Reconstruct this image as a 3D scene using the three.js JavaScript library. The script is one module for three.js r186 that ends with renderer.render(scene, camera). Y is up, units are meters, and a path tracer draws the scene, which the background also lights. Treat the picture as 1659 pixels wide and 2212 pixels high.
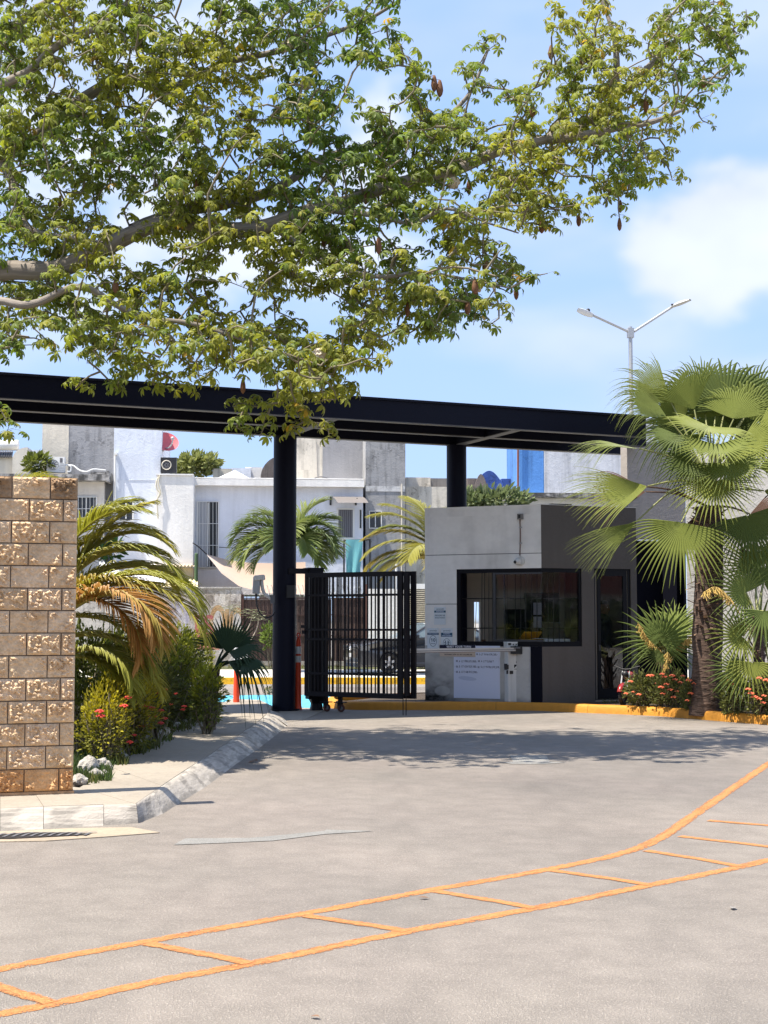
import * as THREE from 'three';
import { mergeGeometries, mergeVertices, toCreasedNormals } from 'three/addons/utils/BufferGeometryUtils.js';
import { RoundedBoxGeometry } from 'three/addons/geometries/RoundedBoxGeometry.js';
import { MarchingCubes } from 'three/addons/objects/MarchingCubes.js';

// ------------------------------------------------------------------ camera, sky, sun, exposure
const W = 1659, H = 2212, FOCAL = 3070, HORIZON = 1340, EYE = 1.55;
const scene = new THREE.Scene();
const PITCH = Math.atan((HORIZON - H / 2) / FOCAL);
const camera = new THREE.PerspectiveCamera(2 * Math.atan(H / 2 / FOCAL) * 180 / Math.PI, W / H, 0.1, 2000);
camera.position.set(0, EYE, 0);
camera.rotation.set(PITCH, 0, 0);
scene.add(camera);
const renderer = new THREE.WebGLRenderer({ antialias: true });
renderer.setSize(768, 1024);
renderer.toneMapping = THREE.LinearToneMapping;
renderer.toneMappingExposure = 1.95;
renderer.shadowMap.enabled = true;

const R = d => d * Math.PI / 180;
const SUN_AZ = R(24), SUN_EL = R(66);
const sunDir = new THREE.Vector3(-Math.cos(SUN_AZ) * Math.cos(SUN_EL), Math.sin(SUN_EL), Math.sin(SUN_AZ) * Math.cos(SUN_EL));
const sun = new THREE.DirectionalLight(new THREE.Color(1, 0.93, 0.82), 5.0);
sun.position.copy(sunDir).multiplyScalar(60).add(new THREE.Vector3(0, 0, -25));
sun.target.position.set(0, 0, -25);
sun.castShadow = true;
Object.assign(sun.shadow.camera, { left: -35, right: 35, top: 35, bottom: -35, near: 1, far: 140 });
sun.shadow.mapSize.set(4096, 4096);
scene.add(sun, sun.target);

// ------------------------------------------------------------------ random numbers and noise
function rng(seed) { let a = seed >>> 0; return () => { a = (a + 0x6D2B79F5) | 0; let t = Math.imul(a ^ (a >>> 15), 1 | a); t = (t + Math.imul(t ^ (t >>> 7), 61 | t)) ^ t; return ((t ^ (t >>> 14)) >>> 0) / 4294967296; }; }
const lerp = (a, b, t) => a + (b - a) * t, clamp = (x, a = 0, b = 1) => Math.min(b, Math.max(a, x));
const sstep = (a, b, x) => { const t = clamp((x - a) / (b - a)); return t * t * (3 - 2 * t); };
function h3(x, y, z) { let n = Math.imul(x, 374761393) + Math.imul(y, 668265263) + Math.imul(z, 2147483647 ^ 0x5bd1e995); n = Math.imul(n ^ (n >>> 13), 1274126177); n ^= n >>> 16; n = Math.imul(n, 0x85ebca6b); n ^= n >>> 13; return (n >>> 0) / 4294967296; }
const md = (a, n) => n ? ((a % n) + n) % n : a;
// value noise; p = period in cells on x and y (0 = does not repeat)
function vn(x, y, z = 0, p = 0) {
  const X = Math.floor(x), Y = Math.floor(y), Z = Math.floor(z);
  let fx = x - X, fy = y - Y, fz = z - Z; fx = fx * fx * (3 - 2 * fx); fy = fy * fy * (3 - 2 * fy); fz = fz * fz * (3 - 2 * fz);
  const x0 = md(X, p), x1 = md(X + 1, p), y0 = md(Y, p), y1 = md(Y + 1, p);
  const a = lerp(lerp(h3(x0, y0, Z), h3(x1, y0, Z), fx), lerp(h3(x0, y1, Z), h3(x1, y1, Z), fx), fy);
  if (fz === 0) return a;
  return lerp(a, lerp(lerp(h3(x0, y0, Z + 1), h3(x1, y0, Z + 1), fx), lerp(h3(x0, y1, Z + 1), h3(x1, y1, Z + 1), fx), fy), fz);
}
function fbm(x, y, z = 0, o = 4, p = 0) { let s = 0, a = 0.5, t = 0; for (let i = 0; i < o; i++) { s += a * vn(x, y, z + i * 17, p); t += a; a *= 0.5; x *= 2; y *= 2; if (p) p *= 2; } return s / t; }

// ------------------------------------------------------------------ sky: air and soft clouds
{
  const SKY = 0.86, w = 2048, h = 1024, d = new Float32Array(w * h * 4);
  const dirOf = (u, v) => { const cx = (u - W / 2) / FOCAL, cy = (H / 2 - v) / FOCAL, c = Math.cos(PITCH), s = Math.sin(PITCH); const q = new THREE.Vector3(cx, cy * c + s, -(c - cy * s)); return q.normalize(); };
  // centres of cloud banks, some in view and others all round the sky
  const banks = [[dirOf(1590, 400), 0.055, 1.1], [dirOf(1480, 490), 0.05, 0.8], [dirOf(1370, 540), 0.05, 0.55], [dirOf(1640, 470), 0.05, 0.8], [dirOf(1540, 620), 0.05, 0.55], [dirOf(1440, 640), 0.04, 0.35], [dirOf(400, 520), 0.10, 0.8], [dirOf(150, 300), 0.12, 0.7], [dirOf(700, 180), 0.10, 0.5], [dirOf(900, 330), 0.12, 0.4], [dirOf(1120, 60), 0.08, 0.15], [dirOf(1300, 640), 0.05, 0.12]];
  const r = rng(77);
  for (let i = 0; i < 55; i++) { const az = r() * 6.283, el = 0.1 + r() * 0.8; if (Math.abs(Math.atan2(Math.sin(az + 1.5708), Math.cos(az + 1.5708))) < 0.4 && el < 0.6) continue; banks.push([new THREE.Vector3(Math.cos(az) * Math.cos(el), Math.sin(el), Math.sin(az) * Math.cos(el)), 0.08 + r() * 0.12, 0.3 + r() * 0.5]); }
  const q = new THREE.Vector3();
  for (let j = 0; j < h; j++) {
    const el = ((j + 0.5) / h - 0.5) * Math.PI, sy = Math.sin(el), cy = Math.cos(el);
    for (let i = 0; i < w; i++) {
      const az = ((i + 0.5) / w - 0.5) * 2 * Math.PI; q.set(Math.cos(az) * cy, sy, Math.sin(az) * cy);
      const k = (j * w + i) * 4;
      if (sy < 0) { d[k] = 0.26; d[k + 1] = 0.27; d[k + 2] = 0.28; d[k + 3] = 1; continue; }
      const t = Math.pow(sy, 0.42);
      let cr = lerp(0.43, 0.18, t), cg = lerp(0.58, 0.31, t), cb = lerp(0.79, 0.65, t);
      let den = 0;
      for (const [c, s, a] of banks) { const o = q.dot(c); if (o > 0.9) { const e = (1 - o) * 2 / (s * s); if (e < 9) den += a * Math.exp(-e); } }
      const n = fbm(q.x * 13 + 40, q.y * 24 + 40, q.z * 13 + 40, 6), n2 = fbm(q.x * 4 + 9, q.y * 13 + 9, q.z * 4 + 9, 5);
      const cum = sstep(0.30, 0.95, den * 0.5 + (n - 0.5) * 2.9 * Math.min(1, 0.3 + den * 1.1));
      const wisp = 0.5 * sstep(0.38, 0.76, n2);
      const c = clamp(cum * 0.78 + wisp * (1 - cum));
      const shade = 0.70 + 0.46 * n;
      cr = lerp(cr, 0.62 * shade, c); cg = lerp(cg, 0.645 * shade, c); cb = lerp(cb, 0.71 * shade, c);
      const gl = Math.max(0, q.dot(sunDir)); const g = 0.5 * Math.pow(gl, 24);
      d[k] = (cr + g) * SKY; d[k + 1] = (cg + g) * SKY; d[k + 2] = (cb + g) * SKY; d[k + 3] = 1;
    }
  }
  const t = new THREE.DataTexture(d, w, h, THREE.RGBAFormat, THREE.FloatType);
  t.mapping = THREE.EquirectangularReflectionMapping; t.magFilter = THREE.LinearFilter; t.needsUpdate = true;
  scene.background = t; scene.environment = t;
}


// ------------------------------------------------------------------ points from the photograph
// P: the point that lies Z metres ahead behind pixel (u, v); G: where the level h lies behind it
function ray(u, v) { const cx = (u - W / 2) / FOCAL, cy = (H / 2 - v) / FOCAL, c = Math.cos(PITCH), s = Math.sin(PITCH), f = c - cy * s; return [cx / f, (cy * c + s) / f]; }
const P = (u, v, Z) => { const [a, b] = ray(u, v); return new THREE.Vector3(a * Z, EYE + b * Z, -Z); };
const G = (u, v, h = 0) => { const [a, b] = ray(u, v); const Z = (h - EYE) / b; return new THREE.Vector3(a * Z, h, -Z); };
// a vertical plane turned about y: x runs along it, z towards the camera
class Frame {
  constructor(o, deg) { this.o = new THREE.Vector3(o.x, 0, o.z); this.a = R(deg); this.c = Math.cos(this.a); this.s = Math.sin(this.a); this.m = new THREE.Matrix4().makeRotationY(this.a).setPosition(this.o); }
  hit(u, v, z = 0) {
    const [a, b] = ray(u, v);                      // world point (aZ, EYE + bZ, -Z); local x = c*X - s*Zw, local z = s*X + c*Zw
    const Z = (-z - this.o.z * this.c - this.o.x * this.s) / (this.c - this.s * a);
    const X = a * Z - this.o.x, Zw = -Z - this.o.z;
    return [this.c * X - this.s * Zw, EYE + b * Z];
  }
  at(x, y, z = 0) { return new THREE.Vector3(x, y, z).applyMatrix4(this.m); }
  px(u, v, z = 0) { const [x, y] = this.hit(u, v, z); return this.at(x, y, z); }
  box(x0, x1, y0, y1, z0, z1) { return bx(x0, x1, y0, y1, z0, z1).applyMatrix4(this.m); }
  pbox(u0, v0, u1, v1, z0, z1) { const zf = Math.max(z0, z1), [xa, ya] = this.hit(u0, v0, zf), [xb, yb] = this.hit(u1, v1, zf); return this.box(xa, xb, yb, ya, z0, z1); }   // its front face fills that rectangle of pixels
  pbar(u0, v0, u1, v1, z, r, n = 8) { return tube([this.px(u0, v0, z), this.px(u1, v1, z)], r, n); }
}

// ------------------------------------------------------------------ geometry helpers
function bx(x0, x1, y0, y1, z0, z1) { const g = new THREE.BoxGeometry(Math.abs(x1 - x0), Math.abs(y1 - y0), Math.abs(z1 - z0)); g.translate((x0 + x1) / 2, (y0 + y1) / 2, (z0 + z1) / 2); return g; }
function rbx(x0, x1, y0, y1, z0, z1, r = 0.01, seg = 2) { const g = new RoundedBoxGeometry(Math.abs(x1 - x0), Math.abs(y1 - y0), Math.abs(z1 - z0), seg, r); g.translate((x0 + x1) / 2, (y0 + y1) / 2, (z0 + z1) / 2); return g; }
function tube(pts, r, n = 8, seg) {
  const c = pts.length === 2 ? new THREE.LineCurve3(pts[0], pts[1]) : new THREE.CatmullRomCurve3(pts);
  seg = seg || (pts.length === 2 ? 1 : pts.length * 4);
  if (typeof r === 'number') { const g = new THREE.TubeGeometry(c, seg, r, n); const caps = [0, 1].map(e => { const p = c.getPointAt(e), d = c.getTangentAt(e); const k = new THREE.CircleGeometry(r, n); k.lookAt(e ? d : d.clone().negate()); k.translate(p.x, p.y, p.z); return k; }); return merge([g, ...caps]); }
  // r = function of 0..1
  const g = new THREE.TubeGeometry(c, seg, 1, n), p = g.attributes.position;
  for (let i = 0; i <= seg; i++) { const o = c.getPointAt(i / seg), k = r(i / seg); for (let j = 0; j <= n; j++) { const q = i * (n + 1) + j; p.setXYZ(q, o.x + (p.getX(q) - o.x) * k, o.y + (p.getY(q) - o.y) * k, o.z + (p.getZ(q) - o.z) * k); } }
  return g;
}
function merge(list) {
  const out = list.flat(Infinity).map(g => { const k = g.index ? g.toNonIndexed() : g.clone(); for (const a of Object.keys(k.attributes)) if (!['position', 'normal', 'uv', 'color'].includes(a)) k.deleteAttribute(a); if (!k.attributes.uv) k.setAttribute('uv', new THREE.BufferAttribute(new Float32Array(k.attributes.position.count * 2), 2)); k.morphAttributes = {}; k.groups = []; return k; });
  const col = out.some(g => g.attributes.color);
  if (col) for (const g of out) if (!g.attributes.color) g.setAttribute('color', new THREE.BufferAttribute(new Float32Array(g.attributes.position.count * 3).fill(1), 3));
  return out.length === 1 ? out[0] : mergeGeometries(out);
}
// uv in metres, by the main direction of each face; along = turn of the plan about y
function uvm(g, turn = 0) {
  if (g.index) g = g.toNonIndexed();
  const p = g.attributes.position, u = new Float32Array(p.count * 2), a = new THREE.Vector3(), b = new THREE.Vector3(), c = new THREE.Vector3(), n = new THREE.Vector3();
  const cs = Math.cos(turn), sn = Math.sin(turn);
  for (let i = 0; i < p.count; i += 3) {
    a.fromBufferAttribute(p, i); b.fromBufferAttribute(p, i + 1); c.fromBufferAttribute(p, i + 2);
    n.crossVectors(b.clone().sub(a), c.clone().sub(a)).normalize();
    const nx = cs * n.x - sn * n.z, nz = sn * n.x + cs * n.z, ax = Math.abs(nx), ay = Math.abs(n.y), az = Math.abs(nz);
    [a, b, c].forEach((q, k) => { const lx = cs * q.x - sn * q.z, lz = sn * q.x + cs * q.z; const o = (i + k) * 2; if (ay > ax && ay > az) { u[o] = lx; u[o + 1] = lz; } else if (ax > az) { u[o] = lz; u[o + 1] = q.y; } else { u[o] = lx; u[o + 1] = q.y; } });
  }
  g.setAttribute('uv', new THREE.BufferAttribute(u, 2)); return g;
}
function quadStrip(rows, uvs) {          // rows[i][j]: points; a smooth sheet
  const nr = rows.length, nc = rows[0].length, p = [], uv = [], idx = [];
  for (let i = 0; i < nr; i++) for (let j = 0; j < nc; j++) { const q = rows[i][j]; p.push(q.x, q.y, q.z); if (uvs) uv.push(...uvs(i, j, q)); else uv.push(q.x, q.z); }
  for (let i = 0; i < nr - 1; i++) for (let j = 0; j < nc - 1; j++) { const a = i * nc + j, b = a + 1, c = a + nc, e = c + 1; idx.push(a, b, c, b, e, c); }
  const g = new THREE.BufferGeometry(); g.setAttribute('position', new THREE.Float32BufferAttribute(p, 3)); g.setAttribute('uv', new THREE.Float32BufferAttribute(uv, 2)); g.setIndex(idx); g.computeVertexNormals(); return g;
}
function slab(pts, y0, y1) {             // a level polygon (points x, z) between two heights
  const s = new THREE.Shape(pts.map(p => new THREE.Vector2(p.x, -p.z)));
  const g = new THREE.ExtrudeGeometry(s, { depth: y1 - y0, bevelEnabled: false }); g.rotateX(-Math.PI / 2); g.translate(0, y0, 0); return uvm(g);
}
function sheet(pts, y) { const s = new THREE.Shape(pts.map(p => new THREE.Vector2(p.x, -p.z))); const g = new THREE.ShapeGeometry(s, 16); g.rotateX(-Math.PI / 2); g.translate(0, y, 0); return uvm(g); }

// ------------------------------------------------------------------ objects
const used = {};
const numbered = n => { const k = used[n] = (used[n] || 0) + 1; return k === 1 ? n : `${n}_${String(k - 1).padStart(3, '0')}`; };
function thing(name, label, category, at = new THREE.Vector3(), group) { const o = new THREE.Group(); o.name = numbered(name); o.position.copy(at); o.userData = { label, category }; if (group) o.userData.group = group; scene.add(o); return o; }
function origin(o) { const v = new THREE.Vector3(); for (let q = o; q && q !== scene; q = q.parent) v.add(q.position); return v; }
function part(name, geos, m, parent) {    // world-space shapes become a part of that thing
  const g = merge([geos]); const o = origin(parent); g.translate(-o.x, -o.y, -o.z);
  const k = new THREE.Mesh(g, m); k.name = name; k.castShadow = k.receiveShadow = true; parent.add(k); return k;
}
function single(name, label, category, geos, m, group) {  // a thing of one mesh
  const g = merge([geos]); g.computeBoundingBox(); const c = g.boundingBox.getCenter(new THREE.Vector3()); c.y = g.boundingBox.min.y; g.translate(-c.x, -c.y, -c.z);
  const k = new THREE.Mesh(g, m); k.name = numbered(name); k.position.copy(c); k.castShadow = k.receiveShadow = true; k.userData = { label, category }; if (group) k.userData.group = group; scene.add(k); return k;
}
function struct(name, geos, m, label, category) { const k = new THREE.Mesh(merge([geos]), m); k.name = numbered(name); k.castShadow = k.receiveShadow = true; k.userData = { kind: 'structure', label, category }; scene.add(k); return k; }
// ------------------------------------------------------------------ textures (computed) and materials
function tex(w, h, fn, srgb = false, metres = 1, metresY) {
  const d = new Uint8Array(w * h * 4);
  for (let j = 0; j < h; j++) for (let i = 0; i < w; i++) { const c = fn(i / w, j / h, i, j), k = (j * w + i) * 4; if (typeof c === 'number') d[k] = d[k + 1] = d[k + 2] = clamp(c) * 255; else { d[k] = clamp(c[0]) * 255; d[k + 1] = clamp(c[1]) * 255; d[k + 2] = clamp(c[2]) * 255; } d[k + 3] = 255; }
  const t = new THREE.DataTexture(d, w, h, THREE.RGBAFormat); t.wrapS = t.wrapT = THREE.RepeatWrapping; t.magFilter = THREE.LinearFilter; t.minFilter = THREE.LinearMipmapLinearFilter; t.generateMipmaps = true;
  if (srgb) t.colorSpace = THREE.SRGBColorSpace; t.repeat.set(1 / metres, 1 / (metresY || metres)); t.needsUpdate = true; return t;
}
const rep = (t, mx, my) => { const c = t.clone(); c.repeat.set(1 / mx, 1 / (my || mx)); c.needsUpdate = true; return c; };
const T = {};
// asphalt: fine pale aggregate in a dark binder, and worn patches
{
  const r = rng(5), N = 1024, f = new Float32Array(N * N).fill(0.0), hgt = new Float32Array(N * N);
  for (let k = 0; k < 52000; k++) { const x = r() * N, y = r() * N, s = 1.1 + r() * r() * 3.2, v = r(); for (let j = -4; j <= 4; j++) for (let i = -4; i <= 4; i++) { const e = 1 - Math.hypot(i, j) / s; if (e > 0) { const q = md(Math.floor(y) + j, N) * N + md(Math.floor(x) + i, N); f[q] = lerp(f[q], v, 0.8); hgt[q] = Math.max(hgt[q], Math.sqrt(e) * (0.5 + 0.5 * v)); } } }
  T.asphalt = tex(N, N, (u, v, i, j) => { const n = fbm(u * 8, v * 8, 1, 4, 8), b = f[j * N + i]; const g = 0.62 + 0.22 * (b - 0.4) + 0.16 * (n - 0.5) + (b > 0.92 ? 0.14 : 0) - (b < 0.07 ? 0.12 : 0); return [g * 1.02, g * 1.0, g * 0.97]; }, false, 1.25);
  T.asphaltBump = tex(N, N, (u, v, i, j) => hgt[j * N + i], false, 1.25);
}
T.fine = tex(512, 512, (u, v) => fbm(u * 64, v * 64, 3, 3, 64), false, 1);
T.stucco = tex(512, 512, (u, v) => 0.6 * fbm(u * 12, v * 12, 2, 5, 12) + 0.4 * Math.pow(fbm(u * 48, v * 48, 8, 2, 48), 1.5), false, 1.6);
// paint or render with faint cloudiness and soft vertical runs
T.wall = tex(1024, 1024, (u, v) => { const c = fbm(u * 5, v * 5, 1, 5, 5), s = fbm(u * 40, v * 3, 6, 3, 0 || 40), f = vn(u * 256, v * 256, 3, 256); return 0.86 + 0.22 * (c - 0.5) + 0.14 * (s - 0.5) + 0.05 * (f - 0.5); }, false, 4);
// black mould and rain streaks on bare render
T.mould = tex(1024, 1024, (u, v) => { const c = fbm(u * 4, v * 4, 11, 6, 4), s = fbm(u * 28, v * 2, 16, 4, 28), sp = fbm(u * 60, v * 60, 4, 3, 60); const m = sstep(0.42, 0.72, c * 0.45 + s * 0.55) * 0.38; const dots = sstep(0.6, 0.74, sp) * sstep(0.46, 0.62, c) * 0.28; return 0.92 - m - dots + 0.12 * (s - 0.5) + 0.12 * (sp - 0.5); }, false, 3.2);
T.smear = tex(1024, 1024, (u, v) => { const c = fbm(u * 4, v * 4, 41, 6, 4), s = fbm(u * 22, v * 2, 46, 4, 22), sp = fbm(u * 70, v * 70, 4, 3, 70); return 0.9 - 0.2 * sstep(0.45, 0.75, c * 0.6 + s * 0.4) - 0.16 * sstep(0.55, 0.75, c) * sp + 0.08 * (s - 0.5) + 0.08 * (sp - 0.5); }, false, 3.2);
T.soot = tex(1024, 512, (u, v) => { const s = fbm(u * 30, v * 2, 3, 4, 30), c = fbm(u * 8, v * 8, 9, 5, 8); return 0.12 + 0.8 * sstep(0.35, 0.8, s * 0.5 + c * 0.5); }, false, 3, 1);
T.concrete = tex(1024, 1024, (u, v) => { const c = fbm(u * 4, v * 4, 31, 6, 4), p = vn(u * 200, v * 200, 2, 200), g = fbm(u * 50, v * 50, 6, 3, 50); return [0.8 + 0.3 * (c - 0.5) + 0.12 * (p - 0.5) + 0.16 * (g - 0.5), 0.785 + 0.3 * (c - 0.5) + 0.12 * (p - 0.5) + 0.16 * (g - 0.5), 0.75 + 0.28 * (c - 0.5) + 0.12 * (p - 0.5) + 0.14 * (g - 0.5)]; }, false, 2.4);
T.peel = tex(1024, 512, (u, v) => { const c = fbm(u * 12, v * 6, 21, 5, 0), k = sstep(0.42, 0.5, c + 0.12 * (fbm(u * 60, v * 30, 4, 3) - 0.5)); return lerp(0.55, 0.98, k); }, false, 3.2, 1.6);
T.bark = tex(512, 512, (u, v) => { const a = fbm(u * 10, v * 30, 3, 4, 0), b = fbm(u * 50, v * 14, 7, 3); return 0.7 + 0.5 * (a - 0.5) + 0.3 * (b - 0.5); }, false, 0.8);
T.fibre = tex(512, 512, (u, v) => 0.55 + 0.9 * (fbm(u * 70, v * 9, 3, 4) - 0.5) + 0.5 * (fbm(u * 10, v * 10, 5, 3) - 0.5), false, 0.5);
T.worn = tex(1024, 128, (u, v) => { const e = Math.min(v, 1 - v) * 2, n = 0.6 * fbm(u * 60, v * 8, 2, 4) + 0.4 * fbm(u * 9, v * 2, 5, 3), f = vn(u * 420, v * 40, 8); return e * 0.9 + (n - 0.5) * 1.5 + (f - 0.5) * 0.7 + 0.33 > 0.45 ? 1 : 0; }, false, 2.4, 1);
T.grime = tex(512, 512, (u, v) => { const c = fbm(u * 6, v * 6, 51, 5, 6), s = fbm(u * 8, v * 30, 56, 4, 8), f = fbm(u * 60, v * 60, 3, 2, 60); return 0.82 - 0.3 * sstep(0.45, 0.7, c) + 0.25 * sstep(0.52, 0.7, s) + 0.16 * (f - 0.5); }, false, 1.5);
T.block = tex(512, 512, (u, v) => { const a = fbm(u * 30, v * 30, 3, 4, 30), b = fbm(u * 6, v * 6, 9, 3, 6); return [0.82 + 0.4 * (a - 0.5) + 0.3 * (b - 0.5), 0.8 + 0.4 * (a - 0.5) + 0.34 * (b - 0.5), 0.78 + 0.4 * (a - 0.5) + 0.4 * (b - 0.5)]; }, false, 0.5);
T.blockBump = tex(512, 512, (u, v) => { const a = fbm(u * 16, v * 16, 3, 5, 16); return Math.pow(a, 1.3); }, false, 0.5);
T.paintwear = tex(1024, 512, (u, v) => { const n = 0.6 * fbm(u * 60, v * 30, 2, 4) + 0.4 * fbm(u * 8, v * 4, 4, 3); return lerp(0.62, 1, sstep(0.3, 0.52, n)) + 0.1 * (vn(u * 300, v * 150) - 0.5); }, false, 2, 1);
T.blotch = tex(512, 512, (u, v) => 0.85 + 0.5 * (fbm(u * 6, v * 6, 12, 5, 6) - 0.5), false, 1.2);

const C = (r, g, b) => new THREE.Color().setRGB(r, g, b);
const mat = (r, g, b, o = {}) => new THREE.MeshStandardMaterial({ color: C(r, g, b), roughness: 0.85, side: THREE.DoubleSide, ...o });
const phy = (r, g, b, o = {}) => new THREE.MeshPhysicalMaterial({ color: C(r, g, b), roughness: 0.9, side: THREE.DoubleSide, ...o });
const leafMat = (r, g, b, tr = 0.4, o = {}) => phy(r, g, b, { transmission: tr, thickness: 0, roughness: 0.95, clearcoat: 0.06, clearcoatRoughness: 0.42, specularIntensity: 0.5, ...o });
const wallMat = (r, g, b, o = {}) => mat(r, g, b, { map: T.wall, bumpMap: T.stucco, bumpScale: 0.009, roughness: 0.92, ...o });
const M = {
  asphalt: mat(0.508, 0.450, 0.394, { map: T.asphalt, bumpMap: T.asphaltBump, bumpScale: 0.007, roughness: 0.95, vertexColors: true }),
  farRoad: mat(0.4, 0.38, 0.36, { map: T.asphalt, roughness: 0.95 }),
  orange: mat(0.70, 0.275, 0.085, { map: rep(T.paintwear, 2, 1), alphaMap: T.worn, alphaTest: 0.5, bumpMap: rep(T.asphaltBump, 2.6), bumpScale: 0.005, roughness: 0.85 }),
  oldWhite: mat(0.5, 0.49, 0.46, { map: T.asphalt, bumpMap: T.asphaltBump, bumpScale: 0.006, roughness: 0.9 }),
  concrete: mat(0.37, 0.325, 0.268, { map: T.concrete, bumpMap: rep(T.stucco, 0.8), bumpScale: 0.006 }),
  kerbWhite: mat(0.43, 0.385, 0.325, { map: rep(T.grime, 1.5, 1.1), bumpMap: rep(T.stucco, 0.6), bumpScale: 0.006 }),
  tanConcrete: mat(0.43, 0.355, 0.265, { map: T.concrete, bumpMap: rep(T.stucco, 0.8), bumpScale: 0.006 }),
  yellow: mat(0.66, 0.28, 0.025, { map: rep(T.wall, 1.6, 0.9), bumpMap: rep(T.stucco, 0.5), bumpScale: 0.006, roughness: 0.7 }),
  yellowFar: mat(0.85, 0.48, 0.02, { map: rep(T.paintwear, 2.6, 1), roughness: 0.7 }),
  bluePaint: mat(0.10, 0.47, 0.66, { map: rep(T.paintwear, 2.4, 2.4), roughness: 0.75 }),
  soil: mat(0.10, 0.07, 0.045, { map: rep(T.blotch, 0.9), bumpMap: rep(T.fine, 0.5), bumpScale: 0.03 }),
  grassBase: mat(0.09, 0.10, 0.04, { map: rep(T.blotch, 0.9) }),
  navy: phy(0.004, 0.0045, 0.013, { roughness: 0.5, specularIntensity: 0.3, bumpMap: rep(T.fine, 0.7), bumpScale: 0.0015 }),
  navyMatt: phy(0.0035, 0.004, 0.010, { roughness: 0.7, specularIntensity: 0.25 }),
  deck: phy(0.004, 0.004, 0.008, { roughness: 0.8, specularIntensity: 0.25 }),
  bounceEdge: mat(0.06, 0.055, 0.055, { roughness: 0.5 }),  // paler than the navy: ground bounce on the flange undersides, put into colour
  gate: phy(0.009, 0.0075, 0.010, { roughness: 0.5, specularIntensity: 0.35, bumpMap: rep(T.fine, 0.4), bumpScale: 0.001 }),
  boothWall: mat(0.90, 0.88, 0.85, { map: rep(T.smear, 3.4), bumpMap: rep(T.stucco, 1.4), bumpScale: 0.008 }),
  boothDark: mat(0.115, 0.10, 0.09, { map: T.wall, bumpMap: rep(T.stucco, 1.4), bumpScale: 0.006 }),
  boothIn: mat(0.62, 0.58, 0.52, { map: T.wall }),
  pylon: mat(0.44, 0.40, 0.37, { map: T.wall, bumpMap: rep(T.stucco, 1.4), bumpScale: 0.006 }),
  whiteWall: mat(0.58, 0.56, 0.53, { map: T.wall, bumpMap: rep(T.stucco, 1.4), bumpScale: 0.008 }),
  groove: mat(0.10, 0.10, 0.10),
  frameBlack: phy(0.005, 0.005, 0.008, { roughness: 0.5, specularIntensity: 0.35 }),
  frameAlu: mat(0.06, 0.06, 0.065, { roughness: 0.4, metalness: 0.4 }),
  glass: phy(0.93, 0.95, 0.96, { transmission: 1, thickness: 0, roughness: 0.02, ior: 1.5 }),
  tinted: phy(0.86, 0.87, 0.88, { transmission: 1, thickness: 0, roughness: 0.02, ior: 1.5 }),
  white: mat(0.74, 0.74, 0.72, { roughness: 0.55 }),
  whiteDirty: mat(0.72, 0.71, 0.68, { roughness: 0.55, map: rep(T.wall, 1.2) }),
  alu: mat(0.5, 0.48, 0.45, { roughness: 0.45, metalness: 0.3 }),
  black: mat(0.012, 0.012, 0.014, { roughness: 0.5 }),
  rubber: mat(0.018, 0.018, 0.019, { roughness: 0.85 }),
  orangePlastic: mat(0.82, 0.075, 0.022, { roughness: 0.45 }),
  reflective: mat(0.75, 0.76, 0.77, { roughness: 0.4 }),
  grey: mat(0.38, 0.39, 0.40, { roughness: 0.55, metalness: 0.2 }),
  greyDark: mat(0.12, 0.12, 0.13, { roughness: 0.6 }),
  galv: mat(0.42, 0.43, 0.44, { roughness: 0.5, metalness: 0.35 }),
  limestone: mat(0.62, 0.57, 0.5, { map: rep(T.blotch, 0.5), bumpMap: rep(T.stucco, 0.35), bumpScale: 0.012 }),
  bark: mat(0.34, 0.29, 0.24, { map: T.bark, bumpMap: T.bark, bumpScale: 0.012, roughness: 0.9 }),
  twig: mat(0.2, 0.17, 0.115, { roughness: 0.9 }),
  pod: mat(0.24, 0.105, 0.045, { roughness: 0.8, map: rep(T.bark, 0.3) }),
  fluff: mat(0.6, 0.5, 0.38, { roughness: 1 }),
  palmTrunk: mat(0.15, 0.095, 0.07, { map: T.fibre, bumpMap: T.fibre, bumpScale: 0.02, roughness: 0.95 }),
  palmTrunkGrey: mat(0.26, 0.215, 0.17, { map: T.fibre, bumpMap: T.fibre, bumpScale: 0.015, roughness: 0.95 }),
  bootFibre: mat(0.17, 0.095, 0.06, { map: T.fibre, roughness: 0.95 }),
  petiole: mat(0.24, 0.25, 0.09, { roughness: 0.6 }),
};
// faces drawn flat (print): canvas textures
function canvasTex(w, h, draw) { const c = document.createElement('canvas'); c.width = w; c.height = h; const g = c.getContext('2d'); draw(g, w, h); const t = new THREE.CanvasTexture(c); t.colorSpace = THREE.SRGBColorSpace; t.magFilter = THREE.LinearFilter; t.needsUpdate = true; return t; }

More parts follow.
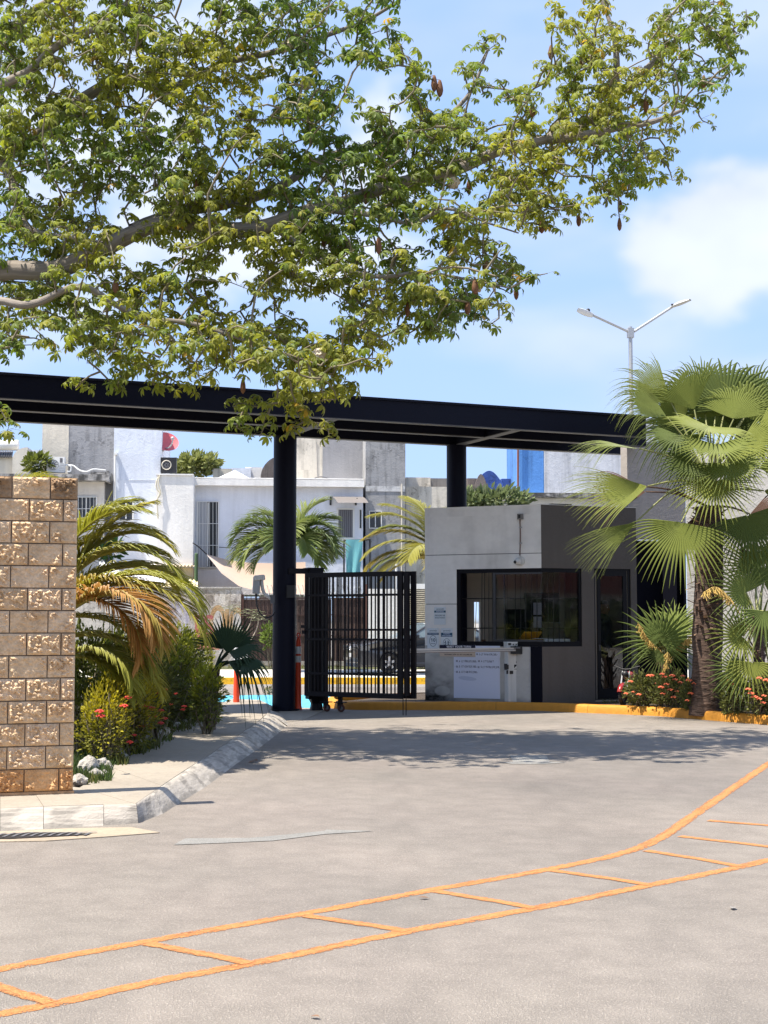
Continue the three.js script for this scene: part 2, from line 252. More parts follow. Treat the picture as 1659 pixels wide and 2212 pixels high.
// ------------------------------------------------------------------ ground, roads, kerbs
// the street beyond the gate lies a little lower
const groundY = Z => Z < 28 ? 0 : Z < 39 ? -0.2 * sstep(28, 39, Z) : -0.2;
{
  // entrance road: fine grid near the camera with worn, darker and paler lanes in its colour
  const r0 = [], zs = [], xs = [];
  for (let z = -6; z <= 46; z += 0.5) zs.push(z); for (let x = -9; x <= 16; x += 0.5) xs.push(x);
  const g = quadStrip(zs.map(z => xs.map(x => new THREE.Vector3(x, groundY(z), -z))), (i, j, q) => [q.x, q.z]);
  const p = g.attributes.position, col = new Float32Array(p.count * 3);
  for (let i = 0; i < p.count; i++) {
    const x = p.getX(i), z = -p.getZ(i); const n = fbm(x * 0.35 + 20, z * 0.22 + 20, 2, 4), m = fbm(x * 1.3 + 50, z * 0.9 + 50, 7, 3);
    const lane = 0.06 * Math.sin((x * 0.9 + z * 0.42) * 1.5 + n * 4);
    const st = fbm(x * 0.8 + 10, z * 2.6 + 10, 4, 4); const k = 0.93 + 0.5 * (n - 0.5) + 0.22 * (m - 0.5) + 0.16 * (st - 0.5) + lane * 0.7; col[i * 3] = k * (1 + 0.05 * (m - 0.5)); col[i * 3 + 1] = k; col[i * 3 + 2] = k * (1 - 0.06 * (n - 0.5));
  }
  g.setAttribute('color', new THREE.BufferAttribute(col, 3));
  const road = struct('road', g, M.asphalt, 'worn pale asphalt road sweeping through the open gate', 'road');
  // the land all round, to the horizon
  const wide = new THREE.PlaneGeometry(1600, 1600); wide.rotateX(-Math.PI / 2); wide.translate(0, -0.3, 0);
  struct('ground', uvm(wide), mat(0.3, 0.28, 0.25, { map: rep(T.blotch, 9) }), 'dry ground around the estate reaching to the horizon', 'ground');

  // painted lines: two long orange curves and the rungs between them
  const Y = 0.0022;
  const ribbon = (pts, half) => {
    const c = new THREE.CatmullRomCurve3(pts.map(([u, v]) => G(u, v, Y))), n = pts.length * 10, L = [], Rr = []; const len = c.getLength();
    for (let i = 0; i <= n; i++) { const q = c.getPointAt(i / n), t = c.getTangentAt(i / n), s = new THREE.Vector3(-t.z, 0, t.x).normalize(); const w = half * (1 + 0.07 * (vn(i * 0.9, 3) - 0.5)); L.push(q.clone().addScaledVector(s, w)); Rr.push(q.clone().addScaledVector(s, -w)); }
    return quadStrip([Rr, L], (i, j) => [j / n * len, i]);
  };
  const V0 = 1592.5;
  const A = [[-330, 567], [-150, 533], [0, 500], [310, 442], [650, 382], [930, 330], [1180, 286], [1330, 254], [1400, 230], [1450, 202], [1500, 167], [1580, 112], [1659, 58], [1760, -2]].map(([a, b]) => [a, b + V0]);
  const B = [[-300, 665], [0, 597], [130, 572], [345, 525], [550, 487], [885, 418], [1160, 368], [1410, 318], [1600, 279], [1730, 248], [1900, 205]].map(([a, b]) => [a, b + V0]);
  for (const l of [A, B]) { const k = part('painted_line', ribbon(l, 0.052), M.orange, road); k.userData.label = l === A ? 'far orange line bending up to the right' : 'near orange line of the painted ladder'; }
  for (const [a, b, c, d] of [[-40, 528, 108, 574], [318, 446, 540, 488], [660, 386, 880, 419], [942, 333, 1155, 369], [1192, 288, 1405, 319], [1395, 245, 1600, 279], [1468, 214, 1800, 254], [1530, 180, 1800, 204]]) part('painted_rung', ribbon([[a, b + V0], [(a + c) / 2, (b + d) / 2 + V0 - 1], [c, d + V0]], 0.045).translate(0, 0.0016, 0), M.orange, road);
  // worn pale arrows
  part('worn_arrow', sheet([[375, 1826], [400, 1812], [540, 1811], [700, 1796], [705, 1793], [808, 1796], [700, 1803], [590, 1817], [480, 1822]].map(q => G(...q)), 0.004), M.oldWhite, road);
  part('worn_arrow', sheet([[1085, 1648], [1108, 1646], [1102, 1632], [1180, 1632], [1188, 1646], [1222, 1648], [1175, 1651], [1105, 1651]].map(q => G(...q)), 0.004), M.oldWhite, road);

  // pavement on the left: slabs between the kerb and the planted bed, a rolled kerb in pieces
  const KH = 0.14;
  const top = [[-420, 1768], [-160, 1754], [0, 1745], [94, 1741], [224, 1737], [293, 1735], [331, 1709], [350, 1696], [398, 1664], [453, 1629], [510, 1590], [558, 1558], [576, 1542]];
  const toe = [[-420, 1822], [-160, 1805], [0, 1796], [94, 1792], [224, 1784], [300, 1779], [354, 1759], [388, 1738], [452, 1698], [517, 1649], [565, 1616], [605, 1585], [623, 1569]];
  const bed = [[-420, 1690], [-160, 1690], [0, 1690], [60, 1690], [120, 1694], [172, 1700], [208, 1678], [235, 1655], [285, 1630], [340, 1600], [390, 1572], [430, 1550], [452, 1536]];
  const topP = top.map(q => G(...q, KH)), toeP = toe.map(q => G(...q, 0)), bedP = bed.map(q => G(...q, KH));
  const pave = new THREE.Group(); pave.name = 'pavement'; pave.userData = { kind: 'structure', label: 'pale concrete pavement with rolled kerb beside the planted bed', category: 'pavement' }; scene.add(pave);
  const between = (a, b, n) => Array.from({ length: n + 1 }, (_, i) => a.clone().lerp(b, i / n));
  const rr = rng(3);
  for (let i = 0; i < topP.length - 1; i++) {
    const e = 0.0016 / topP[i].distanceTo(topP[i + 1]), n = 4;
    const sec = t => { const a = topP[i].clone().lerp(topP[i + 1], t), b = toeP[i].clone().lerp(toeP[i + 1], t); const row = []; const A2 = a.clone().lerp(b, 0.01); for (let k = 0; k <= 7; k++) { const f = k / 7, q = A2.clone().lerp(b, f); q.y = KH * (1 - f * f * (f < 0.35 ? 0.5 : 1) * 0.25 - sstep(0.12, 1.05, f) * 0.8) - 0.004; row.push(q); } row[7].y = -0.02; return row; };
    const ts = between(new THREE.Vector3(e, 0, 0), new THREE.Vector3(1 - e, 0, 0), n).map(q => q.x);
    let acc = 0; const L = topP[i].distanceTo(topP[i + 1]);
    part('kerb_piece', quadStrip(ts.map(sec), (a, b) => [i * 1.37 + ts[a] * L, b * 0.06]), M.kerbWhite, pave);
    // slab
    const inset = (a, b, t, s) => a.clone().lerp(b, t).lerp(s, 0);
    const q = [topP[i].clone().lerp(topP[i + 1], e), topP[i].clone().lerp(topP[i + 1], 1 - e), bedP[i].clone().lerp(bedP[i + 1], 1 - e), bedP[i].clone().lerp(bedP[i + 1], e)];
    const g2 = slab([q[0].clone().lerp(q[3], 0.004), q[1].clone().lerp(q[2], 0.004), q[2], q[3]], -0.05, KH - 0.002 - rr() * 0.004);
    part('pavement_slab', g2, M.concrete, pave);
  }
  // rounded end of the pavement by the dark column, and what fills the joints
  const endT = topP[topP.length - 1], endB = bedP[bedP.length - 1];
  part('pavement_slab', slab([endT, G(588, 1533, KH * 0.4), G(560, 1526, 0), G(500, 1524, 0), G(455, 1528, KH), endB].map(q => q), -0.05, KH - 0.02), M.concrete, pave);
  part('kerb_piece', quadStrip([[endT, G(600, 1553, 0.09), toeP[toeP.length - 1]].map(q => { const k = q.clone(); return k; }), [G(584, 1534, KH - 0.02), G(606, 1541, 0.07), G(622, 1560, -0.02)]], (i, j) => [i * 0.5, j * 0.2]), M.kerbWhite, pave);
  part('joint_bed', slab([...topP.map((q, i) => q.clone().lerp(toeP[i], 0.1)), ...bedP.slice().reverse()], -0.06, KH - 0.016), M.groove, pave);
  part('paved_apron', slab([...[[620, 1560], [600, 1533], [560, 1526], [455, 1527], [480, 1516], [560, 1512], [700, 1512], [760, 1516], [712, 1528], [690, 1540], [655, 1556]].map(q => G(...q))], -0.04, 0.006), M.concrete, pave);

  // storm drain with its pale apron
  const drain = new THREE.Group(); drain.name = 'storm_drain'; drain.userData = { label: 'iron storm drain grating in a pale concrete apron at the left kerb', category: 'drain' }; scene.add(drain);
  part('concrete_apron', slab([[-260, 1826], [-160, 1808], [0, 1798], [152, 1791], [284, 1788.5], [345, 1800], [230, 1809], [100, 1818], [0, 1820]].map(q => G(...q)), -0.03, 0.007), M.tanConcrete, drain);
  part('pit', sheet([[-120, 1815], [60, 1801], [160, 1801], [196, 1806], [140, 1809], [20, 1815]].map(q => G(...q)), 0.0115), M.black, drain);
  for (let i = 0; i < 16; i++) { const u = -110 + i * 19.5; part('grate_bar', ribbon([[u, 1814 - i * 0.45], [u + 14, 1808 - i * 0.42], [u + 26, 1803.5 - i * 0.2]], 0.012).translate(0, 0.013, 0), M.greyDark, drain); }

  // yellow kerbed island under the booth and the palms
  const IH = 0.14;
  const kb = [[711, 1529], [735, 1532], [765, 1533.5], [885, 1534], [1000, 1534], [1168, 1536], [1261, 1540], [1350, 1543.5], [1427, 1547.5], [1500, 1553.5], [1560, 1558.5], [1621, 1563], [1700, 1570], [1900, 1590]].map(q => G(...q));
  const curve = new THREE.CatmullRomCurve3(kb), n = 90, pts = curve.getSpacedPoints(n);
  const inn = d => pts.map((q, i) => { const t = curve.getTangentAt(i / n), s = new THREE.Vector3(-t.z, 0, t.x).normalize(); if (s.z > 0) s.negate(); return q.clone().addScaledVector(s, d); });
  const prof = [[0, -0.02], [0.012, 0.05], [0.024, 0.105], [0.045, 0.132], [0.075, 0.14], [0.165, 0.14], [0.17, 0.1]];
  const island = new THREE.Group(); island.name = 'kerb'; island.userData = { kind: 'structure', label: 'rounded yellow painted kerb curving round the guard booth island', category: 'kerb' }; scene.add(island);
  const rows = prof.map(([d, y]) => inn(d).map((q, i) => { q.y = y + 0.007 * (vn(i * 0.7, y * 40, 4) - 0.5); return q; }));
  const LL = curve.getLength();
  const cut = [0, 14, 27, 41, 55, 69, 80, 90];
  for (let c = 0; c < cut.length - 1; c++) part('kerb_piece', quadStrip(rows.map(r => r.slice(cut[c], cut[c + 1] + 1).map((q, k, arr) => k === arr.length - 1 && c < 6 ? q.clone().lerp(arr[k - 1], 0.04) : q)), (i, j) => [(cut[c] + j) / n * LL, i * 0.05]), M.yellow, island);
  // nose of the kerb, turning back
  const nose = new THREE.CatmullRomCurve3([kb[0], G(703, 1524), G(716, 1518), G(800, 1514), G(1000, 1508)]).getSpacedPoints(24);
  part('kerb_piece', quadStrip([nose.map(q => q.clone().setY(-0.02)), nose.map(q => q.clone().add(new THREE.Vector3(0.05, 0.12, 0.0)).setY(0.12)), nose.map(q => q.clone().add(new THREE.Vector3(0.16, 0, 0.05)).setY(0.14))], (i, j) => [j * 0.12, i * 0.12]), M.yellow, island);
  struct('planting_soil', slab([...inn(0.16).slice(2), new THREE.Vector3(16, 0, -34), G(1000, 1500)], 0.0, 0.125), M.soil, 'bare soil and paving inside the yellow kerb', 'soil');

  // street beyond: blue patch, far carriageway, yellow kerb, far pavement, verge
  const blue = [[452, 1512], [478, 1504], [560, 1502.5], [660, 1502.5], [760, 1506], [840, 1511], [760, 1516], [712, 1526], [690, 1530], [560, 1528.5], [505, 1521]].map(q => G(...q));
  struct('blue_paving', slab(blue, -0.12, 0.012), M.bluePaint, 'bright blue painted patch of paving beyond the dark column', 'paving');
  const wideStrip = (z0, z1, y, m, name, label, cat, low) => struct(name, slab([new THREE.Vector3(-60, 0, -z0), new THREE.Vector3(60, 0, -z0), new THREE.Vector3(60, 0, -z1), new THREE.Vector3(-60, 0, -z1)], low ?? y - 0.3, y), m, label, cat);
  wideStrip(29.8, 39, -0.19, M.farRoad, 'street', 'sunlit street crossing behind the gate', 'street', -0.4);
  wideStrip(39.0, 39.22, -0.01, M.yellowFar, 'far_kerb', 'straight yellow kerb on the far side of the street', 'kerb');
  wideStrip(39.225, 45.6, -0.015, mat(0.72, 0.69, 0.64, { map: rep(T.concrete, 3) }), 'far_pavement', 'wide pale pavement below the old boundary wall', 'pavement');
  wideStrip(45.605, 60, -0.0, M.grassBase, 'verge', 'thin grassy verge at the foot of the boundary wall', 'verge');
}
// ------------------------------------------------------------------ split-face block wall on the left
{
  const o = G(157, 1716, 0.13), F = new Frame(o, 17.5), rows = 14;
  const yTop = F.hit(161, 1031)[1], y0 = 0.165, rh = (yTop - y0) / rows;
  const wall = thing('block_wall', 'tan split-face concrete block wall at the left edge beside the pavement', 'wall', F.at(-1.2, 0.13, -0.08));
  const sA = [F.hit(21, 1322)[0], F.hit(104, 1322)[0]], sB = [F.hit(58.7, 1322)[0], F.hit(133, 1322)[0]];
  const mod = sA[1] - sA[0];
  const tones = [[0.77, 0.565, 0.35], [0.72, 0.52, 0.315], [0.80, 0.595, 0.385], [0.75, 0.54, 0.33], [0.78, 0.56, 0.335]].map(c => mat(...c, { map: T.block, bumpMap: T.blockBump, bumpScale: 0.014, roughness: 0.95 }));
  const wet = [[0.66, 0.37, 0.16], [0.70, 0.41, 0.19]].map(c => mat(...c, { map: T.block, bumpMap: T.blockBump, bumpScale: 0.014, roughness: 0.95 }));
  const mossy = mat(0.36, 0.235, 0.13, { map: T.block, bumpMap: T.blockBump, bumpScale: 0.014, roughness: 0.95 });
  const face = (w, h, seed) => {     // a block whose front is broken stone
    const nx = Math.max(8, Math.round(w / 0.009)), ny = 20, rowsP = [];
    for (let j = 0; j <= ny; j++) { const r = []; for (let i = 0; i <= nx; i++) {
      const x = i / nx * w, y = j / ny * h; const e = Math.min(x, w - x, y, h - y), edge = sstep(0.0, 0.018, e);
      const n = fbm(x * 50 + seed * 7, y * 50 + seed * 3, seed, 3), big = fbm(x * 9 + seed * 5, y * 9, seed + 4, 2);
      const ridge = sstep(0.44, 0.60, n), field = sstep(0.36, 0.56, fbm(x * 7 + seed * 11, y * 7 + seed, seed + 9, 2));
      const d = edge * (0.004 + (0.004 + 0.018 * field) * ridge + 0.02 * (big - 0.35) + (0.002 + 0.006 * field) * (h3(i, j, seed) - 0.5));
      r.push(new THREE.Vector3(x, y, d)); } rowsP.push(r); }
    const f = quadStrip(rowsP, (i, j, q) => [q.x + seed * 0.17, q.y + seed * 0.11]);
    const b = bx(0, w, 0, h, -0.13, -0.001), ff = f.toNonIndexed(); ff.computeVertexNormals(); return merge([ff, b]);
  };
  const cache = {}; const get = (w, h, k) => { const key = w.toFixed(3) + k; return cache[key] || (cache[key] = face(w, h, k + Math.round(w * 97))); };
  const r = rng(12), g = 0.009;
  for (let k = 0; k < rows; k++) {
    const js = k % 2 === 0 ? sA.slice() : sB.slice(); const odd = (rows - 1 - k) % 2 === 0; const J = odd ? sA.slice() : sB.slice();
    let left = J[0]; const xs = [0, J[1], J[0]]; while (left > -2.6) { left -= mod; xs.push(left); }
    for (let i = 0; i < xs.length - 1; i++) {
      const x1 = xs[i] - (i ? g / 2 : 0), x0 = xs[i + 1] + g / 2, w = x1 - x0, h = rh - g;
      const m = k < 1 ? wet[i % 2] : k === rows - 1 && i !== 1 ? mossy : tones[Math.floor(r() * tones.length)];
      const b = new THREE.Mesh(get(+w.toFixed(3), h, Math.floor(r() * 5)), m); b.name = 'block'; b.castShadow = b.receiveShadow = true;
      b.position.copy(F.at(x0, y0 + k * rh, (r() - 0.5) * 0.006)).sub(wall.position); b.rotation.y = F.a; wall.add(b);
    }
  }
  part('mortar', uvm(F.box(-3.4, -0.006, 0.1, yTop - 0.006, -0.128, -0.012), -F.a), mat(0.2, 0.145, 0.105, { map: rep(T.blotch, 0.3) }), wall);
  part('footing', uvm(F.box(-3.4, 0.01, 0.08, y0 - 0.004, -0.14, 0.012), -F.a), mat(0.5, 0.31, 0.17, { map: rep(T.blotch, 0.3), bumpMap: rep(T.stucco, 0.4), bumpScale: 0.01 }), wall);
}

// ------------------------------------------------------------------ canopy: three dark beams, a deck and round columns
const UNDER = 4.75;
const CF = (() => { const a = G(0, 860.6, UNDER), b = G(1363, 942.8, UNDER); return new Frame(a, Math.atan2(-(b.z - a.z), b.x - a.x) * 180 / Math.PI); })();
{
  const F = CF, yT = F.hit(0, 805.6)[1], x0 = -4.2, x1 = F.hit(1400, 940)[0];
  const c1 = G(613, 1535, 0), cn = thing('entrance_canopy', 'long dark navy steel canopy on round columns over the entrance', 'canopy', new THREE.Vector3(c1.x, 0, c1.z));
  const lz = q => { const d = q.clone().sub(F.o); return F.s * d.x + F.c * d.z; };
  const z2 = lz(G(400, 885.6 + 0.0555 * 400, UNDER)), z3 = lz(G(600, 913 + 0.0505 * 600, UNDER));
  for (const [z, w] of [[0, 0.12], [z2, 0.12], [z3 + 0.12, 0.12]]) { const x1 = F.hit(1396, 960, z)[0];
    part('beam', uvm(F.box(x0, x1, UNDER + 0.014, yT - (z ? 0.06 : 0), z - w, z), -F.a), M.navy, cn);
    part('beam_flange', F.box(x0, x1 - 0.01, UNDER, UNDER + 0.012, z - w - 0.015, z + 0.012), M.bounceEdge, cn);
  }
  part('fascia_cap', F.box(x0, x1 + 0.01, yT - 0.025, yT + 0.012, -0.16, 0.03), M.navy, cn);
  part('deck', F.box(x0, x1 - 0.02, yT - 0.12, yT - 0.062, z3 + 0.01, -0.125), M.deck, cn);
  const col = (p, r, name) => part(name, new THREE.CylinderGeometry(r, r, UNDER + 0.02, 40).translate(p.x, UNDER / 2, p.z), M.navy, cn);
  col(c1, 25 / FOCAL * -c1.z, 'column');
  const c2 = G(986, 963, UNDER); const cm = lz(c2); col(c2, 21.5 / FOCAL * -c2.z, 'column');
  for (const c of [c1, c2]) {
    const d = c.clone().sub(F.o), x = F.c * d.x - F.s * d.z;
    part('cross_beam', F.box(x - 0.07, x + 0.07, UNDER + 0.013, yT - 0.125, z3 + 0.125, -0.125), M.navyMatt, cn);
    part('beam_flange', F.box(x - 0.085, x + 0.085, UNDER - 0.003, UNDER + 0.011, z3 + 0.13, -0.13), M.bounceEdge, cn);
  }
  for (const x of [-2.6, -0.6, 1.6, 3.6, 7.2, 9.4]) part('cross_beam', F.box(x - 0.04, x + 0.04, UNDER + 0.2, yT - 0.13, z3 + 0.125, -0.125), M.navyMatt, cn);
  part('base_plate', new THREE.CylinderGeometry(0.27, 0.28, 0.02, 32).translate(c1.x, 0.02, c1.z), M.navyMatt, cn);
  const bo = new Frame(new THREE.Vector3(c1.x, 0, c1.z + 0.17), 0);
  part('junction_box', bo.pbox(619, 1264, 637, 1291, -0.12, 0.06), M.black, cn);
}

// ------------------------------------------------------------------ guard booth
const BC = G(1172, 1519, 0.125), FR = new Frame(BC, 23), FL = new Frame(BC, -24);
{
  const yT = FR.hit(1172, 1090)[1], xr = FR.hit(1376, 1300)[0], xl = FL.hit(918, 1300)[0], wl = FL.hit(986, 1300)[0], wr = FR.hit(1257, 1300)[0];
  const y0 = FR.hit(1172, 1397)[1], y1 = FR.hit(1172, 1227)[1], d0 = FR.hit(1284, 1300)[0], d1 = FR.hit(1363, 1300)[0], dT = FR.hit(1284, 1228)[1], yb = 0.1;
  const g1 = FL.hit(950, 1305)[1], g2 = FL.hit(950, 1199)[1], e = 0.006, t = 0.14;
  const b = thing('guard_booth', 'grey concrete guard booth with an angled corner window and a glass door', 'guard booth', BC.clone().setY(0.12));
  const L = (x0, x1, ya, yb2, za = -t, zb = 0) => uvm(FL.box(x0, x1, ya, yb2, za, zb), -FL.a), Q = (x0, x1, ya, yb2, za = -t, zb = 0) => uvm(FR.box(x0, x1, ya, yb2, za, zb), -FR.a);
  // corner mitre: let both walls stop just short of the edge, a post fills it
  const mi = t * Math.tan(R(23.5)) ;
  { const g = L(xl, -0.002, yb, y0 - e, -t, 0), p = g.attributes.position, uv = g.attributes.uv; for (let i = 0; i < p.count; i++) { const q = new THREE.Vector3().fromBufferAttribute(p, i).sub(FL.o); uv.setXY(i, (FL.c * q.x - FL.s * q.z - xl) / -xl, (p.getY(i) - yb) / (y0 - yb)); }
    const st = tex(512, 512, (u, v) => { const c = fbm(u * 9, v * 6, 3, 5), f = fbm(u * 40, v * 30, 7, 3), k = sstep(0.34, 0.06, u + 0.25 * (c - 0.5)) * sstep(0.85, 0.1, v + 0.7 * (c - 0.5)), low = sstep(0.16, 0.02, v + 0.2 * (c - 0.5)), patch = sstep(0.075, 0.06, Math.hypot(u - 0.15, (v - 0.2) * 0.8)), n = 0.88 + 0.2 * (c - 0.5) + 0.1 * (f - 0.5); return n * (1 - 0.72 * k * (1 - 0.6 * patch) * (0.6 + 0.6 * f) - 0.3 * low); }); st.repeat.set(1, 1);
    part('wall_panel', g, mat(0.56, 0.545, 0.52, { map: st, roughness: 0.9 }), b); }
  part('wall_panel', L(xl, wl, y0 + e - 0.002, g1 - e), M.boothWall, b);
  part('wall_panel', L(xl, wl, g1 + e, g2 - e), M.boothWall, b);
  part('wall_panel', L(wl + 0.001, -0.002, y1, g2 - e), M.boothWall, b);
  part('wall_panel', L(xl, -0.002, g2 + e, yT - 0.01), M.boothWall, b);
  part('groove', [L(xl + 0.02, wl - 0.01, y0 - 0.05, y1, -t + 0.01, -0.012), L(xl + 0.02, -0.05, y1 + 0.02, yT - 0.1, -t + 0.01, -0.012)], M.groove, b);
  part('wall', [Q(0.002, wr, yb, y0), Q(0.002, wr, y1, yT), Q(wr, d0, yb, yT), Q(d0, d1, dT, yT), Q(d1, xr, yb, yT), Q(xr - t, xr, yb, yT, -2.3, -t)], M.boothDark, b);
  part('parapet_cap', [uvm(FL.box(xl - 0.005, -0.004, yT - 0.01, yT + 0.006, -t, 0.006)), uvm(FR.box(0.004, xr + 0.005, yT, yT + 0.008, -t, 0.006))], M.boothWall, b);
  // the rest of the room, seen through the glass
  const Rp = FR.at(xr, 0, -0.02), R2 = FR.at(xr, 0, -2.3), Lp = FL.at(xl, 0, -0.02), L2 = FL.at(xl, 0, -1.7);
  const bw = R2.distanceTo(L2), bf = new Frame(L2, Math.atan2(-(R2.z - L2.z), R2.x - L2.x) * 180 / Math.PI);
  part('back_wall', [bf.box(-0.02, 0.3, yb, yT - 0.3, -0.12, 0), bf.box(0.3, 0.42, yb, 1.15, -0.12, 0), bf.box(0.3, 0.42, 1.9, yT - 0.3, -0.12, 0), bf.box(0.42, bw, yb, yT - 0.3, -0.12, 0), L(xl, xl + 0.12, yb, 0.9, -1.7, -t), L(xl, xl + 0.12, 2.2, yT - 0.05, -1.7, -t), L(xl, xl + 0.12, 0.9, 2.2, -0.45, -t), L(xl, xl + 0.12, 0.9, 2.2, -1.7, -1.45)].map(g => uvm(g)), M.boothIn, b);  // opening in the left side wall is added, out of view, to brighten the room
  part('floor', slab([BC, Rp, R2, L2, Lp].map(q => q.clone()), 0.1, 0.15), M.concrete, b);
  part('roof', slab([BC.clone().lerp(R2, 0.03), Rp.clone().lerp(L2, 0.03), R2, L2, Lp.clone().lerp(R2, 0.03)], yT - 0.38, yT - 0.24), M.boothIn, b);
  // window: dark frame round the corner, sliding pane, bars behind
  const win = new THREE.Group(); win.name = 'window'; b.add(win);
  const fw = 0.075, zf0 = -0.1, zf1 = -0.018;
  part('frame', [FL.box(wl, 0, y0, y0 + 0.085, zf0, zf1), FL.box(wl, 0, y1 - 0.07, y1, zf0, zf1), FL.box(wl, wl + 0.07, y0 + 0.085, y1 - 0.07, zf0, zf1), FR.box(0.002, wr, y0, y0 + 0.085, zf0, zf1), FR.box(0.002, wr, y1 - 0.07, y1, zf0, zf1), FR.box(wr - 0.045, wr, y0 + 0.085, y1 - 0.07, zf0, zf1)], M.frameBlack, win);
  const sl = FL.hit(1066, 1300, -0.05)[0], s2 = FL.hit(1087, 1300, -0.05)[0];
  part('sash', [FL.box(sl, sl + 0.05, y0 + 0.085, y1 - 0.07, -0.06, -0.02), FL.box(sl, 0, y0 + 0.086, y0 + 0.12, -0.058, -0.024), FL.box(sl, 0, y1 - 0.10, y1 - 0.071, -0.058, -0.024), FL.box(s2, s2 + 0.03, y0 + 0.12, y1 - 0.1, -0.09, -0.062)], M.frameAlu, win);
  part('pane', FL.box(sl + 0.05, -0.012, y0 + 0.12, y1 - 0.1, -0.044, -0.040), M.tinted, win);
  part('pane', FR.box(0.012, wr - 0.045, y0 + 0.085, y1 - 0.07, -0.050, -0.046), M.tinted, win);
  for (const u of [1041, 1047, 1056, 1064, 1095, 1113, 1125, 1136, 1148, 1160]) part('bar', FL.pbar(u, 1232, u, 1393, -0.17, 0.007, 6), M.black, win);
  for (const u of [1184, 1196, 1208, 1220, 1233]) part('bar', FR.pbar(u, 1230, u, 1393, -0.17, 0.007, 6), M.black, win);
  for (const v of [1293, 1357]) { part('bar', FL.pbar(994, v, 1170, v, -0.175, 0.009, 6), M.black, win); part('bar', FR.pbar(1174, v, 1250, v, -0.175, 0.009, 6), M.black, win); }
  // door
  const door = new THREE.Group(); door.name = 'door'; b.add(door);
  const a0 = FR.hit(1289, 1300, -0.05)[0], a1 = FR.hit(1353, 1300, -0.05)[0], b0 = FR.hit(1296, 1300, -0.05)[0], b1 = FR.hit(1345, 1300, -0.05)[0], dB = 0.17, gT = FR.hit(1296, 1244, -0.05)[1], lT = dT - 0.03;
  part('frame', [FR.box(d0, d0 + 0.03, yb, dT, -0.1, -0.02), FR.box(d1 - 0.05, d1, yb, dT, -0.1, -0.02), FR.box(d0 + 0.03, d1 - 0.05, dT - 0.03, dT, -0.1, -0.02)], M.frameBlack, door);
  part('leaf', [FR.box(a0, b0, dB, lT, -0.07, -0.03), FR.box(b1, a1, dB, lT, -0.07, -0.03), FR.box(b0, b1, gT, lT, -0.07, -0.03), FR.box(b0, b1, dB, dB + 0.18, -0.07, -0.03)], M.frameBlack, door);
  part('jamb_strip', [FR.box(a1 + 0.004, a1 + 0.024, dB, lT, -0.06, -0.035), FR.box(d0 + 0.031, a0 - 0.002, dB, lT, -0.06, -0.05)], mat(0.22, 0.2, 0.18), door);
  part('pane', FR.box(b0, b1, dB + 0.18, gT, -0.052, -0.048), M.tinted, door);
  part('handle', FR.box(a0 + 0.005, a0 + 0.03, 1.02, 1.12, -0.03, 0.01), M.frameAlu, door);
  // counter and what stands on it
  part('counter', [L(wl, -0.05, y0 - 0.06, y0 - 0.02, -0.62, -t), Q(0.05, wr + 0.1, y0 - 0.062, y0 - 0.022, -0.55, -t)], mat(0.16, 0.13, 0.1), b);
  const e1 = FL.at(-0.24, y0 + 0.10, -0.3);
  single('envelope', 'yellow paper envelopes lying on the counter behind the corner window', 'envelope', [bx(-0.2, 0.2, 0, 0.03, -0.14, 0.14).rotateY(0.5).translate(e1.x, e1.y, e1.z), bx(-0.17, 0.17, 0, 0.012, -0.12, 0.12).rotateX(-0.5).rotateY(0.3).translate(e1.x - 0.05, e1.y + 0.09, e1.z - 0.06)], mat(0.75, 0.4, 0.03));
  const ws = FL.at(-0.12, y0 + 0.135, -0.27); single('paper_sheet', 'white paper sheet on top of the yellow envelopes', 'paper', bx(-0.12, 0.12, 0, 0.006, -0.08, 0.08).rotateY(0.6).translate(ws.x, ws.y, ws.z), M.white);
  const w2 = FR.at(0.42, y0 + 0.06, -0.3); single('paper_stack', 'stack of pale papers on the counter right of the window corner', 'paper', bx(-0.26, 0.26, 0, 0.07, -0.1, 0.1).rotateY(FR.a).translate(w2.x, w2.y, w2.z), M.white);
  // screen seen from behind, chair, notices
  const mo = thing('monitor', 'dark monitor standing inside the booth behind the right pane', 'monitor', FR.at(0.42, y0, -0.75));
  part('screen', FR.box(0.1, 0.78, y0 + 0.42, y0 + 0.95, -0.8, -0.76), M.frameBlack, mo); part('stand', FR.box(0.4, 0.46, y0 - 0.02, y0 + 0.45, -0.85, -0.8), M.frameBlack, mo);
  const ch = thing('office_chair', 'dark office chair inside the booth behind the sliding pane', 'chair', FL.at(-0.75, 0.15, -0.9));
  part('backrest', FL.box(-1.0, -0.52, 0.75, 1.75, -0.98, -0.9), M.navyMatt, ch); part('seat', FL.box(-1.0, -0.52, 0.55, 0.64, -1.4, -0.98), M.navyMatt, ch); part('post', tube([FL.at(-0.76, 0.16, -1.2), FL.at(-0.76, 0.56, -1.2)], 0.03), M.black, ch);
  const shelf = thing('wooden_rack', 'small wooden rack inside the booth at the left of the window', 'rack', FL.at(wl + 0.3, 0.15, -1.0));
  for (let i = 0; i < 4; i++) part('shelf', FL.box(wl + 0.14, wl + 0.36, 0.7 + i * 0.14, 0.72 + i * 0.14, -1.1, -0.9), mat(0.25, 0.12, 0.05), shelf);
  part('upright', [FL.box(wl + 0.13, wl + 0.15, 0.15, 1.2, -1.1, -0.9), FL.box(wl + 0.35, wl + 0.37, 0.15, 1.2, -1.1, -0.9)], mat(0.25, 0.12, 0.05), shelf);
  for (const [u0, v0, u1, v1, n] of [[1152, 1302, 1170, 1328, 'upper'], [1152, 1332, 1170, 1358, 'lower']]) single('notice', `${n} of two white notices hung behind the glass at the booth corner`, 'notice', FL.pbox(u0, v0, u1, v1, -0.2, -0.197), mat(0.2, 0.2, 0.22));
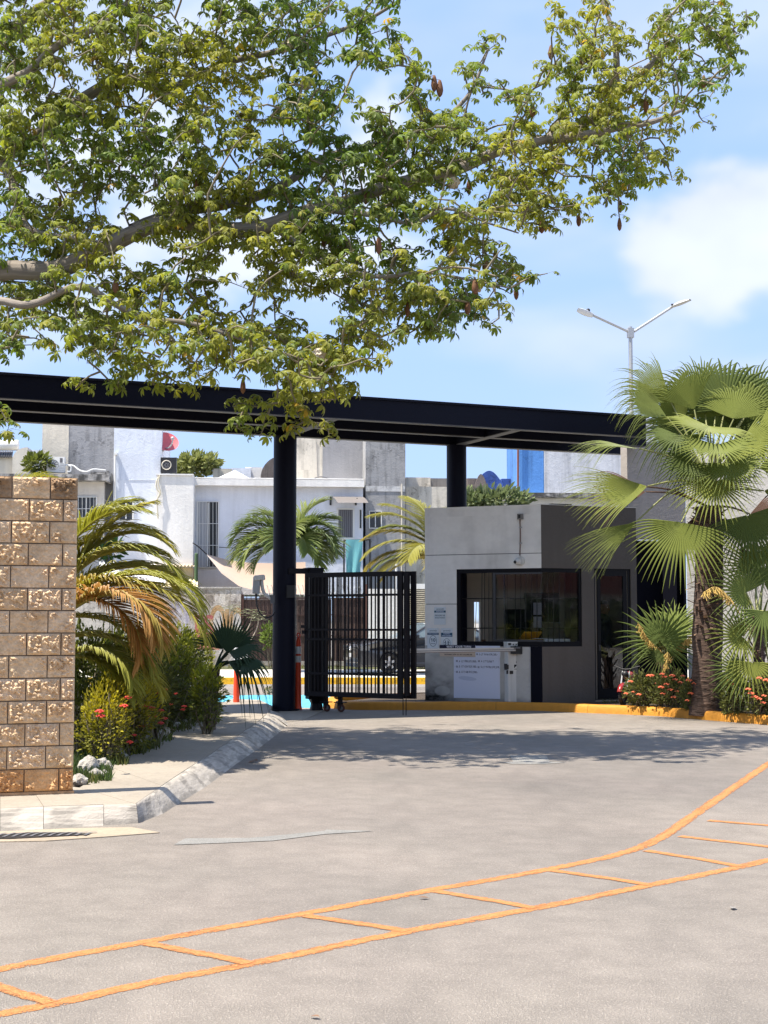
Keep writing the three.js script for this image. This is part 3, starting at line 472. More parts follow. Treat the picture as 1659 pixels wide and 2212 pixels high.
  // grey facing wall of the portal, its dark recess and the white wall with the palms
  const py = thing('portal_pylon', 'tall grey rendered pylon behind the booth with a dark navy recess below', 'pylon', FR.at(2.2, 0, -1.2));
  const zp = -0.75, pL = FR.hit(1356, 1100, zp)[0], pR = FR.hit(1481, 1100, zp)[0], pT = FR.hit(1420, 956, zp)[1], pB = FR.hit(1420, 1164, zp)[1];
  part('wall', uvm(FR.box(pL, pR, pB, pT, zp - 0.22, zp), -FR.a), M.pylon, py);
  part('recess', [FR.box(xr + 0.01, pR + 0.1, 0.1, pB, zp - 1.5, zp - 0.7), FR.box(pR - 0.06, pR, 0.1, pB, zp - 0.7, zp - 0.02)], M.navyMatt, py);
  const F2 = new Frame(FR.at(pR + 0.004, 0, zp), -22);
  const ww = thing('white_wall', 'white rendered wall behind the large fan palm at the right edge', 'wall', F2.at(1.5, 0, -0.1));
  part('wall', uvm(F2.box(0, 5, 0.1, pT - 0.12, -0.3, 0), -F2.a), M.whiteWall, ww);
}

// ------------------------------------------------------------------ things fixed to the booth
{
  const sheetOn = (F, u0, v0, u1, v1, z, draw, w, h) => { const [xa, ya] = F.hit(u0, v0, z), [xb, yb] = F.hit(u1, v1, z); const t = canvasTex(w, h, draw); const face = new THREE.PlaneGeometry(xb - xa, ya - yb); face.translate((xa + xb) / 2, (ya + yb) / 2, z + 0.0015); face.applyMatrix4(F.m); return { face, mat: mat(1, 1, 1, { map: t, roughness: 0.55 }), back: F.box(xa, xb, yb, ya, 0.002, z) }; };
  const sign = (name, label, cat, F, u0, v0, u1, v1, z, draw, w, h, backM = M.white) => { const s = sheetOn(F, u0, v0, u1, v1, z, draw, w, h); const c = F.px((u0 + u1) / 2, v1, z); const t = thing(name, label, cat, c); part('panel', s.back, backM, t); part('print', s.face, s.mat, t); return t; };
  const blue = '#24506b', ink = '#1d4257';
  const head = (g, w, bandY, bandH, lines) => { g.fillStyle = '#d5dce2'; g.fillRect(0, 0, w, 999); g.fillStyle = ink; g.font = '600 30px sans-serif'; g.textAlign = 'center'; g.textBaseline = 'middle'; g.fillText('paraíso', w * 0.44, bandY * 0.55); g.strokeStyle = ink; g.lineWidth = 5; g.beginPath(); g.ellipse(w * 0.75, bandY * 0.55, 15, 11, 0, 0, 7); g.stroke(); g.fillStyle = blue; g.fillRect(0, bandY, w, bandH); g.fillStyle = '#eef'; lines.forEach((l, i) => { g.font = `bold ${l[1]}px sans-serif`; g.fillText(l[0], w / 2, bandY + bandH * (i + 0.5) / lines.length); }); };
  sign('visitor_sign', 'white notice asking visitors to register, uppermost of three on the booth', 'sign', FL, 938, 1311.5, 963, 1349.5, 0.012, (g, w, h) => { head(g, w, 66, 36, [['VISITANTES', 27]]); g.fillStyle = ink; g.font = 'bold 42px sans-serif'; g.fillText('FAVOR DE', w / 2, 158); g.font = 'bold 30px sans-serif'; g.fillText('REGISTRARSE', w / 2, 200); }, 220, 330);
  sign('speed_sign', 'white speed notice with a circled 10 at the booth left edge', 'sign', FL, 923, 1357, 948, 1404, 0.012, (g, w, h) => { head(g, w, 84, 40, [['LÍMITE DE VELOCIDAD', 17]]); g.strokeStyle = ink; g.lineWidth = 7; g.beginPath(); g.ellipse(w / 2, 235, 66, 100, 0, 0, 7); g.stroke(); g.fillStyle = ink; g.font = 'bold 88px sans-serif'; g.fillText('10', w / 2, 218); g.font = '600 30px sans-serif'; g.fillText('km/h', w / 2, 282); }, 220, 400);
  sign('children_sign', 'white notice warning of playing children, right of the circled 10', 'sign', FL, 952.7, 1357, 977.5, 1404, 0.012, (g, w, h) => { head(g, w, 84, 74, [['CUIDADO', 29], ['NIÑOS JUGANDO', 23]]); g.strokeStyle = ink; g.lineWidth = 6; g.beginPath(); g.ellipse(w / 2, 280, 68, 88, 0, 0, 7); g.stroke(); g.fillStyle = ink; g.lineCap = 'round'; g.lineWidth = 11; for (const [x, s] of [[82, 1], [140, -1]]) { g.beginPath(); g.arc(x + 4 * s, 240, 11, 0, 7); g.fill(); g.beginPath(); g.moveTo(x, 256); g.lineTo(x - 3 * s, 290); g.lineTo(x + 18 * s, 312); g.moveTo(x - 3 * s, 290); g.lineTo(x - 20 * s, 318); g.moveTo(x, 262); g.lineTo(x + 20 * s, 276); g.moveTo(x, 262); g.lineTo(x - 20 * s, 270); g.stroke(); } }, 220, 400);
  sign('turn_banner', 'banner reading WAIT YOUR TURN on the booth behind the barrier arm', 'banner', FL, 950, 1393, 1027, 1418.5, 0.014, (g, w, h) => { g.fillStyle = '#0b1030'; g.fillRect(0, 0, w, h * 0.36); g.fillStyle = '#c9b6a4'; g.fillRect(0, h * 0.36, w, h); g.fillStyle = '#f0f0f4'; g.textAlign = 'center'; g.textBaseline = 'middle'; g.font = 'bold 66px sans-serif'; g.fillText('WAIT YOUR TURN', w * 0.54, h * 0.15); g.fillStyle = '#1a1512'; g.font = 'bold 44px sans-serif'; g.fillText('REPARACIÓN ES DE $10,000.00', w * 0.52, h * 0.83, w * 0.78); }, 800, 264);
  const hand = (g, s, x, y, size) => { g.save(); g.fillStyle = '#141c3c'; g.font = `bold ${size}px sans-serif`; g.textBaseline = 'middle'; g.textAlign = 'left'; let cx = x; const r = rng(Math.round(y * 7 + x)); for (const ch of s) { g.save(); g.translate(cx, y + (r() - 0.5) * size * 0.16); g.rotate((r() - 0.5) * 0.2); g.scale(0.82, 1.12); g.fillText(ch, 0, 0); g.restore(); cx += g.measureText(ch).width * 0.8 + size * 0.02; } g.restore(); };
  sign('price_board', 'whiteboard with handwritten lots and prices low on the booth wall', 'whiteboard', FL, 980, 1419, 1080, 1510, 0.02, (g, w, h) => { g.fillStyle = '#d3d8ea'; g.fillRect(0, 0, w, h); g.fillStyle = 'rgba(150,158,185,0.35)'; g.beginPath(); g.ellipse(w * 0.3, h * 0.52, w * 0.2, h * 0.05, 0.1, 0, 7); g.fill(); hand(g, '· M. 4  LT 10B $21,050.-', 26, 96, 56); hand(g, 'M. 4  LT 12-9A 7', 545, 92, 56); hand(g, '· M. 5  LT 12A $23,180.-', 26, 216, 56); hand(g, 'M. 5 LT 19-9B $10,510.-', 535, 222, 56); hand(g, '· M. 6  LT 7-6B $12,500.-', 26, 340, 56); }, 1024, 932);
  sign('price_sheet', 'white sheet with one handwritten price overlapping the top of the whiteboard', 'paper', FL, 1027, 1395, 1080, 1421, 0.025, (g, w, h) => { g.fillStyle = '#d6dbec'; g.fillRect(0, 0, w, h); hand(g, 'M. 5 LT 19 6A $38,205.-', 18, h * 0.72, 55); }, 560, 275);
  // dome camera, conduit and box
  const cam = thing('dome_camera', 'white dome security camera under the groove of the booth wall', 'security camera', FL.px(1122, 1222, 0.06));
  const dome = (u, v, r, z) => new THREE.SphereGeometry(r, 24, 16).applyMatrix4(new THREE.Matrix4().setPosition(FL.px(u, v, z)));
  part('base', new THREE.CylinderGeometry(0.075, 0.085, 0.05, 24).rotateX(Math.PI / 2).applyMatrix4(new THREE.Matrix4().makeRotationY(FL.a)).translate(...FL.px(1123, 1212, 0.025).toArray()), M.whiteDirty, cam);
  part('body', dome(1118, 1213, 0.062, 0.085), M.whiteDirty, cam); part('lens', dome(1113, 1214, 0.03, 0.13), M.black, cam);
  const cb = thing('cable_box', 'small square outlet box with a conduit running down the booth wall', 'cable box', FL.px(1123, 1121, 0.02));
  part('box', FL.pbox(1117, 1110, 1129, 1121.5, 0, 0.05), mat(0.2, 0.19, 0.18), cb); part('cover', FL.pbox(1119, 1112, 1124, 1119, 0.05, 0.056), M.black, cb);
  part('conduit', tube([FL.px(1123, 1120, 0.02), FL.px(1124, 1160, 0.018), FL.px(1123, 1200, 0.02)], 0.011), mat(0.2, 0.14, 0.12), cb);
  for (const v of [1138, 1172]) part('clip', FL.pbox(1121, v, 1127, v + 2.5, 0.012, 0.034), M.grey, cb);
  // black pad at the corner foot
  single('corner_guard', 'tall black guard strip standing at the foot of the booth corner', 'guard strip', FL.pbox(1146, 1397, 1171, 1518, 0.002, 0.03), M.navyMatt);
  single('junction_cover', 'shallow cover box on the roof edge of the booth', 'cover', FR.pbox(1193, 1087.5, 1235, 1092, -0.14, -0.02), mat(0.05, 0.05, 0.05));
}

// ------------------------------------------------------------------ barrier
{
  const o = G(1098, 1518, 0.125), F = new Frame(o, 20), w = F.hit(1125.5, 1450)[0], yT = F.hit(1110, 1388)[1];
  const t = thing('barrier', 'white boom barrier cabinet with a pale arm stretched across the lane', 'barrier', o);
  part('cabinet', rbx(0, w, 0.125, yT, -0.3, 0, 0.012).applyMatrix4(F.m), M.whiteDirty, t);
  part('lid', F.box(-0.004, w + 0.004, yT - 0.002, yT + 0.012, -0.305, 0.004), M.white, t);
  const pb = (u0, v0, u1, v1, z0, z1, m, n) => part(n, F.pbox(u0, v0, u1, v1, z0, z1), m, t);
  pb(1107, 1396, 1128.5, 1413, 0.004, 0.085, M.black, 'arm_bracket'); pb(1111, 1398, 1124, 1401, 0.086, 0.11, M.greyDark, 'arm_bracket');
  pb(1098, 1389, 1104, 1393.5, 0.001, 0.006, M.black, 'hole_cover');
  for (const [u, v] of [[1108, 1391], [1114, 1391], [1112, 1395], [1115, 1429]]) pb(u, v, u + 2.4, v + 2.6, 0.001, 0.006, M.black, 'screw');
  pb(1101, 1449, 1108.6, 1456, 0.001, 0.006, M.black, 'sensor'); pb(1118.5, 1448, 1125.2, 1456, 0.001, 0.006, M.black, 'sensor');
  part('keypad', [F.pbox(1091, 1434, 1096, 1447, 0.005, 0.05), F.pbox(1093.5, 1436, 1099, 1446, 0.05, 0.07)], M.black, t);
  pb(1094, 1448, 1098, 1456, 0.003, 0.01, M.black, 'sensor');
  { const [xa, ya] = F.hit(1109, 1438, 0), [xb, yb] = F.hit(1120.5, 1453.5, 0); const g = new THREE.PlaneGeometry(xb - xa, ya - yb).translate((xa + xb) / 2, (ya + yb) / 2 + 0.03, 0.003).applyMatrix4(F.m);
    part('logo_plate', g, mat(1, 1, 1, { map: canvasTex(160, 200, (c, W2, H2) => { c.fillStyle = '#dcdad4'; c.fillRect(0, 0, W2, H2); c.fillStyle = '#1b1d24'; c.fillRect(18, 16, 124, 92); c.fillStyle = '#dcdad4'; c.beginPath(); c.moveTo(40, 108); c.quadraticCurveTo(70, 50, 142, 46); c.lineTo(142, 108); c.fill(); c.fillStyle = '#1b1d24'; c.font = 'bold 44px sans-serif'; c.textAlign = 'center'; c.fillText('CAME', 80, 160); }) }), t); }
  // arm: a tapering pale bar with a dark rubber groove
  const a = F.px(1112, 1402.5, 0.06), b = P(872, 1406.3, 23.6);
  const dir = b.clone().sub(a), Ln = dir.length(); const bar = (h0, h1, y, d, m, n) => { const g = bx(0, Ln, -1, 1, -d, d); const p = g.attributes.position; for (let i = 0; i < p.count; i++) { const k = p.getX(i) / Ln; p.setY(i, y + p.getY(i) * lerp(h0, h1, k)); } const q = new THREE.Quaternion().setFromUnitVectors(new THREE.Vector3(1, 0, 0), dir.clone().normalize()); g.applyQuaternion(q).translate(a.x, a.y, a.z); g.computeVertexNormals(); part(n, g, m, t); };
  bar(0.029, 0.036, 0.0, 0.03, M.alu, 'arm'); bar(0.005, 0.006, -0.004, 0.0345, M.greyDark, 'arm_groove'); bar(0.004, 0.005, -0.034, 0.032, mat(0.08, 0.05, 0.04), 'arm_edge');
}

// ------------------------------------------------------------------ folding gate
{
  const y0 = 0.265, a = G(659, 1503, y0), b = G(870, 1510, y0);
  const F = new Frame(a, Math.atan2(-(b.z - a.z), b.x - a.x) * 180 / Math.PI), Lx = Math.hypot(b.x - a.x, b.z - a.z), yT = F.hit(760, 1236)[1];
  const gate = thing('folding_gate', 'black barred steel gate folded open beside the dark column', 'gate', F.at(Lx / 2, 0, 0));
  const leaf = (fr, x0, x1, dz, n, fw) => {
    const y = v => fr.hit(700, v, 0)[1];
    part('top_rail', fr.box(x0, x1, yT - 0.075, yT, dz - 0.025, dz + 0.025), M.gate, gate);
    part('bottom_rail', fr.box(x0, x1, y0, y0 + 0.075, dz - 0.025, dz + 0.025), M.gate, gate);
    part('stile', fr.box(x0 - 0.001, x0 + fw, y0 + 0.075, yT - 0.075, dz - 0.024, dz + 0.024), M.gate, gate); part('stile', fr.box(x1 - fw * 1.3, x1 + 0.001, y0 + 0.075, yT - 0.075, dz - 0.024, dz + 0.024), M.gate, gate);
    for (const v of [1286, 1360, 1381, 1455]) part('rail', fr.box(x0 + fw, x1 - fw * 1.3, y(v) - 0.017, y(v) + 0.017, dz + 0.011, dz + 0.028), M.gate, gate);
    for (let i = 0; i < n; i++) { const x = x0 + fw + (x1 - fw * 2.3 - x0) * (i + 0.9) / n; part('bar', fr.box(x - 0.0085, x + 0.0085, y0 + 0.075, yT - 0.075, dz - 0.01, dz + 0.01), M.gate, gate); }
  };
  leaf(F, 0, Lx, 0, 24, 0.05);
  const xe = F.hit(897, 1400, -0.14)[0];
  leaf(F, 0.28, xe, -0.16, 13, 0.055);
  part('hinge_plate', F.box(Lx + 0.02, Lx + 0.07, y0 + 0.05, yT - 0.02, -0.12, 0.0), M.gate, gate);
  for (const y of [0.6, 1.3, 2.05]) part('hinge', tube([F.at(Lx + 0.045, y, 0.01), F.at(Lx + 0.045, y + 0.12, 0.01)], 0.022), M.gate, gate);
  const gf = (u) => F.hit(u, 1500, 0)[0];
  for (const u of [873, 879.5]) { const x = gf(u); part('drop_rod', tube([F.at(x, 0.005, 0.035), F.at(x, 0.85, 0.035)], 0.008, 6), M.gate, gate); }
  part('latch', F.box(-0.05, 0.06, 1.42, 1.47, 0.026, 0.06), M.gate, gate); part('latch', F.box(-0.04, 0.02, 1.32, 1.38, 0.026, 0.05), M.gate, gate);
  // castors under the folded leaf
  for (const u of [704, 735]) {
    const x = F.hit(u, 1530, -0.16)[0]; const w = new THREE.Group(); w.name = 'castor'; gate.add(w);
    part('stem', F.box(x - 0.03, x + 0.03, 0.13, y0, -0.19, -0.13), M.gate, w); part('plate', F.box(x - 0.09, x + 0.09, 0.155, 0.17, -0.23, -0.09), M.gate, w);
    part('wheel', new THREE.TorusGeometry(0.042, 0.024, 10, 24).rotateY(0.3).translate(...F.at(x + 0.02, 0.066, -0.16).toArray()), mat(0.09, 0.035, 0.025), w); part('hub', new THREE.CylinderGeometry(0.03, 0.03, 0.05, 16).rotateX(Math.PI / 2).translate(...F.at(x + 0.02, 0.066, -0.16).toArray()), M.greyDark, w);
    part('fork', [F.box(x - 0.035, x + 0.03, 0.06, 0.155, -0.13, -0.122), F.box(x - 0.035, x + 0.03, 0.06, 0.155, -0.198, -0.19)], M.gate, w);
  }
  // post that carries it, tied to the column
  const p0 = P(683, 1533, 24.62), po = thing('gate_post', 'thick black gate post on a flared foot tied to the dark column', 'post', new THREE.Vector3(p0.x, 0, p0.z)), FP = new Frame(p0, 23);
  part('post', FP.pbox(669, 1238, 697, 1510, -0.2, 0), M.gate, po); part('side_tube', FP.pbox(699.5, 1240, 709, 1520, -0.12, -0.04), M.gate, po);
  part('cap_plate', [FP.pbox(666, 1226, 702, 1229, -0.26, 0.03), FP.pbox(670, 1229, 699, 1238, -0.22, 0.01)], M.gate, po);
  const ft = new THREE.CylinderGeometry(0.21, 0.11, 0.16, 4, 1).rotateY(Math.PI / 4 + FP.a).translate(p0.x, 0.2, p0.z - 0.1); part('foot', [ft, new THREE.CylinderGeometry(0.11, 0.13, 0.14, 4).rotateY(Math.PI / 4 + FP.a).translate(p0.x, 0.06, p0.z - 0.1)], M.gate, po);
  part('tie_beam', FP.pbox(624, 1227.5, 670, 1239.5, -0.12, -0.03), M.gate, po);
}

// ------------------------------------------------------------------ flexible marker posts
{
  const make = (u, v, where) => {
    const o = G(u, v, 0.01), t = thing('marker_post', where, 'marker post', o, 'orange marker posts by the dark column'), px = -o.z / FOCAL;
    const y = q => o.y + (v - q) * px;
    const lath = (a, r) => part(a[0], new THREE.LatheGeometry(r.map(([rr, q]) => new THREE.Vector2(rr, y(q) - o.y)), 28).translate(o.x, o.y, o.z), a[1], t);
    lath(['body', M.orangePlastic], [[0.0, v], [0.07, v], [0.066, v - 3], [0.058, v - 10], [0.046, 1432.5], [0.044, 1397], [0.043, 1385], [0.03, 1381], [0.026, 1378], [0, 1377.5]]);
    for (const [a, b] of [[1398, 1414], [1418, 1432]]) lath(['reflective_band', M.reflective], [[0.0478, b], [0.0462, a]]);
    part('handle', new THREE.TorusGeometry(0.026, 0.011, 8, 20).scale(1, 1.3, 1).translate(o.x, y(1374), o.z), M.orangePlastic, t);
  };
  make(510.5, 1530.5, 'orange marker post left of the dark column behind fan palm leaves'); make(644, 1533, 'orange marker post just right of the dark column');
}
// ------------------------------------------------------------------ camera on the column
{
  const F = new Frame(P(590, 1300, 24.35), 0), t = thing('plate_camera', 'grey boxed camera on a curved bracket at the left of the dark column', 'security camera', F.px(588, 1300));
  part('housing', rbx(-0.06, 0.06, -0.15, 0.15, -0.09, 0.06, 0.02).rotateZ(-0.05).translate(...F.px(554, 1264, 0.02).toArray()), M.grey, t);
  part('hood', rbx(-0.085, 0.085, -0.045, 0.045, -0.1, 0.09, 0.014).rotateZ(0.1).translate(...F.px(561, 1248, 0.02).toArray()), M.whiteDirty, t);
  part('bracket', tube([F.px(565, 1252), F.px(567, 1270), F.px(571, 1282), F.px(580, 1289), F.px(587, 1294)], 0.03, 10), M.whiteDirty, t);
  part('plate', F.pbox(584, 1286, 593, 1303, -0.06, 0.05), M.greyDark, t);
  part('gland', tube([F.px(553.5, 1281), F.px(553.5, 1288)], 0.024), M.black, t);
  part('cable', tube([F.px(553.5, 1287), F.px(555, 1308), F.px(562, 1325), F.px(574, 1334), F.px(588, 1330), F.px(593, 1322)], 0.012), M.black, t);
}
// ------------------------------------------------------------------ houses beyond the street
const FH = new Frame(P(600, 1300, 52), 5);
const paintM = (r, g, b, o) => wallMat(r, g, b, o), mouldM = (r, g, b, s = 3.2) => mat(r, g, b, { map: rep(T.mould, s), bumpMap: T.stucco, bumpScale: 0.011, roughness: 0.95 });
const HM = {  // some of these tones stand for lit and shaded faces
  cream: paintM(0.74, 0.68, 0.57), grey: mouldM(0.36, 0.36, 0.37, 4), blue: paintM(0.72, 0.77, 0.86), white: paintM(0.88, 0.86, 0.82), paleBlue: paintM(0.82, 0.85, 0.92), darkGrey: mouldM(0.34, 0.34, 0.345, 2.6), shadeGrey: paintM(0.33, 0.33, 0.345), creamDirty: mouldM(0.66, 0.61, 0.52, 3.6),
  ledge: mat(0.5, 0.48, 0.46, { map: T.soot, bumpMap: T.stucco, bumpScale: 0.02 }), vivid: mouldM(0.10, 0.28, 0.66, 5), deep: mouldM(0.045, 0.10, 0.34, 4), stained: mouldM(0.58, 0.60, 0.64, 5), winFrame: mat(0.72, 0.72, 0.70, { roughness: 0.6 }), winDark: mat(0.03, 0.032, 0.036, { roughness: 0.15 }), curtain: mat(0.45, 0.46, 0.48), brownArch: mouldM(0.17, 0.14, 0.125, 2),
};
const wl = (F, u0, v0, u1, v1, z0, z1) => uvm(F.pbox(u0, v0, u1, v1, z0, z1), -F.a);
function house(name, label, u, v) { return thing(name, label, 'house', FH.px(u, v).setY(-0.1)); }
// a window: recessed dark glass, white frame, optional bars
function windowAt(parent, u0, v0, u1, v1, z, { bars = 0, rails = 0, split = 1, frame = 1.6, barM = HM.winFrame, curtain = false, blind } = {}) {
  const w = new THREE.Group(); w.name = 'window'; parent.add(w);
  const F = FH;
  part('pane', F.pbox(u0, v0, u1, v1, z + 0.002, z + 0.012), blind || HM.winDark, w);
  if (curtain) { const [xa, ya] = F.hit(u0, v0, z), [xb, yb] = F.hit(u1, v1, z), n = 26; const row = y => Array.from({ length: n }, (_, i) => F.at(lerp(xa, lerp(xa, xb, 0.45), i / (n - 1)), y, z + 0.03 + 0.012 * Math.sin(i * 1.7))); part('curtain', quadStrip([row(ya), row(yb)]), HM.curtain, w); }
  const f = frame, sp = [];
  for (let i = 1; i < split; i++) { const u = lerp(u0, u1, i / split); sp.push(F.pbox(u - f / 2, v0 + f, u + f / 2, v1 - f, z, z + 0.05)); }
  part('frame', [F.pbox(u0 - f, v0 - f, u1 + f, v0, z, z + 0.05), F.pbox(u0 - f, v1, u1 + f, v1 + f, z, z + 0.05), F.pbox(u0 - f, v0, u0, v1, z, z + 0.05), F.pbox(u1, v0, u1 + f, v1, z, z + 0.05), ...sp], HM.winFrame, w);
  for (let i = 0; i < bars; i++) { const u = lerp(u0, u1, (i + 0.5) / bars); part('bar', F.pbar(u, v0 - 1, u, v1 + 1, z + 0.11, 0.009, 5), barM, w); }
  for (let i = 0; i < rails; i++) { const v = lerp(v0, v1, rails === 1 ? 0.5 : i / (rails - 1)); part('rail', F.pbar(u0 - 1, v, u1 + 1, v, z + 0.115, 0.011, 5), barM, w); }
  return w;
}
{
  // grey tower house, far left
  const a = house('tower_house', 'house at the far left with a mouldy tower coloured cream for sun and grey for shade and a sooty flat ledge', 130, 1200);
  part('wall', wl(FH, 146, 905, 246.5, 1270, -3, 0.4), HM.grey, a); part('tower_side', wl(FH, 92, 905, 146, 1100, -3, 0.41), HM.cream, a);  // cream strip and grey front carry sun and shade in their colour
  part('wall', wl(FH, -80, 1038, 222, 1280, 0.41, 1.0), paintM(0.70, 0.66, 0.60), a);
  const led = part('ledge', [wl(FH, -90, 1022, 233, 1038, 0.41, 1.6)], HM.ledge, a); part('upstand', [wl(FH, 230, 1017, 235, 1040, 0.41, 1.62), wl(FH, 195, 1019, 232, 1024, 0.42, 0.6)], HM.ledge, a);
  windowAt(a, 165, 1074, 207, 1124, 1.0, { bars: 5, rails: 3, split: 2 }); windowAt(a, 224, 1082, 235, 1112, 0.4, { bars: 2, rails: 2 });
  // pale blue house
  const b = house('pale_blue_house', 'pale blue rendered house wall with a small sliding window', 296, 1220);
  part('wall', wl(FH, 247, 902, 345.5, 1275, -4, 0.9), HM.blue, b);
  windowAt(b, 258, 1084, 286, 1123, 0.9, { split: 2, frame: 2.2 });
  part('drainpipe', FH.pbar(248.6, 980, 248.6, 1214, 0.98, 0.04, 8), HM.winFrame, b); part('pipe_hood', FH.pbox(246, 977, 253, 982, 0.9, 1.15), HM.winFrame, b);
  part('band', wl(FH, 252, 1036, 345, 1037.5, 0.9, 0.915), HM.blue, b);
  // white house with the long facade
  const c = house('white_house', 'long white house with a barred window, a door under an awning and a flat parapet', 600, 1255);
  part('wing', wl(FH, 338, 1027, 416, 1275, -4, 1.9), HM.white, c); part('wall', wl(FH, 416, 1046, 784, 1285, -4, 0.55), HM.paleBlue, c);  // pale blue puts the shade of the facade into its colour, white the sunlit wing
  part('parapet', [wl(FH, 416.5, 1034, 600, 1049.5, 0.55, 0.95), wl(FH, 600, 1036, 787, 1052, 0.55, 0.951)], HM.white, c); part('wing_cap', wl(FH, 337, 1023, 418, 1027, -4, 1.95), HM.white, c);
  part('roof', wl(FH, 417, 1031, 785, 1036, -4, 0.5), HM.white, c);
  windowAt(c, 427, 1084, 471, 1225, 0.55, { bars: 6, rails: 4, split: 2, curtain: true });
  const door = windowAt(c, 731, 1101, 762, 1161, 0.55, { split: 1, frame: 4, blind: mat(0.16, 0.16, 0.18) }); door.name = 'door';
  for (let i = 0; i < 7; i++) part('slat', FH.pbar(733 + i * 4.4, 1102, 733 + i * 4.4, 1160, 0.58, 0.02, 5), mat(0.22, 0.22, 0.24), door);
  windowAt(c, 777, 1101, 781, 1141, 0.55, { frame: 1 });
  const aw = new THREE.Group(); aw.name = 'awning'; c.add(aw);
  { const [x0, y0] = FH.hit(713, 1076, 0.6), [x1] = FH.hit(770, 1076, 0.6); const rowsA = []; for (let i = 0; i <= 6; i++) { const t = i / 6; rowsA.push([0, 0.25, 0.5, 0.75, 1].map(k => FH.at(lerp(x0, x1 + 0.15, k) + t * 0.22, y0 + 0.06 - 0.30 * t * t, 0.58 + 0.95 * t))); } part('sheet', quadStrip(rowsA), phy(0.25, 0.22, 0.2, { transmission: 0.3, thickness: 0, roughness: 0.4 }), aw); for (const k of [0.02, 0.98]) part('bracket', [tube([FH.at(lerp(x0, x1, k), y0 - 0.25, 0.57), FH.at(lerp(x0, x1, k), y0 + 0.05, 0.57)], 0.035), tube([FH.at(lerp(x0, x1, k), y0 - 0.2, 0.58), FH.at(lerp(x0, x1, k), y0 - 0.05, 1.2)], 0.02)], M.black, aw); }
  // roof tower of the white house
  const d = house('roof_tower', 'roof tower behind the white parapet, coloured cream for its lit left and grey for its shaded right', 717, 1040);
  part('wall', wl(FH, 600, 900, 697, 1045, -4.5, -1.2), HM.creamDirty, d); part('wall', wl(FH, 697, 900, 790, 1045, -4.6, -1.15), HM.shadeGrey, d); part('wall_stain', FH.pbar(684, 955, 686, 1030, -1.18, 0.012, 5), HM.darkGrey, d);  // lit left and shaded right of the tower are painted as cream and grey
  part('cable', tube([FH.px(672, 1036, -0.9), FH.px(690, 1030, -0.9), FH.px(705, 1032, -0.9), FH.px(713, 1036, -0.9)], 0.02), M.greyDark, d);
  const e = house('mouldy_house', 'tall house wall of bare grey render with black mould and one small window', 833, 1250);
  part('wall', wl(FH, 790, 905, 876, 1285, -5, 0.45), HM.darkGrey, e); windowAt(e, 799, 1105, 823, 1140, 0.45, { split: 2, frame: 1.8 }); part('drainpipe', FH.pbar(868, 1045, 868, 1270, 0.52, 0.03), HM.creamDirty, e); part('band', wl(FH, 790, 1050, 875, 1062, 0.45, 0.47), mouldM(0.6, 0.6, 0.6, 2), e);
  // low house right of it
  const f = house('low_cream_house', 'low cream house with dirty parapets behind the yellow palm', 930, 1250);
  part('parapet', [wl(FH, 877, 1031, 930, 1052, -5, -3), ], HM.creamDirty, f); part('parapet', wl(FH, 930, 1033, 1012, 1056, -5.2, -3.1), mat(0.2, 0.19, 0.18, { map: rep(T.mould, 2) }), f); part('wall', wl(FH, 876.5, 1051, 1012, 1285, -3, 0.1), HM.creamDirty, f);
  // blue house with arch
  const g = house('blue_house', 'house with a blue arched parapet and a tall blue and grey stained tower', 1200, 1250);
  const arch = (u0, u1, vb, vt, z0, z1) => { const [x0, yb] = FH.hit(u0, vb, z1), [x1, yt] = FH.hit(u1, vt, z1); const s = new THREE.Shape(); s.moveTo(x0, yb); s.lineTo(x1, yb); const n = 18; for (let i = 0; i <= n; i++) { const k = i / n; s.lineTo(lerp(x1, x0, k), lerp(yb, yt, 0.35) + (yt - lerp(yb, yt, 0.35)) * Math.sin(Math.PI * k)); } return uvm(new THREE.ExtrudeGeometry(s, { depth: z1 - z0, bevelEnabled: false }).translate(0, 0, z0).applyMatrix4(FH.m)); };
  part('arch', arch(1028, 1086, 1060, 1017, -2.5, -2), HM.deep, g); part('arch_side', arch(1026, 1052, 1060, 1024, -1.99, -1.9), HM.brownArch, g); part('parapet', wl(FH, 1084, 1034, 1118, 1062, -2.6, -2.1), HM.deep, g); part('parapet', wl(FH, 1010, 1033, 1030, 1060, -2.6, -2.1), HM.brownArch, g);
  part('tower_front', wl(FH, 1121, 900, 1175, 1066, -3, -0.3), HM.vivid, g); part('tower_side', wl(FH, 1175, 900, 1420, 1066, -3.1, -0.25), HM.stained, g); part('pipe', FH.pbar(1119, 900, 1119, 1061, -0.2, 0.04), mat(0.18, 0.07, 0.05), g);
  part('ledge', wl(FH, 1030, 1063, 1420, 1076, 0.4, 0.95), HM.ledge, g); part('wall', wl(FH, 1012.5, 1075, 1420, 1285, -3, 0.5), paintM(0.72, 0.70, 0.68), g);
  // roofs farther back
  const F2 = FH, h = thing('far_roofs', 'low far roofs with a barrel-topped dark stair head left of the dark column', 'house', FH.px(530, 1060, -14).setY(-0.1));
  part('wall', wl(F2, 460, 1012, 500, 1120, -18, -14), HM.creamDirty, h); part('wall', wl(F2, 500, 1011, 541, 1120, -18, -14.1), HM.paleBlue, h); part('wall', wl(F2, 530, 1009, 566, 1120, -18, -14.3), HM.white, h);
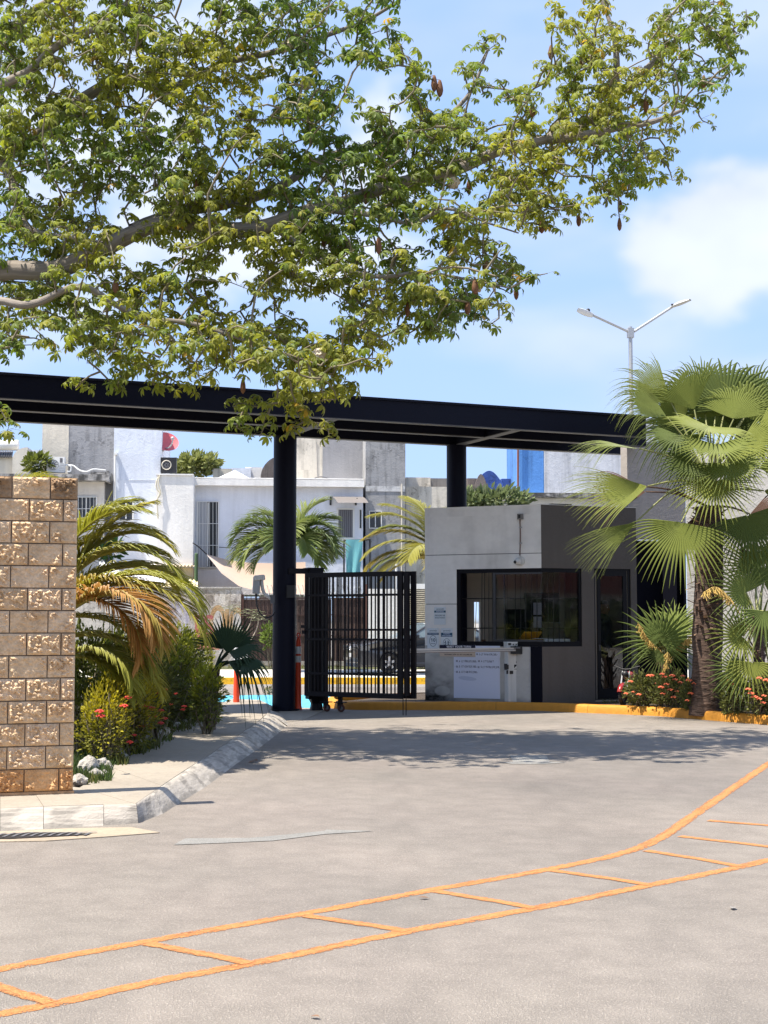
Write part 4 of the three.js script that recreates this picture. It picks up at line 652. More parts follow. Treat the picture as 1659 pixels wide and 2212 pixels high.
  { const [x0, y0] = F2.hit(563, 1034, -13), [x1, y1] = F2.hit(660, 994, -13); const s = new THREE.Shape(); s.moveTo(x0, -0.1); s.lineTo(x1, -0.1); s.lineTo(x1, y0 + 0.3); s.absarc((x0 + x1) / 2, y0 + 0.05, (x1 - x0) / 2, 0, Math.PI); s.lineTo(x0, -0.1); part('barrel_head', uvm(new THREE.ExtrudeGeometry(s, { depth: 3, bevelEnabled: false }).translate(0, 0, -16).applyMatrix4(F2.m)), HM.brownArch, h); }
  part('roof_hip', new THREE.ConeGeometry(1.15, 0.5, 4).rotateY(0.8).translate(...F2.px(507, 1028, -8).toArray()), HM.white, h);
  const k = thing('far_left_house', 'distant pale house with a tank and quarter-round parapet at the far left', 'house', FH.px(30, 1060, -20).setY(-0.1));
  part('wall', wl(F2, -60, 986, 28, 1150, -24, -20), HM.cream, k); part('wall', wl(F2, 60, 972, 93, 1150, -24, -21), HM.paleBlue, k);
  { const [x0, y0] = F2.hit(27, 992, -19.5), [x1, y1] = F2.hit(60, 966, -19.5); const s = new THREE.Shape(); s.moveTo(x0, -0.1); s.lineTo(x1, -0.1); s.lineTo(x1, y1); for (let i = 0; i <= 10; i++) { const a2 = i / 10 * Math.PI / 2; s.lineTo(x1 - (x1 - x0) * Math.sin(a2), y0 + (y1 - y0) * Math.cos(a2)); } part('parapet', uvm(new THREE.ExtrudeGeometry(s, { depth: 2, bevelEnabled: false }).translate(0, 0, -21.5).applyMatrix4(F2.m)), HM.cream, k); }
  part('tank', tube([F2.px(-25, 962, -20), F2.px(40, 962, -20)], 0.27, 16), HM.white, k);
  for (let i = 0; i < 9; i++) part('roof_tile', tube([F2.px(-14 + i * 5, 976, -20.5), F2.px(-16 + i * 5, 987, -19.8)], 0.06, 6), M.greyDark, k);
}
// things on those houses
{
  const ac = (name, label, u0, v0, u1, v1, z, dark) => {
    const F = FH, c = F.px((u0 + u1) / 2, v1, z); const t = thing(name, label, 'air conditioner', c, undefined);
    const us = lerp(u0, u1, 0.72), m = dark ? M.black : HM.winFrame;
    part('casing', F.pbox(u0, v0, u1, v1, z - 0.32, z), m, t);
    const [cx, cy] = F.hit(lerp(u0, us, 0.52), (v0 + v1) / 2, z), rad = (F.hit(us, v0, z)[0] - F.hit(u0, v0, z)[0]) * 0.4;
    part('fan_ring', new THREE.TorusGeometry(rad, rad * 0.1, 8, 28).applyMatrix4(new THREE.Matrix4().makeRotationY(F.a).setPosition(F.at(cx, cy, z + 0.01))), dark ? HM.cream : M.grey, t);
    const bl = []; for (let i = 0; i < 9; i++) bl.push(bx(0.03, rad * 0.92, -0.012, 0.012, 0, 0.008).rotateZ(i * 0.698).applyMatrix4(new THREE.Matrix4().makeRotationY(F.a).setPosition(F.at(cx, cy, z + 0.006)))); part('fan', bl, M.greyDark, t);
    if (!dark) { for (let i = 0; i < 5; i++) part('louvre', F.pbox(us, lerp(v0, v1, 0.42 + i * 0.11), u1 - 1, lerp(v0, v1, 0.45 + i * 0.11), z, z + 0.012), M.grey, t); part('label_plate', F.pbox(us + 1, v0 + 3, u1 - 4, v0 + 13, z, z + 0.006), M.greyDark, t); }
    else part('stand', [F.pbox(u0 + 2, v1, u0 + 4, v1 + 2, z - 0.3, z)], M.black, t);
    return t;
  };
  ac('air_conditioner', 'white air conditioner with a round fan standing on the sooty ledge', 101, 986.5, 139, 1020.5, 1.3);
  ac('air_conditioner', 'black air conditioner on the white wing below the red dish', 347, 988, 381, 1021, 1.2, true);
  single('hose', 'white coiled hose lying on the sooty ledge beside the air conditioner', 'hose', [tube([FH.px(136, 1016, 1.2), FH.px(142, 1005, 1.2), FH.px(153, 1008, 1.2), FH.px(152, 1018, 1.2), FH.px(145, 1019, 1.3)], 0.03), tube([FH.px(143, 1005, 1.2), FH.px(158, 1006, 1.2), FH.px(172, 1016, 1.3), FH.px(188, 1019, 1.4), FH.px(200, 1014, 1.3), FH.px(228, 1016, 1.2)], 0.028)], HM.winFrame);
  const F = FH, o = F.px(346, 985, 0.0), ds = thing('satellite_dish', 'faded red satellite dish on a bent arm at the pale blue house', 'satellite dish', o);
  part('mast', tube([F.px(345, 987, 0.3), F.px(350, 976, 0.4), F.px(357, 969, 0.4)], 0.035), M.grey, ds);
  { const pr = []; for (let i = 0; i <= 8; i++) { const r = i / 8 * 0.5; pr.push(new THREE.Vector2(r, r * r * 0.35)); } const g = new THREE.LatheGeometry(pr, 28).scale(1, 1, 0.85).rotateX(R(68)).rotateY(R(38)).rotateZ(0.32); const c = F.px(357, 957, 0.4); g.translate(c.x, c.y, c.z); part('dish', g, mat(0.62, 0.12, 0.13, { roughness: 0.6 }), ds); part('arm', tube([F.px(356, 968, 0.4), F.px(366, 966, 0.9), F.px(373, 955, 1.1), F.px(373, 948, 1.1)], 0.025), M.grey, ds); part('receiver', new THREE.SphereGeometry(0.07, 10, 8).translate(...F.px(373, 947, 1.1).toArray()), M.grey, ds); }
  single('hanging_cable', 'bundle of white cable hanging down the corner of the white wing', 'cable', [tube([F.px(342, 1030, 1.95), F.px(338, 1040, 2.0), F.px(338, 1055, 2.0), F.px(345, 1065, 2.0), F.px(340, 1078, 2.0), F.px(341, 1120, 1.98)], 0.025), tube([F.px(345, 1026, 1.95), F.px(342, 1045, 2.0), F.px(347, 1066, 2.0), F.px(335, 1083, 2.0)], 0.02)], mat(0.6, 0.55, 0.42));
}
// lean-to roofs and yard things in front of the houses
{
  const F = new Frame(P(400, 1300, 50), 5);
  const corrug = (u0, v0, u1, v1, z0, z1, waves, m, name, label) => { const a = F.px(u0, v0, z0), b = F.px(u1, v0, z0), c = F.px(u0, v1, z1), d = F.px(u1, v1, z1); const n = waves * 6; const row = (p, q) => Array.from({ length: n + 1 }, (_, i) => { const k = p.clone().lerp(q, i / n); k.y += 0.03 * Math.sin(i / 6 * Math.PI * 2); return k; }); return single(name, label, 'roof', [quadStrip([row(a, b), row(a.clone().lerp(c, 0.5), b.clone().lerp(d, 0.5)), row(c, d)])], m); };
  const lt = thing('lean_to', 'cream plastered lean-to under the low corrugated roofs', 'shed', F.px(368, 1300, 0.2).setY(-0.05)); part('wall', wl(F, 300, 1226, 416, 1300, -1.2, 0.2), paintM(0.72, 0.60, 0.38), lt); part('pillar', wl(F, 268, 1218, 320, 1300, 0.2, 0.4), HM.creamDirty, lt);
  corrug(252, 1213, 420, 1222, -1.4, 0.45, 22, mat(0.62, 0.52, 0.38), 'tin_roof', 'tan corrugated roof edge above the cream lean-to');
  corrug(215, 1215, 357, 1258, -0.2, 1.1, 20, mat(0.70, 0.70, 0.72), 'tin_roof', 'white corrugated sheets sloping down behind the areca palm');
  corrug(300, 1252, 427, 1268, 0.5, 1.2, 14, mat(0.74, 0.64, 0.40), 'tin_roof', 'pale yellow corrugated sheet just above the boundary wall');
  const ca = F.px(423, 1300, 0.6); single('cactus', 'slim green column cactus beside the tall barred window', 'cactus', [new THREE.CylinderGeometry(0.06, 0.075, F.hit(423, 1198, 0.6)[1], 8, 10).translate(ca.x, F.hit(423, 1198, 0.6)[1] / 2, ca.z), new THREE.SphereGeometry(0.06, 8, 6).translate(ca.x, F.hit(423, 1198, 0.6)[1], ca.z)], mat(0.06, 0.11, 0.05));
  // shade sail
  const S = (u, v, z) => F.px(u, v, z), rowsS = [];
  const up = [[446, 1197], [490, 1209], [540, 1216], [600, 1217], [660, 1214]], lo = [[447, 1199], [478, 1238], [516, 1266], [570, 1281], [660, 1284]];
  for (let i = 0; i <= 6; i++) { const t = i / 6; rowsS.push(up.map((q, j) => S(lerp(q[0], lo[j][0], t), lerp(q[1], lo[j][1], t), lerp(-0.6, 1.0, t) - 0.35 * Math.sin(Math.PI * t)))); }
  single('shade_sail', 'beige shade sail stretched between the white house and the yard', 'shade sail', quadStrip(rowsS), phy(0.62, 0.45, 0.33, { transmission: 0.4, thickness: 0, roughness: 1 }));
  single('sail_rope', 'thin dark rope from the barred window to the shade sail', 'rope', [tube([S(417, 1173, 1.0), S(430, 1182, 0.2), S(447, 1198, -0.6)], 0.02), tube([S(473, 1182, -0.8), S(494, 1183, -0.8), S(515, 1184, -0.8)], 0.014)], M.black);
}
// ------------------------------------------------------------------ boundary wall with faded letters, sheet fence, white wall, slats
{
  const F = new Frame(P(420, 1437, 48.2), 0);
  const wall = thing('boundary_wall', 'weathered boundary wall with faded red painted letters across the street', 'wall', F.px(420, 1437).setY(-0.05));
  const [xa, ya] = F.hit(60, 1271), [xb] = F.hit(520, 1271); const y0 = F.hit(300, 1440)[1] - 0.05;
  part('wall', uvm(F.box(xa, xb, y0, ya, -0.2, 0)), mouldM(0.55, 0.51, 0.46, 3), wall);
  const t = canvasTex(1024, 640, (g, w, h) => {
    // remains of paint: pale ground, ochre blotches, letters
    g.clearRect(0, 0, w, h); g.fillStyle = '#b9b0a5'; g.fillRect(0, 0, w, h); const r = rng(8);
    for (let i = 0; i < 520; i++) { const x = r() * w, y = r() * h, s = 8 + r() * 46; g.fillStyle = ['rgba(226,220,214,.5)', 'rgba(120,105,88,.28)', 'rgba(206,200,198,.45)', 'rgba(70,62,54,.2)', 'rgba(176,166,150,.4)'][Math.floor(r() * 5)]; g.beginPath(); g.ellipse(x, y, s, s * (0.5 + r()), r() * 3, 0, 7); g.fill(); }
    for (let i = 0; i < 260; i++) { const x = r() * w, l = 30 + r() * 260; g.fillStyle = `rgba(${r() < 0.5 ? '60,50,42' : '210,205,196'},${0.06 + r() * 0.16})`; g.fillRect(x, r() * h * 0.3, 2 + r() * 7, l); }
    g.globalAlpha = 0.5; g.fillStyle = '#a9a6c6'; g.beginPath(); g.ellipse(330, 230, 120, 130, 0, 0, 7); g.fill(); g.fillStyle = '#cdc8c6'; g.beginPath(); g.ellipse(340, 260, 70, 80, 0, 0, 7); g.fill();
    g.globalAlpha = 0.62; g.strokeStyle = '#b98a52'; g.lineWidth = 46; g.beginPath(); g.ellipse(770, 290, 75, 130, 0, 0, 7); g.stroke(); g.beginPath(); g.moveTo(870, 170); g.lineTo(870, 430); g.stroke(); g.beginPath(); g.ellipse(980, 300, 70, 120, 0, 0, 7); g.stroke();
    g.fillStyle = '#d7d3d0'; g.beginPath(); g.ellipse(770, 290, 52, 105, 0, 0, 7); g.fill(); g.beginPath(); g.ellipse(985, 300, 50, 95, 0, 0, 7); g.fill();
    g.globalAlpha = 0.8; g.fillStyle = '#c9705a'; g.fillRect(530, 330, 120, 170); g.fillStyle = '#b0555a'; g.font = 'bold 250px sans-serif'; g.fillText('F', 490, 400); g.fillText('S', 600, 400); g.fillStyle = '#c9806a'; g.fillRect(540, 470, 250, 46);
    g.globalAlpha = 0.45; for (let i = 0; i < 220; i++) { const x = r() * w, y = r() * h, s = 3 + r() * 15; g.fillStyle = r() < 0.6 ? '#d0c8bf' : '#8a7d70'; g.beginPath(); g.ellipse(x, y, s, s * 0.7, r() * 3, 0, 7); g.fill(); }
    g.globalAlpha = 1;
  });
  const [x0, yt] = F.hit(322, 1272), [x1, yb] = F.hit(519.5, 1436); part('old_lettering', new THREE.PlaneGeometry(x1 - x0, yt - yb).translate((x0 + x1) / 2, (yt + yb) / 2, 0.006).applyMatrix4(F.m), mat(0.86, 0.86, 0.86, { map: t, bumpMap: rep(T.stucco, 0.25), bumpScale: 0.02 }), wall);
  part('coping', uvm(F.box(xa, xb + 0.02, ya, ya + 0.05, -0.24, 0.04)), mouldM(0.5, 0.47, 0.43, 2), wall);
  // brown sheet fence
  const fe = thing('sheet_fence', 'rusty brown sheet metal fence with vertical bars behind the gate', 'fence', F.px(660, 1430, -0.1).setY(-0.05));
  const brown = [[0.12, 0.075, 0.06], [0.105, 0.065, 0.055], [0.135, 0.088, 0.07]].map(c => mat(...c, { map: rep(T.mould, 2), roughness: 0.8 })), rust = mat(0.055, 0.03, 0.026);
  const us = [522, 562, 602, 642, 680, 716, 752, 791];
  for (let i = 0; i < us.length - 1; i++) { part('sheet', uvm(F.pbox(us[i] + 0.6, i > 4 ? 1291 : 1294 + (i % 2) * 2, us[i + 1] - 0.6, 1428, -0.14, -0.1 + (i % 2) * 0.006)), brown[i % 3], fe); }
  for (let u = 524, i = 0; u < 790; u += 9.2, i++) part('bar', F.pbar(u, 1287, u, 1430, -0.06, 0.012, 5), rust, fe);
  for (const v of [1291, 1327, 1372, 1425]) part('rail', F.pbox(522, v, 791, v + 2.4, -0.085, -0.05), rust, fe);
  part('post', [F.pbox(518, 1284, 525, 1438, -0.2, -0.02), F.pbox(789, 1262, 795.5, 1438, -0.15, 0.02)], mat(0.1, 0.045, 0.035), fe);
  part('plinth', F.pbox(522, 1428, 800, 1438, -0.2, -0.03), mouldM(0.4, 0.36, 0.32, 2), fe);
  // coils of wire above it
  const pts = []; for (let i = 0; i < 260; i++) { const k = i / 259, p = F.px(lerp(545, 790, k), 1276, -0.15); pts.push(p.add(new THREE.Vector3(0, 0.19 * Math.sin(i * 0.62), 0.19 * Math.cos(i * 0.62)))); } part('razor_wire', tube(pts, 0.008, 4, 1000), M.galv, fe);
  const ww = thing('yard_wall', 'plain white yard wall behind the parked car', 'wall', F.px(830, 1437, 0.1).setY(-0.05)); part('wall', uvm(F.pbox(795, 1272, 872, 1440, -0.15, 0.05)), HM.white, ww);
  const sf = thing('slat_fence', 'pale horizontal slat fence at the left edge of the booth', 'fence', F.px(905, 1437, 0).setY(-0.05));
  for (let v = 1273, i = 0; v < 1358; v += 4.15, i++) part('slat', F.pbox(872, v, 960, v + 1.9, -0.03, 0), mat(0.03, 0.025, 0.022), sf); part('post', [F.pbox(873, 1268, 877, 1440, -0.1, -0.035), F.pbox(946, 1268, 950, 1440, -0.1, -0.035)], M.greyDark, sf);
  part('backing', uvm(F.pbox(872, 1262, 960, 1440, -0.9, -0.7)), paintM(0.75, 0.68, 0.52), sf);
  part('top_board', F.pbox(872, 1261, 960, 1272, -0.1, 0.02), HM.winFrame, sf);
  // rail with a towel
  const r0 = F.px(745, 1167, -1.2); const ra = thing('clothes_rail', 'dark rail carrying a turquoise towel below the house door', 'rail', r0.clone().setY(-0.05)); part('rail', tube([F.px(742, 1168, -1.2), F.px(800, 1165, -1.2)], 0.03), M.black, ra); part('post', [F.pbar(743, 1168, 743, 1440, -1.25, 0.03), F.pbar(799, 1166, 799, 1440, -1.25, 0.03)], M.black, ra);
  const tw = []; for (let j = 0; j <= 12; j++) { const row = []; for (let i = 0; i <= 14; i++) { const k = i / 14, q = j / 12; row.push(F.px(lerp(747 + q * 1, 784 - q * 6, k), lerp(1165.5, 1236 + 3 * Math.sin(k * 3), q), -1.1 + 0.07 * Math.sin(k * 9 + q * 2) * q)); } tw.push(row); }
  single('towel', 'turquoise towel hanging from a dark rail above the gate', 'towel', quadStrip(tw), phy(0.16, 0.46, 0.50, { transmission: 0.25, thickness: 0, roughness: 1, bumpMap: rep(T.fine, 0.3), bumpScale: 0.01 }));
  const wp = F.px(848, 1250, -0.6); single('white_pole', 'thin white pole standing above the gate behind the yellow palm', 'pole', F.pbar(856, 1213, 856, 1300, -0.6, 0.04), HM.winFrame);
}
// ------------------------------------------------------------------ street lamp
{
  const F = new Frame(P(1364, 890, 45), 10), b = F.at(0, 0, 0), t = thing('street_lamp', 'tall galvanised street lamp with two arms above the canopy', 'street lamp', b.clone().setY(-0.2));
  const top = F.hit(1366, 706)[1], Ln = F.hit(1364, 706)[0];
  const pole = new THREE.CylinderGeometry(0.06, 0.1, top + 0.2, 20).translate(b.x, (top - 0.2) / 2, b.z); part('pole', pole, M.galv, t); part('clamp', F.box(-0.1, 0.1, top - 0.36, top - 0.05, -0.08, 0.08), M.galv, t);
  const arm = (u0, v0, u1, v1, z, name) => tube([F.px(u0, v0, 0), F.px(u1, v1, z)], 0.042, 12);
  part('arm', arm(1361, 718, 1281, 681, 0.25), M.galv, t); part('arm', arm(1370, 716, 1452, 663, -0.1), M.galv, t);
  const head = (u0, v0, u1, v1, z0, z1, w) => { const a = F.px(u0, v0, z0), c = F.px(u1, v1, z1), d = c.clone().sub(a), L = d.length(); const n = 14, rowsH = []; for (let i = 0; i <= n; i++) { const k = i / n, ww2 = w * (0.25 + 0.75 * Math.pow(Math.sin(Math.PI * clamp(0.12 + k * 0.76)), 0.6)), hh = 0.085 * Math.pow(Math.sin(Math.PI * clamp(0.1 + k * 0.83)), 0.7); rowsH.push(Array.from({ length: 13 }, (_, j) => { const q = j / 12 * Math.PI * 2; return new THREE.Vector3(k * L, Math.sin(q) * hh * (Math.sin(q) > 0 ? 1 : 0.45), Math.cos(q) * ww2); })); } const g = quadStrip(rowsH); g.applyQuaternion(new THREE.Quaternion().setFromUnitVectors(new THREE.Vector3(1, 0, 0), d.normalize())); g.rotateY(0); g.translate(a.x, a.y, a.z); return g; };
  part('lamp_head', head(1281, 682, 1248, 669, 0.25, 0.4, 0.10), mat(0.6, 0.62, 0.64, { roughness: 0.4 }), t);
  const hr = part('lamp_head', head(1450, 664, 1491, 648, -0.1, 0.35, 0.15), mat(0.42, 0.42, 0.42, { roughness: 0.45 }), t);
  part('photocell', new THREE.SphereGeometry(0.065, 12, 10).translate(...F.px(1270.5, 670.5, 0.3).toArray()), M.black, t);
  part('photocell', F.pbox(1451, 656, 1456, 659, 0, 0.06), M.black, t);
}
// ------------------------------------------------------------------ parked car
{
  const o = P(843, 1454, 42), F = new Frame(o, 20), y0 = o.y, t = thing('parked_car', 'dark grey car parked on the far pavement seen through the gate bars', 'car', o);
  const K = 0.87, prof = [[-0.86, 0.25], [-0.9, 0.45], [-0.87, 0.68], [-0.78, 0.8], [-0.2, 0.93], [0.62, 1.0], [3.1, 1.02], [3.42, 0.98], [3.5, 0.6], [3.42, 0.28], [3.05, 0.2], [0.45, 0.2], [0.4, 0.2]];
  const s = new THREE.Shape(); s.moveTo(-0.86, 0.22); prof.slice(1, 10).forEach(q => s.lineTo(...q)); s.lineTo(3.0, 0.2); s.absarc(2.62, 0.3, 0.37, -0.2, Math.PI + 0.2, false); s.lineTo(0.38, 0.2); s.absarc(0, 0.3, 0.37, -0.2, Math.PI + 0.2, false); s.lineTo(-0.86, 0.22);
  const paint = phy(0.045, 0.047, 0.052, { roughness: 0.35, metalness: 0.4, clearcoat: 1, clearcoatRoughness: 0.08 });
  const ext = (shape, w, bev, m, name) => { const g = new THREE.ExtrudeGeometry(shape, { depth: w - bev * 2, bevelEnabled: true, bevelSize: bev * 0.7, bevelThickness: bev, bevelSegments: 3 }); g.translate(0, 0, -w / 2 + bev); const p = g.attributes.position; for (let i = 0; i < p.count; i++) { const y = p.getY(i), x = p.getX(i); let z = p.getZ(i); if (y > 1.0) z *= 1 - (y - 1.0) * 0.38; if (x < -0.3) z *= 1 - Math.pow((-0.3 - x), 2) * 0.45; p.setZ(i, z); } g.computeVertexNormals(); g.translate(0, y0, -K).applyMatrix4(F.m); return part(name, g, m, t); };
  ext(s, K * 2, 0.07, paint, 'body');
  const c = new THREE.Shape(); [[0.5, 0.99], [1.35, 1.43], [2.5, 1.45], [3.25, 1.0]].forEach((q, i) => i ? c.lineTo(...q) : c.moveTo(...q)); ext(c, K * 1.9, 0.05, phy(0.16, 0.21, 0.23, { roughness: 0.05, clearcoat: 1 }), 'window_glass');
  const rf = new THREE.Shape(); [[1.3, 1.43], [1.6, 1.48], [2.3, 1.49], [2.6, 1.44]].forEach((q, i) => i ? rf.lineTo(...q) : rf.moveTo(...q)); ext(rf, K * 1.75, 0.04, paint, 'roof');
  const B = (x0, x1, ya, yb, z0, z1) => F.box(x0, x1, y0 + ya, y0 + yb, z0, z1);
  part('pillar', [tube([F.at(0.52, y0 + 1.0, -0.06), F.at(1.36, y0 + 1.44, -0.2)], 0.035), tube([F.at(1.75, y0 + 1.0, -0.04), F.at(1.78, y0 + 1.46, -0.2)], 0.035), tube([F.at(3.2, y0 + 1.0, -0.08), F.at(2.5, y0 + 1.45, -0.2)], 0.045)], paint, t);
  for (const x of [0, 2.62]) { const w = new THREE.Group(); w.name = 'wheel'; t.add(w); const wc = F.at(x, y0 + 0.3, -0.13), mx = new THREE.Matrix4().makeRotationY(F.a).setPosition(wc);
    part('tyre', new THREE.TorusGeometry(0.245, 0.07, 12, 36).scale(1, 1, 1.5).applyMatrix4(mx), M.rubber, w);
    const sp = []; for (let i = 0; i < 5; i++) sp.push(bx(0, 0.2, -0.035, 0.035, 0.02, 0.06).rotateZ(i * 1.2566 + 0.3)); part('rim', [new THREE.TorusGeometry(0.2, 0.018, 8, 32), new THREE.CylinderGeometry(0.05, 0.05, 0.08, 14).rotateX(Math.PI / 2), ...sp].map(g => g.applyMatrix4(mx)), mat(0.55, 0.55, 0.56, { roughness: 0.35, metalness: 0.7 }), w); part('rim_well', new THREE.CylinderGeometry(0.2, 0.2, 0.02, 28).rotateX(Math.PI / 2).applyMatrix4(mx), M.black, w); }
  part('grille', [B(-0.93, -0.86, 0.66, 0.76, -1.35, -0.4), B(-0.93, -0.88, 0.33, 0.44, -1.4, -0.35)], M.black, t); part('chrome_strip', [B(-0.94, -0.9, 0.7, 0.712, -1.35, -0.4), B(-0.95, -0.9, 0.29, 0.32, -1.4, -0.2)], mat(0.3, 0.3, 0.3, { metalness: 0.6, roughness: 0.35 }), t);
  part('headlight', B(-0.9, -0.62, 0.66, 0.8, -0.38, -0.07), phy(0.16, 0.17, 0.18, { roughness: 0.15, clearcoat: 1 }), t); part('headlight', B(-0.9, -0.62, 0.66, 0.8, -1.66, -1.37), phy(0.16, 0.17, 0.18, { roughness: 0.15, clearcoat: 1 }), t);
  part('licence_plate', B(-0.95, -0.93, 0.46, 0.58, -1.05, -0.7), HM.winFrame, t);
  { const bc = F.at(-0.95, y0 + 0.72, -0.87); part('badge', [new THREE.TorusGeometry(0.065, 0.012, 8, 24).rotateY(Math.PI / 2 + F.a).translate(bc.x, bc.y, bc.z), ...[[-0.045, 0.05, -0.02, -0.01], [-0.02, -0.01, 0, 0.045], [0, 0.045, 0.02, -0.01], [0.02, -0.01, 0.045, 0.05]].map(q => tube([F.at(-0.955, y0 + 0.72 + q[1], -0.87 + q[0]), F.at(-0.955, y0 + 0.72 + q[3], -0.87 + q[2])], 0.007, 5))], mat(0.75, 0.75, 0.76, { metalness: 0.8, roughness: 0.25 }), t); }
  part('mirror', rbx(0.72, 0.86, y0 + 1.0, y0 + 1.13, 0.02, 0.2, 0.03).applyMatrix4(F.m), paint, t); part('door_line', [B(0.82, 0.826, 0.3, 0.98, 0.0005, 0.004), B(1.8, 1.806, 0.3, 0.98, 0.0005, 0.004)], M.black, t); part('door_handle', [B(1.5, 1.65, 0.86, 0.88, 0, 0.025), B(2.4, 2.55, 0.86, 0.88, 0, 0.025)], paint, t); part('side_moulding', B(0.42, 2.2, 0.27, 0.3, -0.005, 0.012), M.greyDark, t);
}
// ------------------------------------------------------------------ the great silk-cotton tree over the road
{
  const r = rng(2024), gauss = () => (r() + r() + r() + r() - 2) * 0.87;
  const ZO = 0.4, root = new THREE.Vector3(-8.6, 0, -17.6);
  const tree = thing('silk_cotton_tree', 'huge leafy tree with drooping palm-shaped leaves and brown pods over the road', 'tree', root);
  // limbs: the main boughs, traced through the crown with their own depths and thicknesses
  const limbs = [
    { r0: 0.145, r1: 0.028, n: 'limb', p: [[-330, 700, 17.2], [-160, 640, 17], [0, 592, 16.8], [120, 585, 16.6], [285, 508, 16.5], [420, 487, 16.3], [560, 494, 16.2], [675, 452, 16.1], [760, 425, 16.1], [860, 402, 16.2], [960, 372, 16.4], [1090, 330, 16.6], [1195, 298, 16.8], [1320, 212, 17.2], [1420, 125, 17.5], [1530, 30, 17.9]] },
    { r0: 0.115, r1: 0.01, n: 'limb', p: [[-330, 720, 17.2], [-120, 668, 16.2], [0, 645, 15.8], [70, 655, 15.6], [125, 632, 15.5], [175, 618, 15.5], [245, 652, 15.6], [330, 690, 15.6], [450, 712, 15.5], [520, 730, 15.4], [580, 752, 15.3], [690, 790, 15.2]] },
    { r0: 0.14, r1: 0.02, n: 'limb', p: [[-330, 560, 17.4], [-120, 430, 17.6], [0, 345, 17.6], [60, 300, 17.6], [150, 235, 17.6], [260, 175, 17.6], [360, 190, 17.5], [475, 145, 17.5], [600, 112, 17.4], [760, 64, 17.3], [850, 10, 17.2]] },
    { r0: 0.11, r1: 0.02, n: 'limb', p: [[-330, 330, 17.0], [-100, 250, 16.6], [0, 190, 16.4], [60, 160, 16.3], [130, 96, 16.2], [250, 30, 16.2], [330, -60, 16.2]] },
    { r0: 0.12, r1: 0.02, n: 'limb', p: [[-330, 200, 18], [-100, 130, 18], [0, 76, 18], [65, 30, 18], [130, -10, 18], [240, -120, 18]] },
    { r0: 0.10, r1: 0.015, n: 'limb', p: [[285, 508, 16.5], [400, 462, 16.9], [530, 430, 17.2], [620, 382, 17.4], [705, 345, 17.5], [850, 300, 17.6], [950, 262, 17.7], [1010, 210, 17.8], [1050, 120, 17.9]] },
    { r0: 0.048, r1: 0.008, n: 'limb', p: [[590, 494, 16.2], [645, 520, 15.9], [715, 565, 15.6], [830, 595, 15.4], [920, 590, 15.3], [1020, 605, 15.2], [1100, 620, 15.1]] },
    { r0: 0.045, r1: 0.008, n: 'limb', p: [[700, 440, 16.1], [760, 458, 15.8], [830, 470, 15.6], [900, 480, 15.5], [960, 446, 15.4], [1040, 470, 15.3], [1120, 500, 15.2]] },
    { r0: 0.08, r1: 0.02, n: 'limb', p: [[1195, 298, 16.8], [1250, 290, 16.5], [1330, 270, 16.3], [1410, 262, 16.2], [1470, 235, 16.2]] },
    { r0: 0.06, r1: 0.015, n: 'limb', p: [[1320, 212, 17.2], [1330, 130, 17.3], [1320, 60, 17.4], [1290, -20, 17.5]] },
    { r0: 0.07, r1: 0.015, n: 'limb', p: [[0, 345, 17.6], [40, 440, 16.8], [60, 480, 16.3], [120, 505, 16.0], [220, 520, 15.8]] },
  ];
  const nodes = []; // {p, parent, r}
  const add = (p, parent) => { nodes.push({ p, parent, w: 0, kids: 0 }); return nodes.length - 1; };
  limbs.forEach((l, li) => {
    const c = new THREE.CatmullRomCurve3(l.p.map(q => P(q[0], q[1], q[2] + ZO))), L = c.getLength(), n = Math.ceil(L / 0.22); let prev = -1;
    // knotty, bent wood
    const pts = []; for (let i = 0; i <= n; i++) { const q = c.getPointAt(i / n); q.x += 0.06 * (vn(i * 0.3, li * 9) - 0.5); q.y += 0.10 * (vn(i * 0.3 + 50, li * 9) - 0.5); q.z += 0.1 * (vn(i * 0.3 + 90, li * 9) - 0.5); pts.push(q); prev = add(q, prev); nodes[prev].limb = true; }
    const cc = new THREE.CatmullRomCurve3(pts);
    part('limb', tube(pts, t => { const b = lerp(l.r0, l.r1, Math.pow(t, li === 1 ? 0.55 : 0.85)); return b * (1 + 0.14 * (vn(t * L * 1.6, li * 3) - 0.5) + 0.14 * (vn(t * L * 5, li * 3 + 1) - 0.5)); }, 12, n * 2), M.bark, tree);
  });
  { const tp = [root.clone().setY(-0.1), root.clone().add(new THREE.Vector3(0.1, 1.6, 0)), root.clone().add(new THREE.Vector3(0.5, 3.2, 0.1)), P(-330, 705, 17.6), P(-360, 450, 18), P(-350, 250, 18), P(-380, 0, 18.2)]; part('trunk', tube(tp, t => t < 0.5 ? lerp(0.75, 0.42, t * 2) : lerp(0.42, 0.15, t * 2 - 1), 18, 40), M.bark, tree); }
  // where leaves may grow: the crown's outline, with bays of sky
  const poly = [[-500, 770], [-40, 790], [30, 765], [90, 745], [165, 772], [250, 815], [330, 812], [470, 838], [560, 862], [650, 880], [720, 862], [790, 838], [822, 780], [850, 738], [940, 738], [1010, 708], [1075, 700], [1062, 652], [1140, 640], [1190, 585], [1120, 545], [1105, 512], [1190, 505], [1240, 462], [1330, 440], [1385, 412], [1420, 370], [1420, 330], [1490, 300], [1530, 250], [1560, 185], [1595, 140], [1590, 60], [1560, -20], [1560, -160], [1280, -160], [1262, 30], [1195, 45], [1195, 130], [1090, 180], [1040, 130], [985, 140], [940, 175], [905, 150], [860, 90], [830, 50], [872, 10], [880, -160], [400, -420], [-500, -420]];
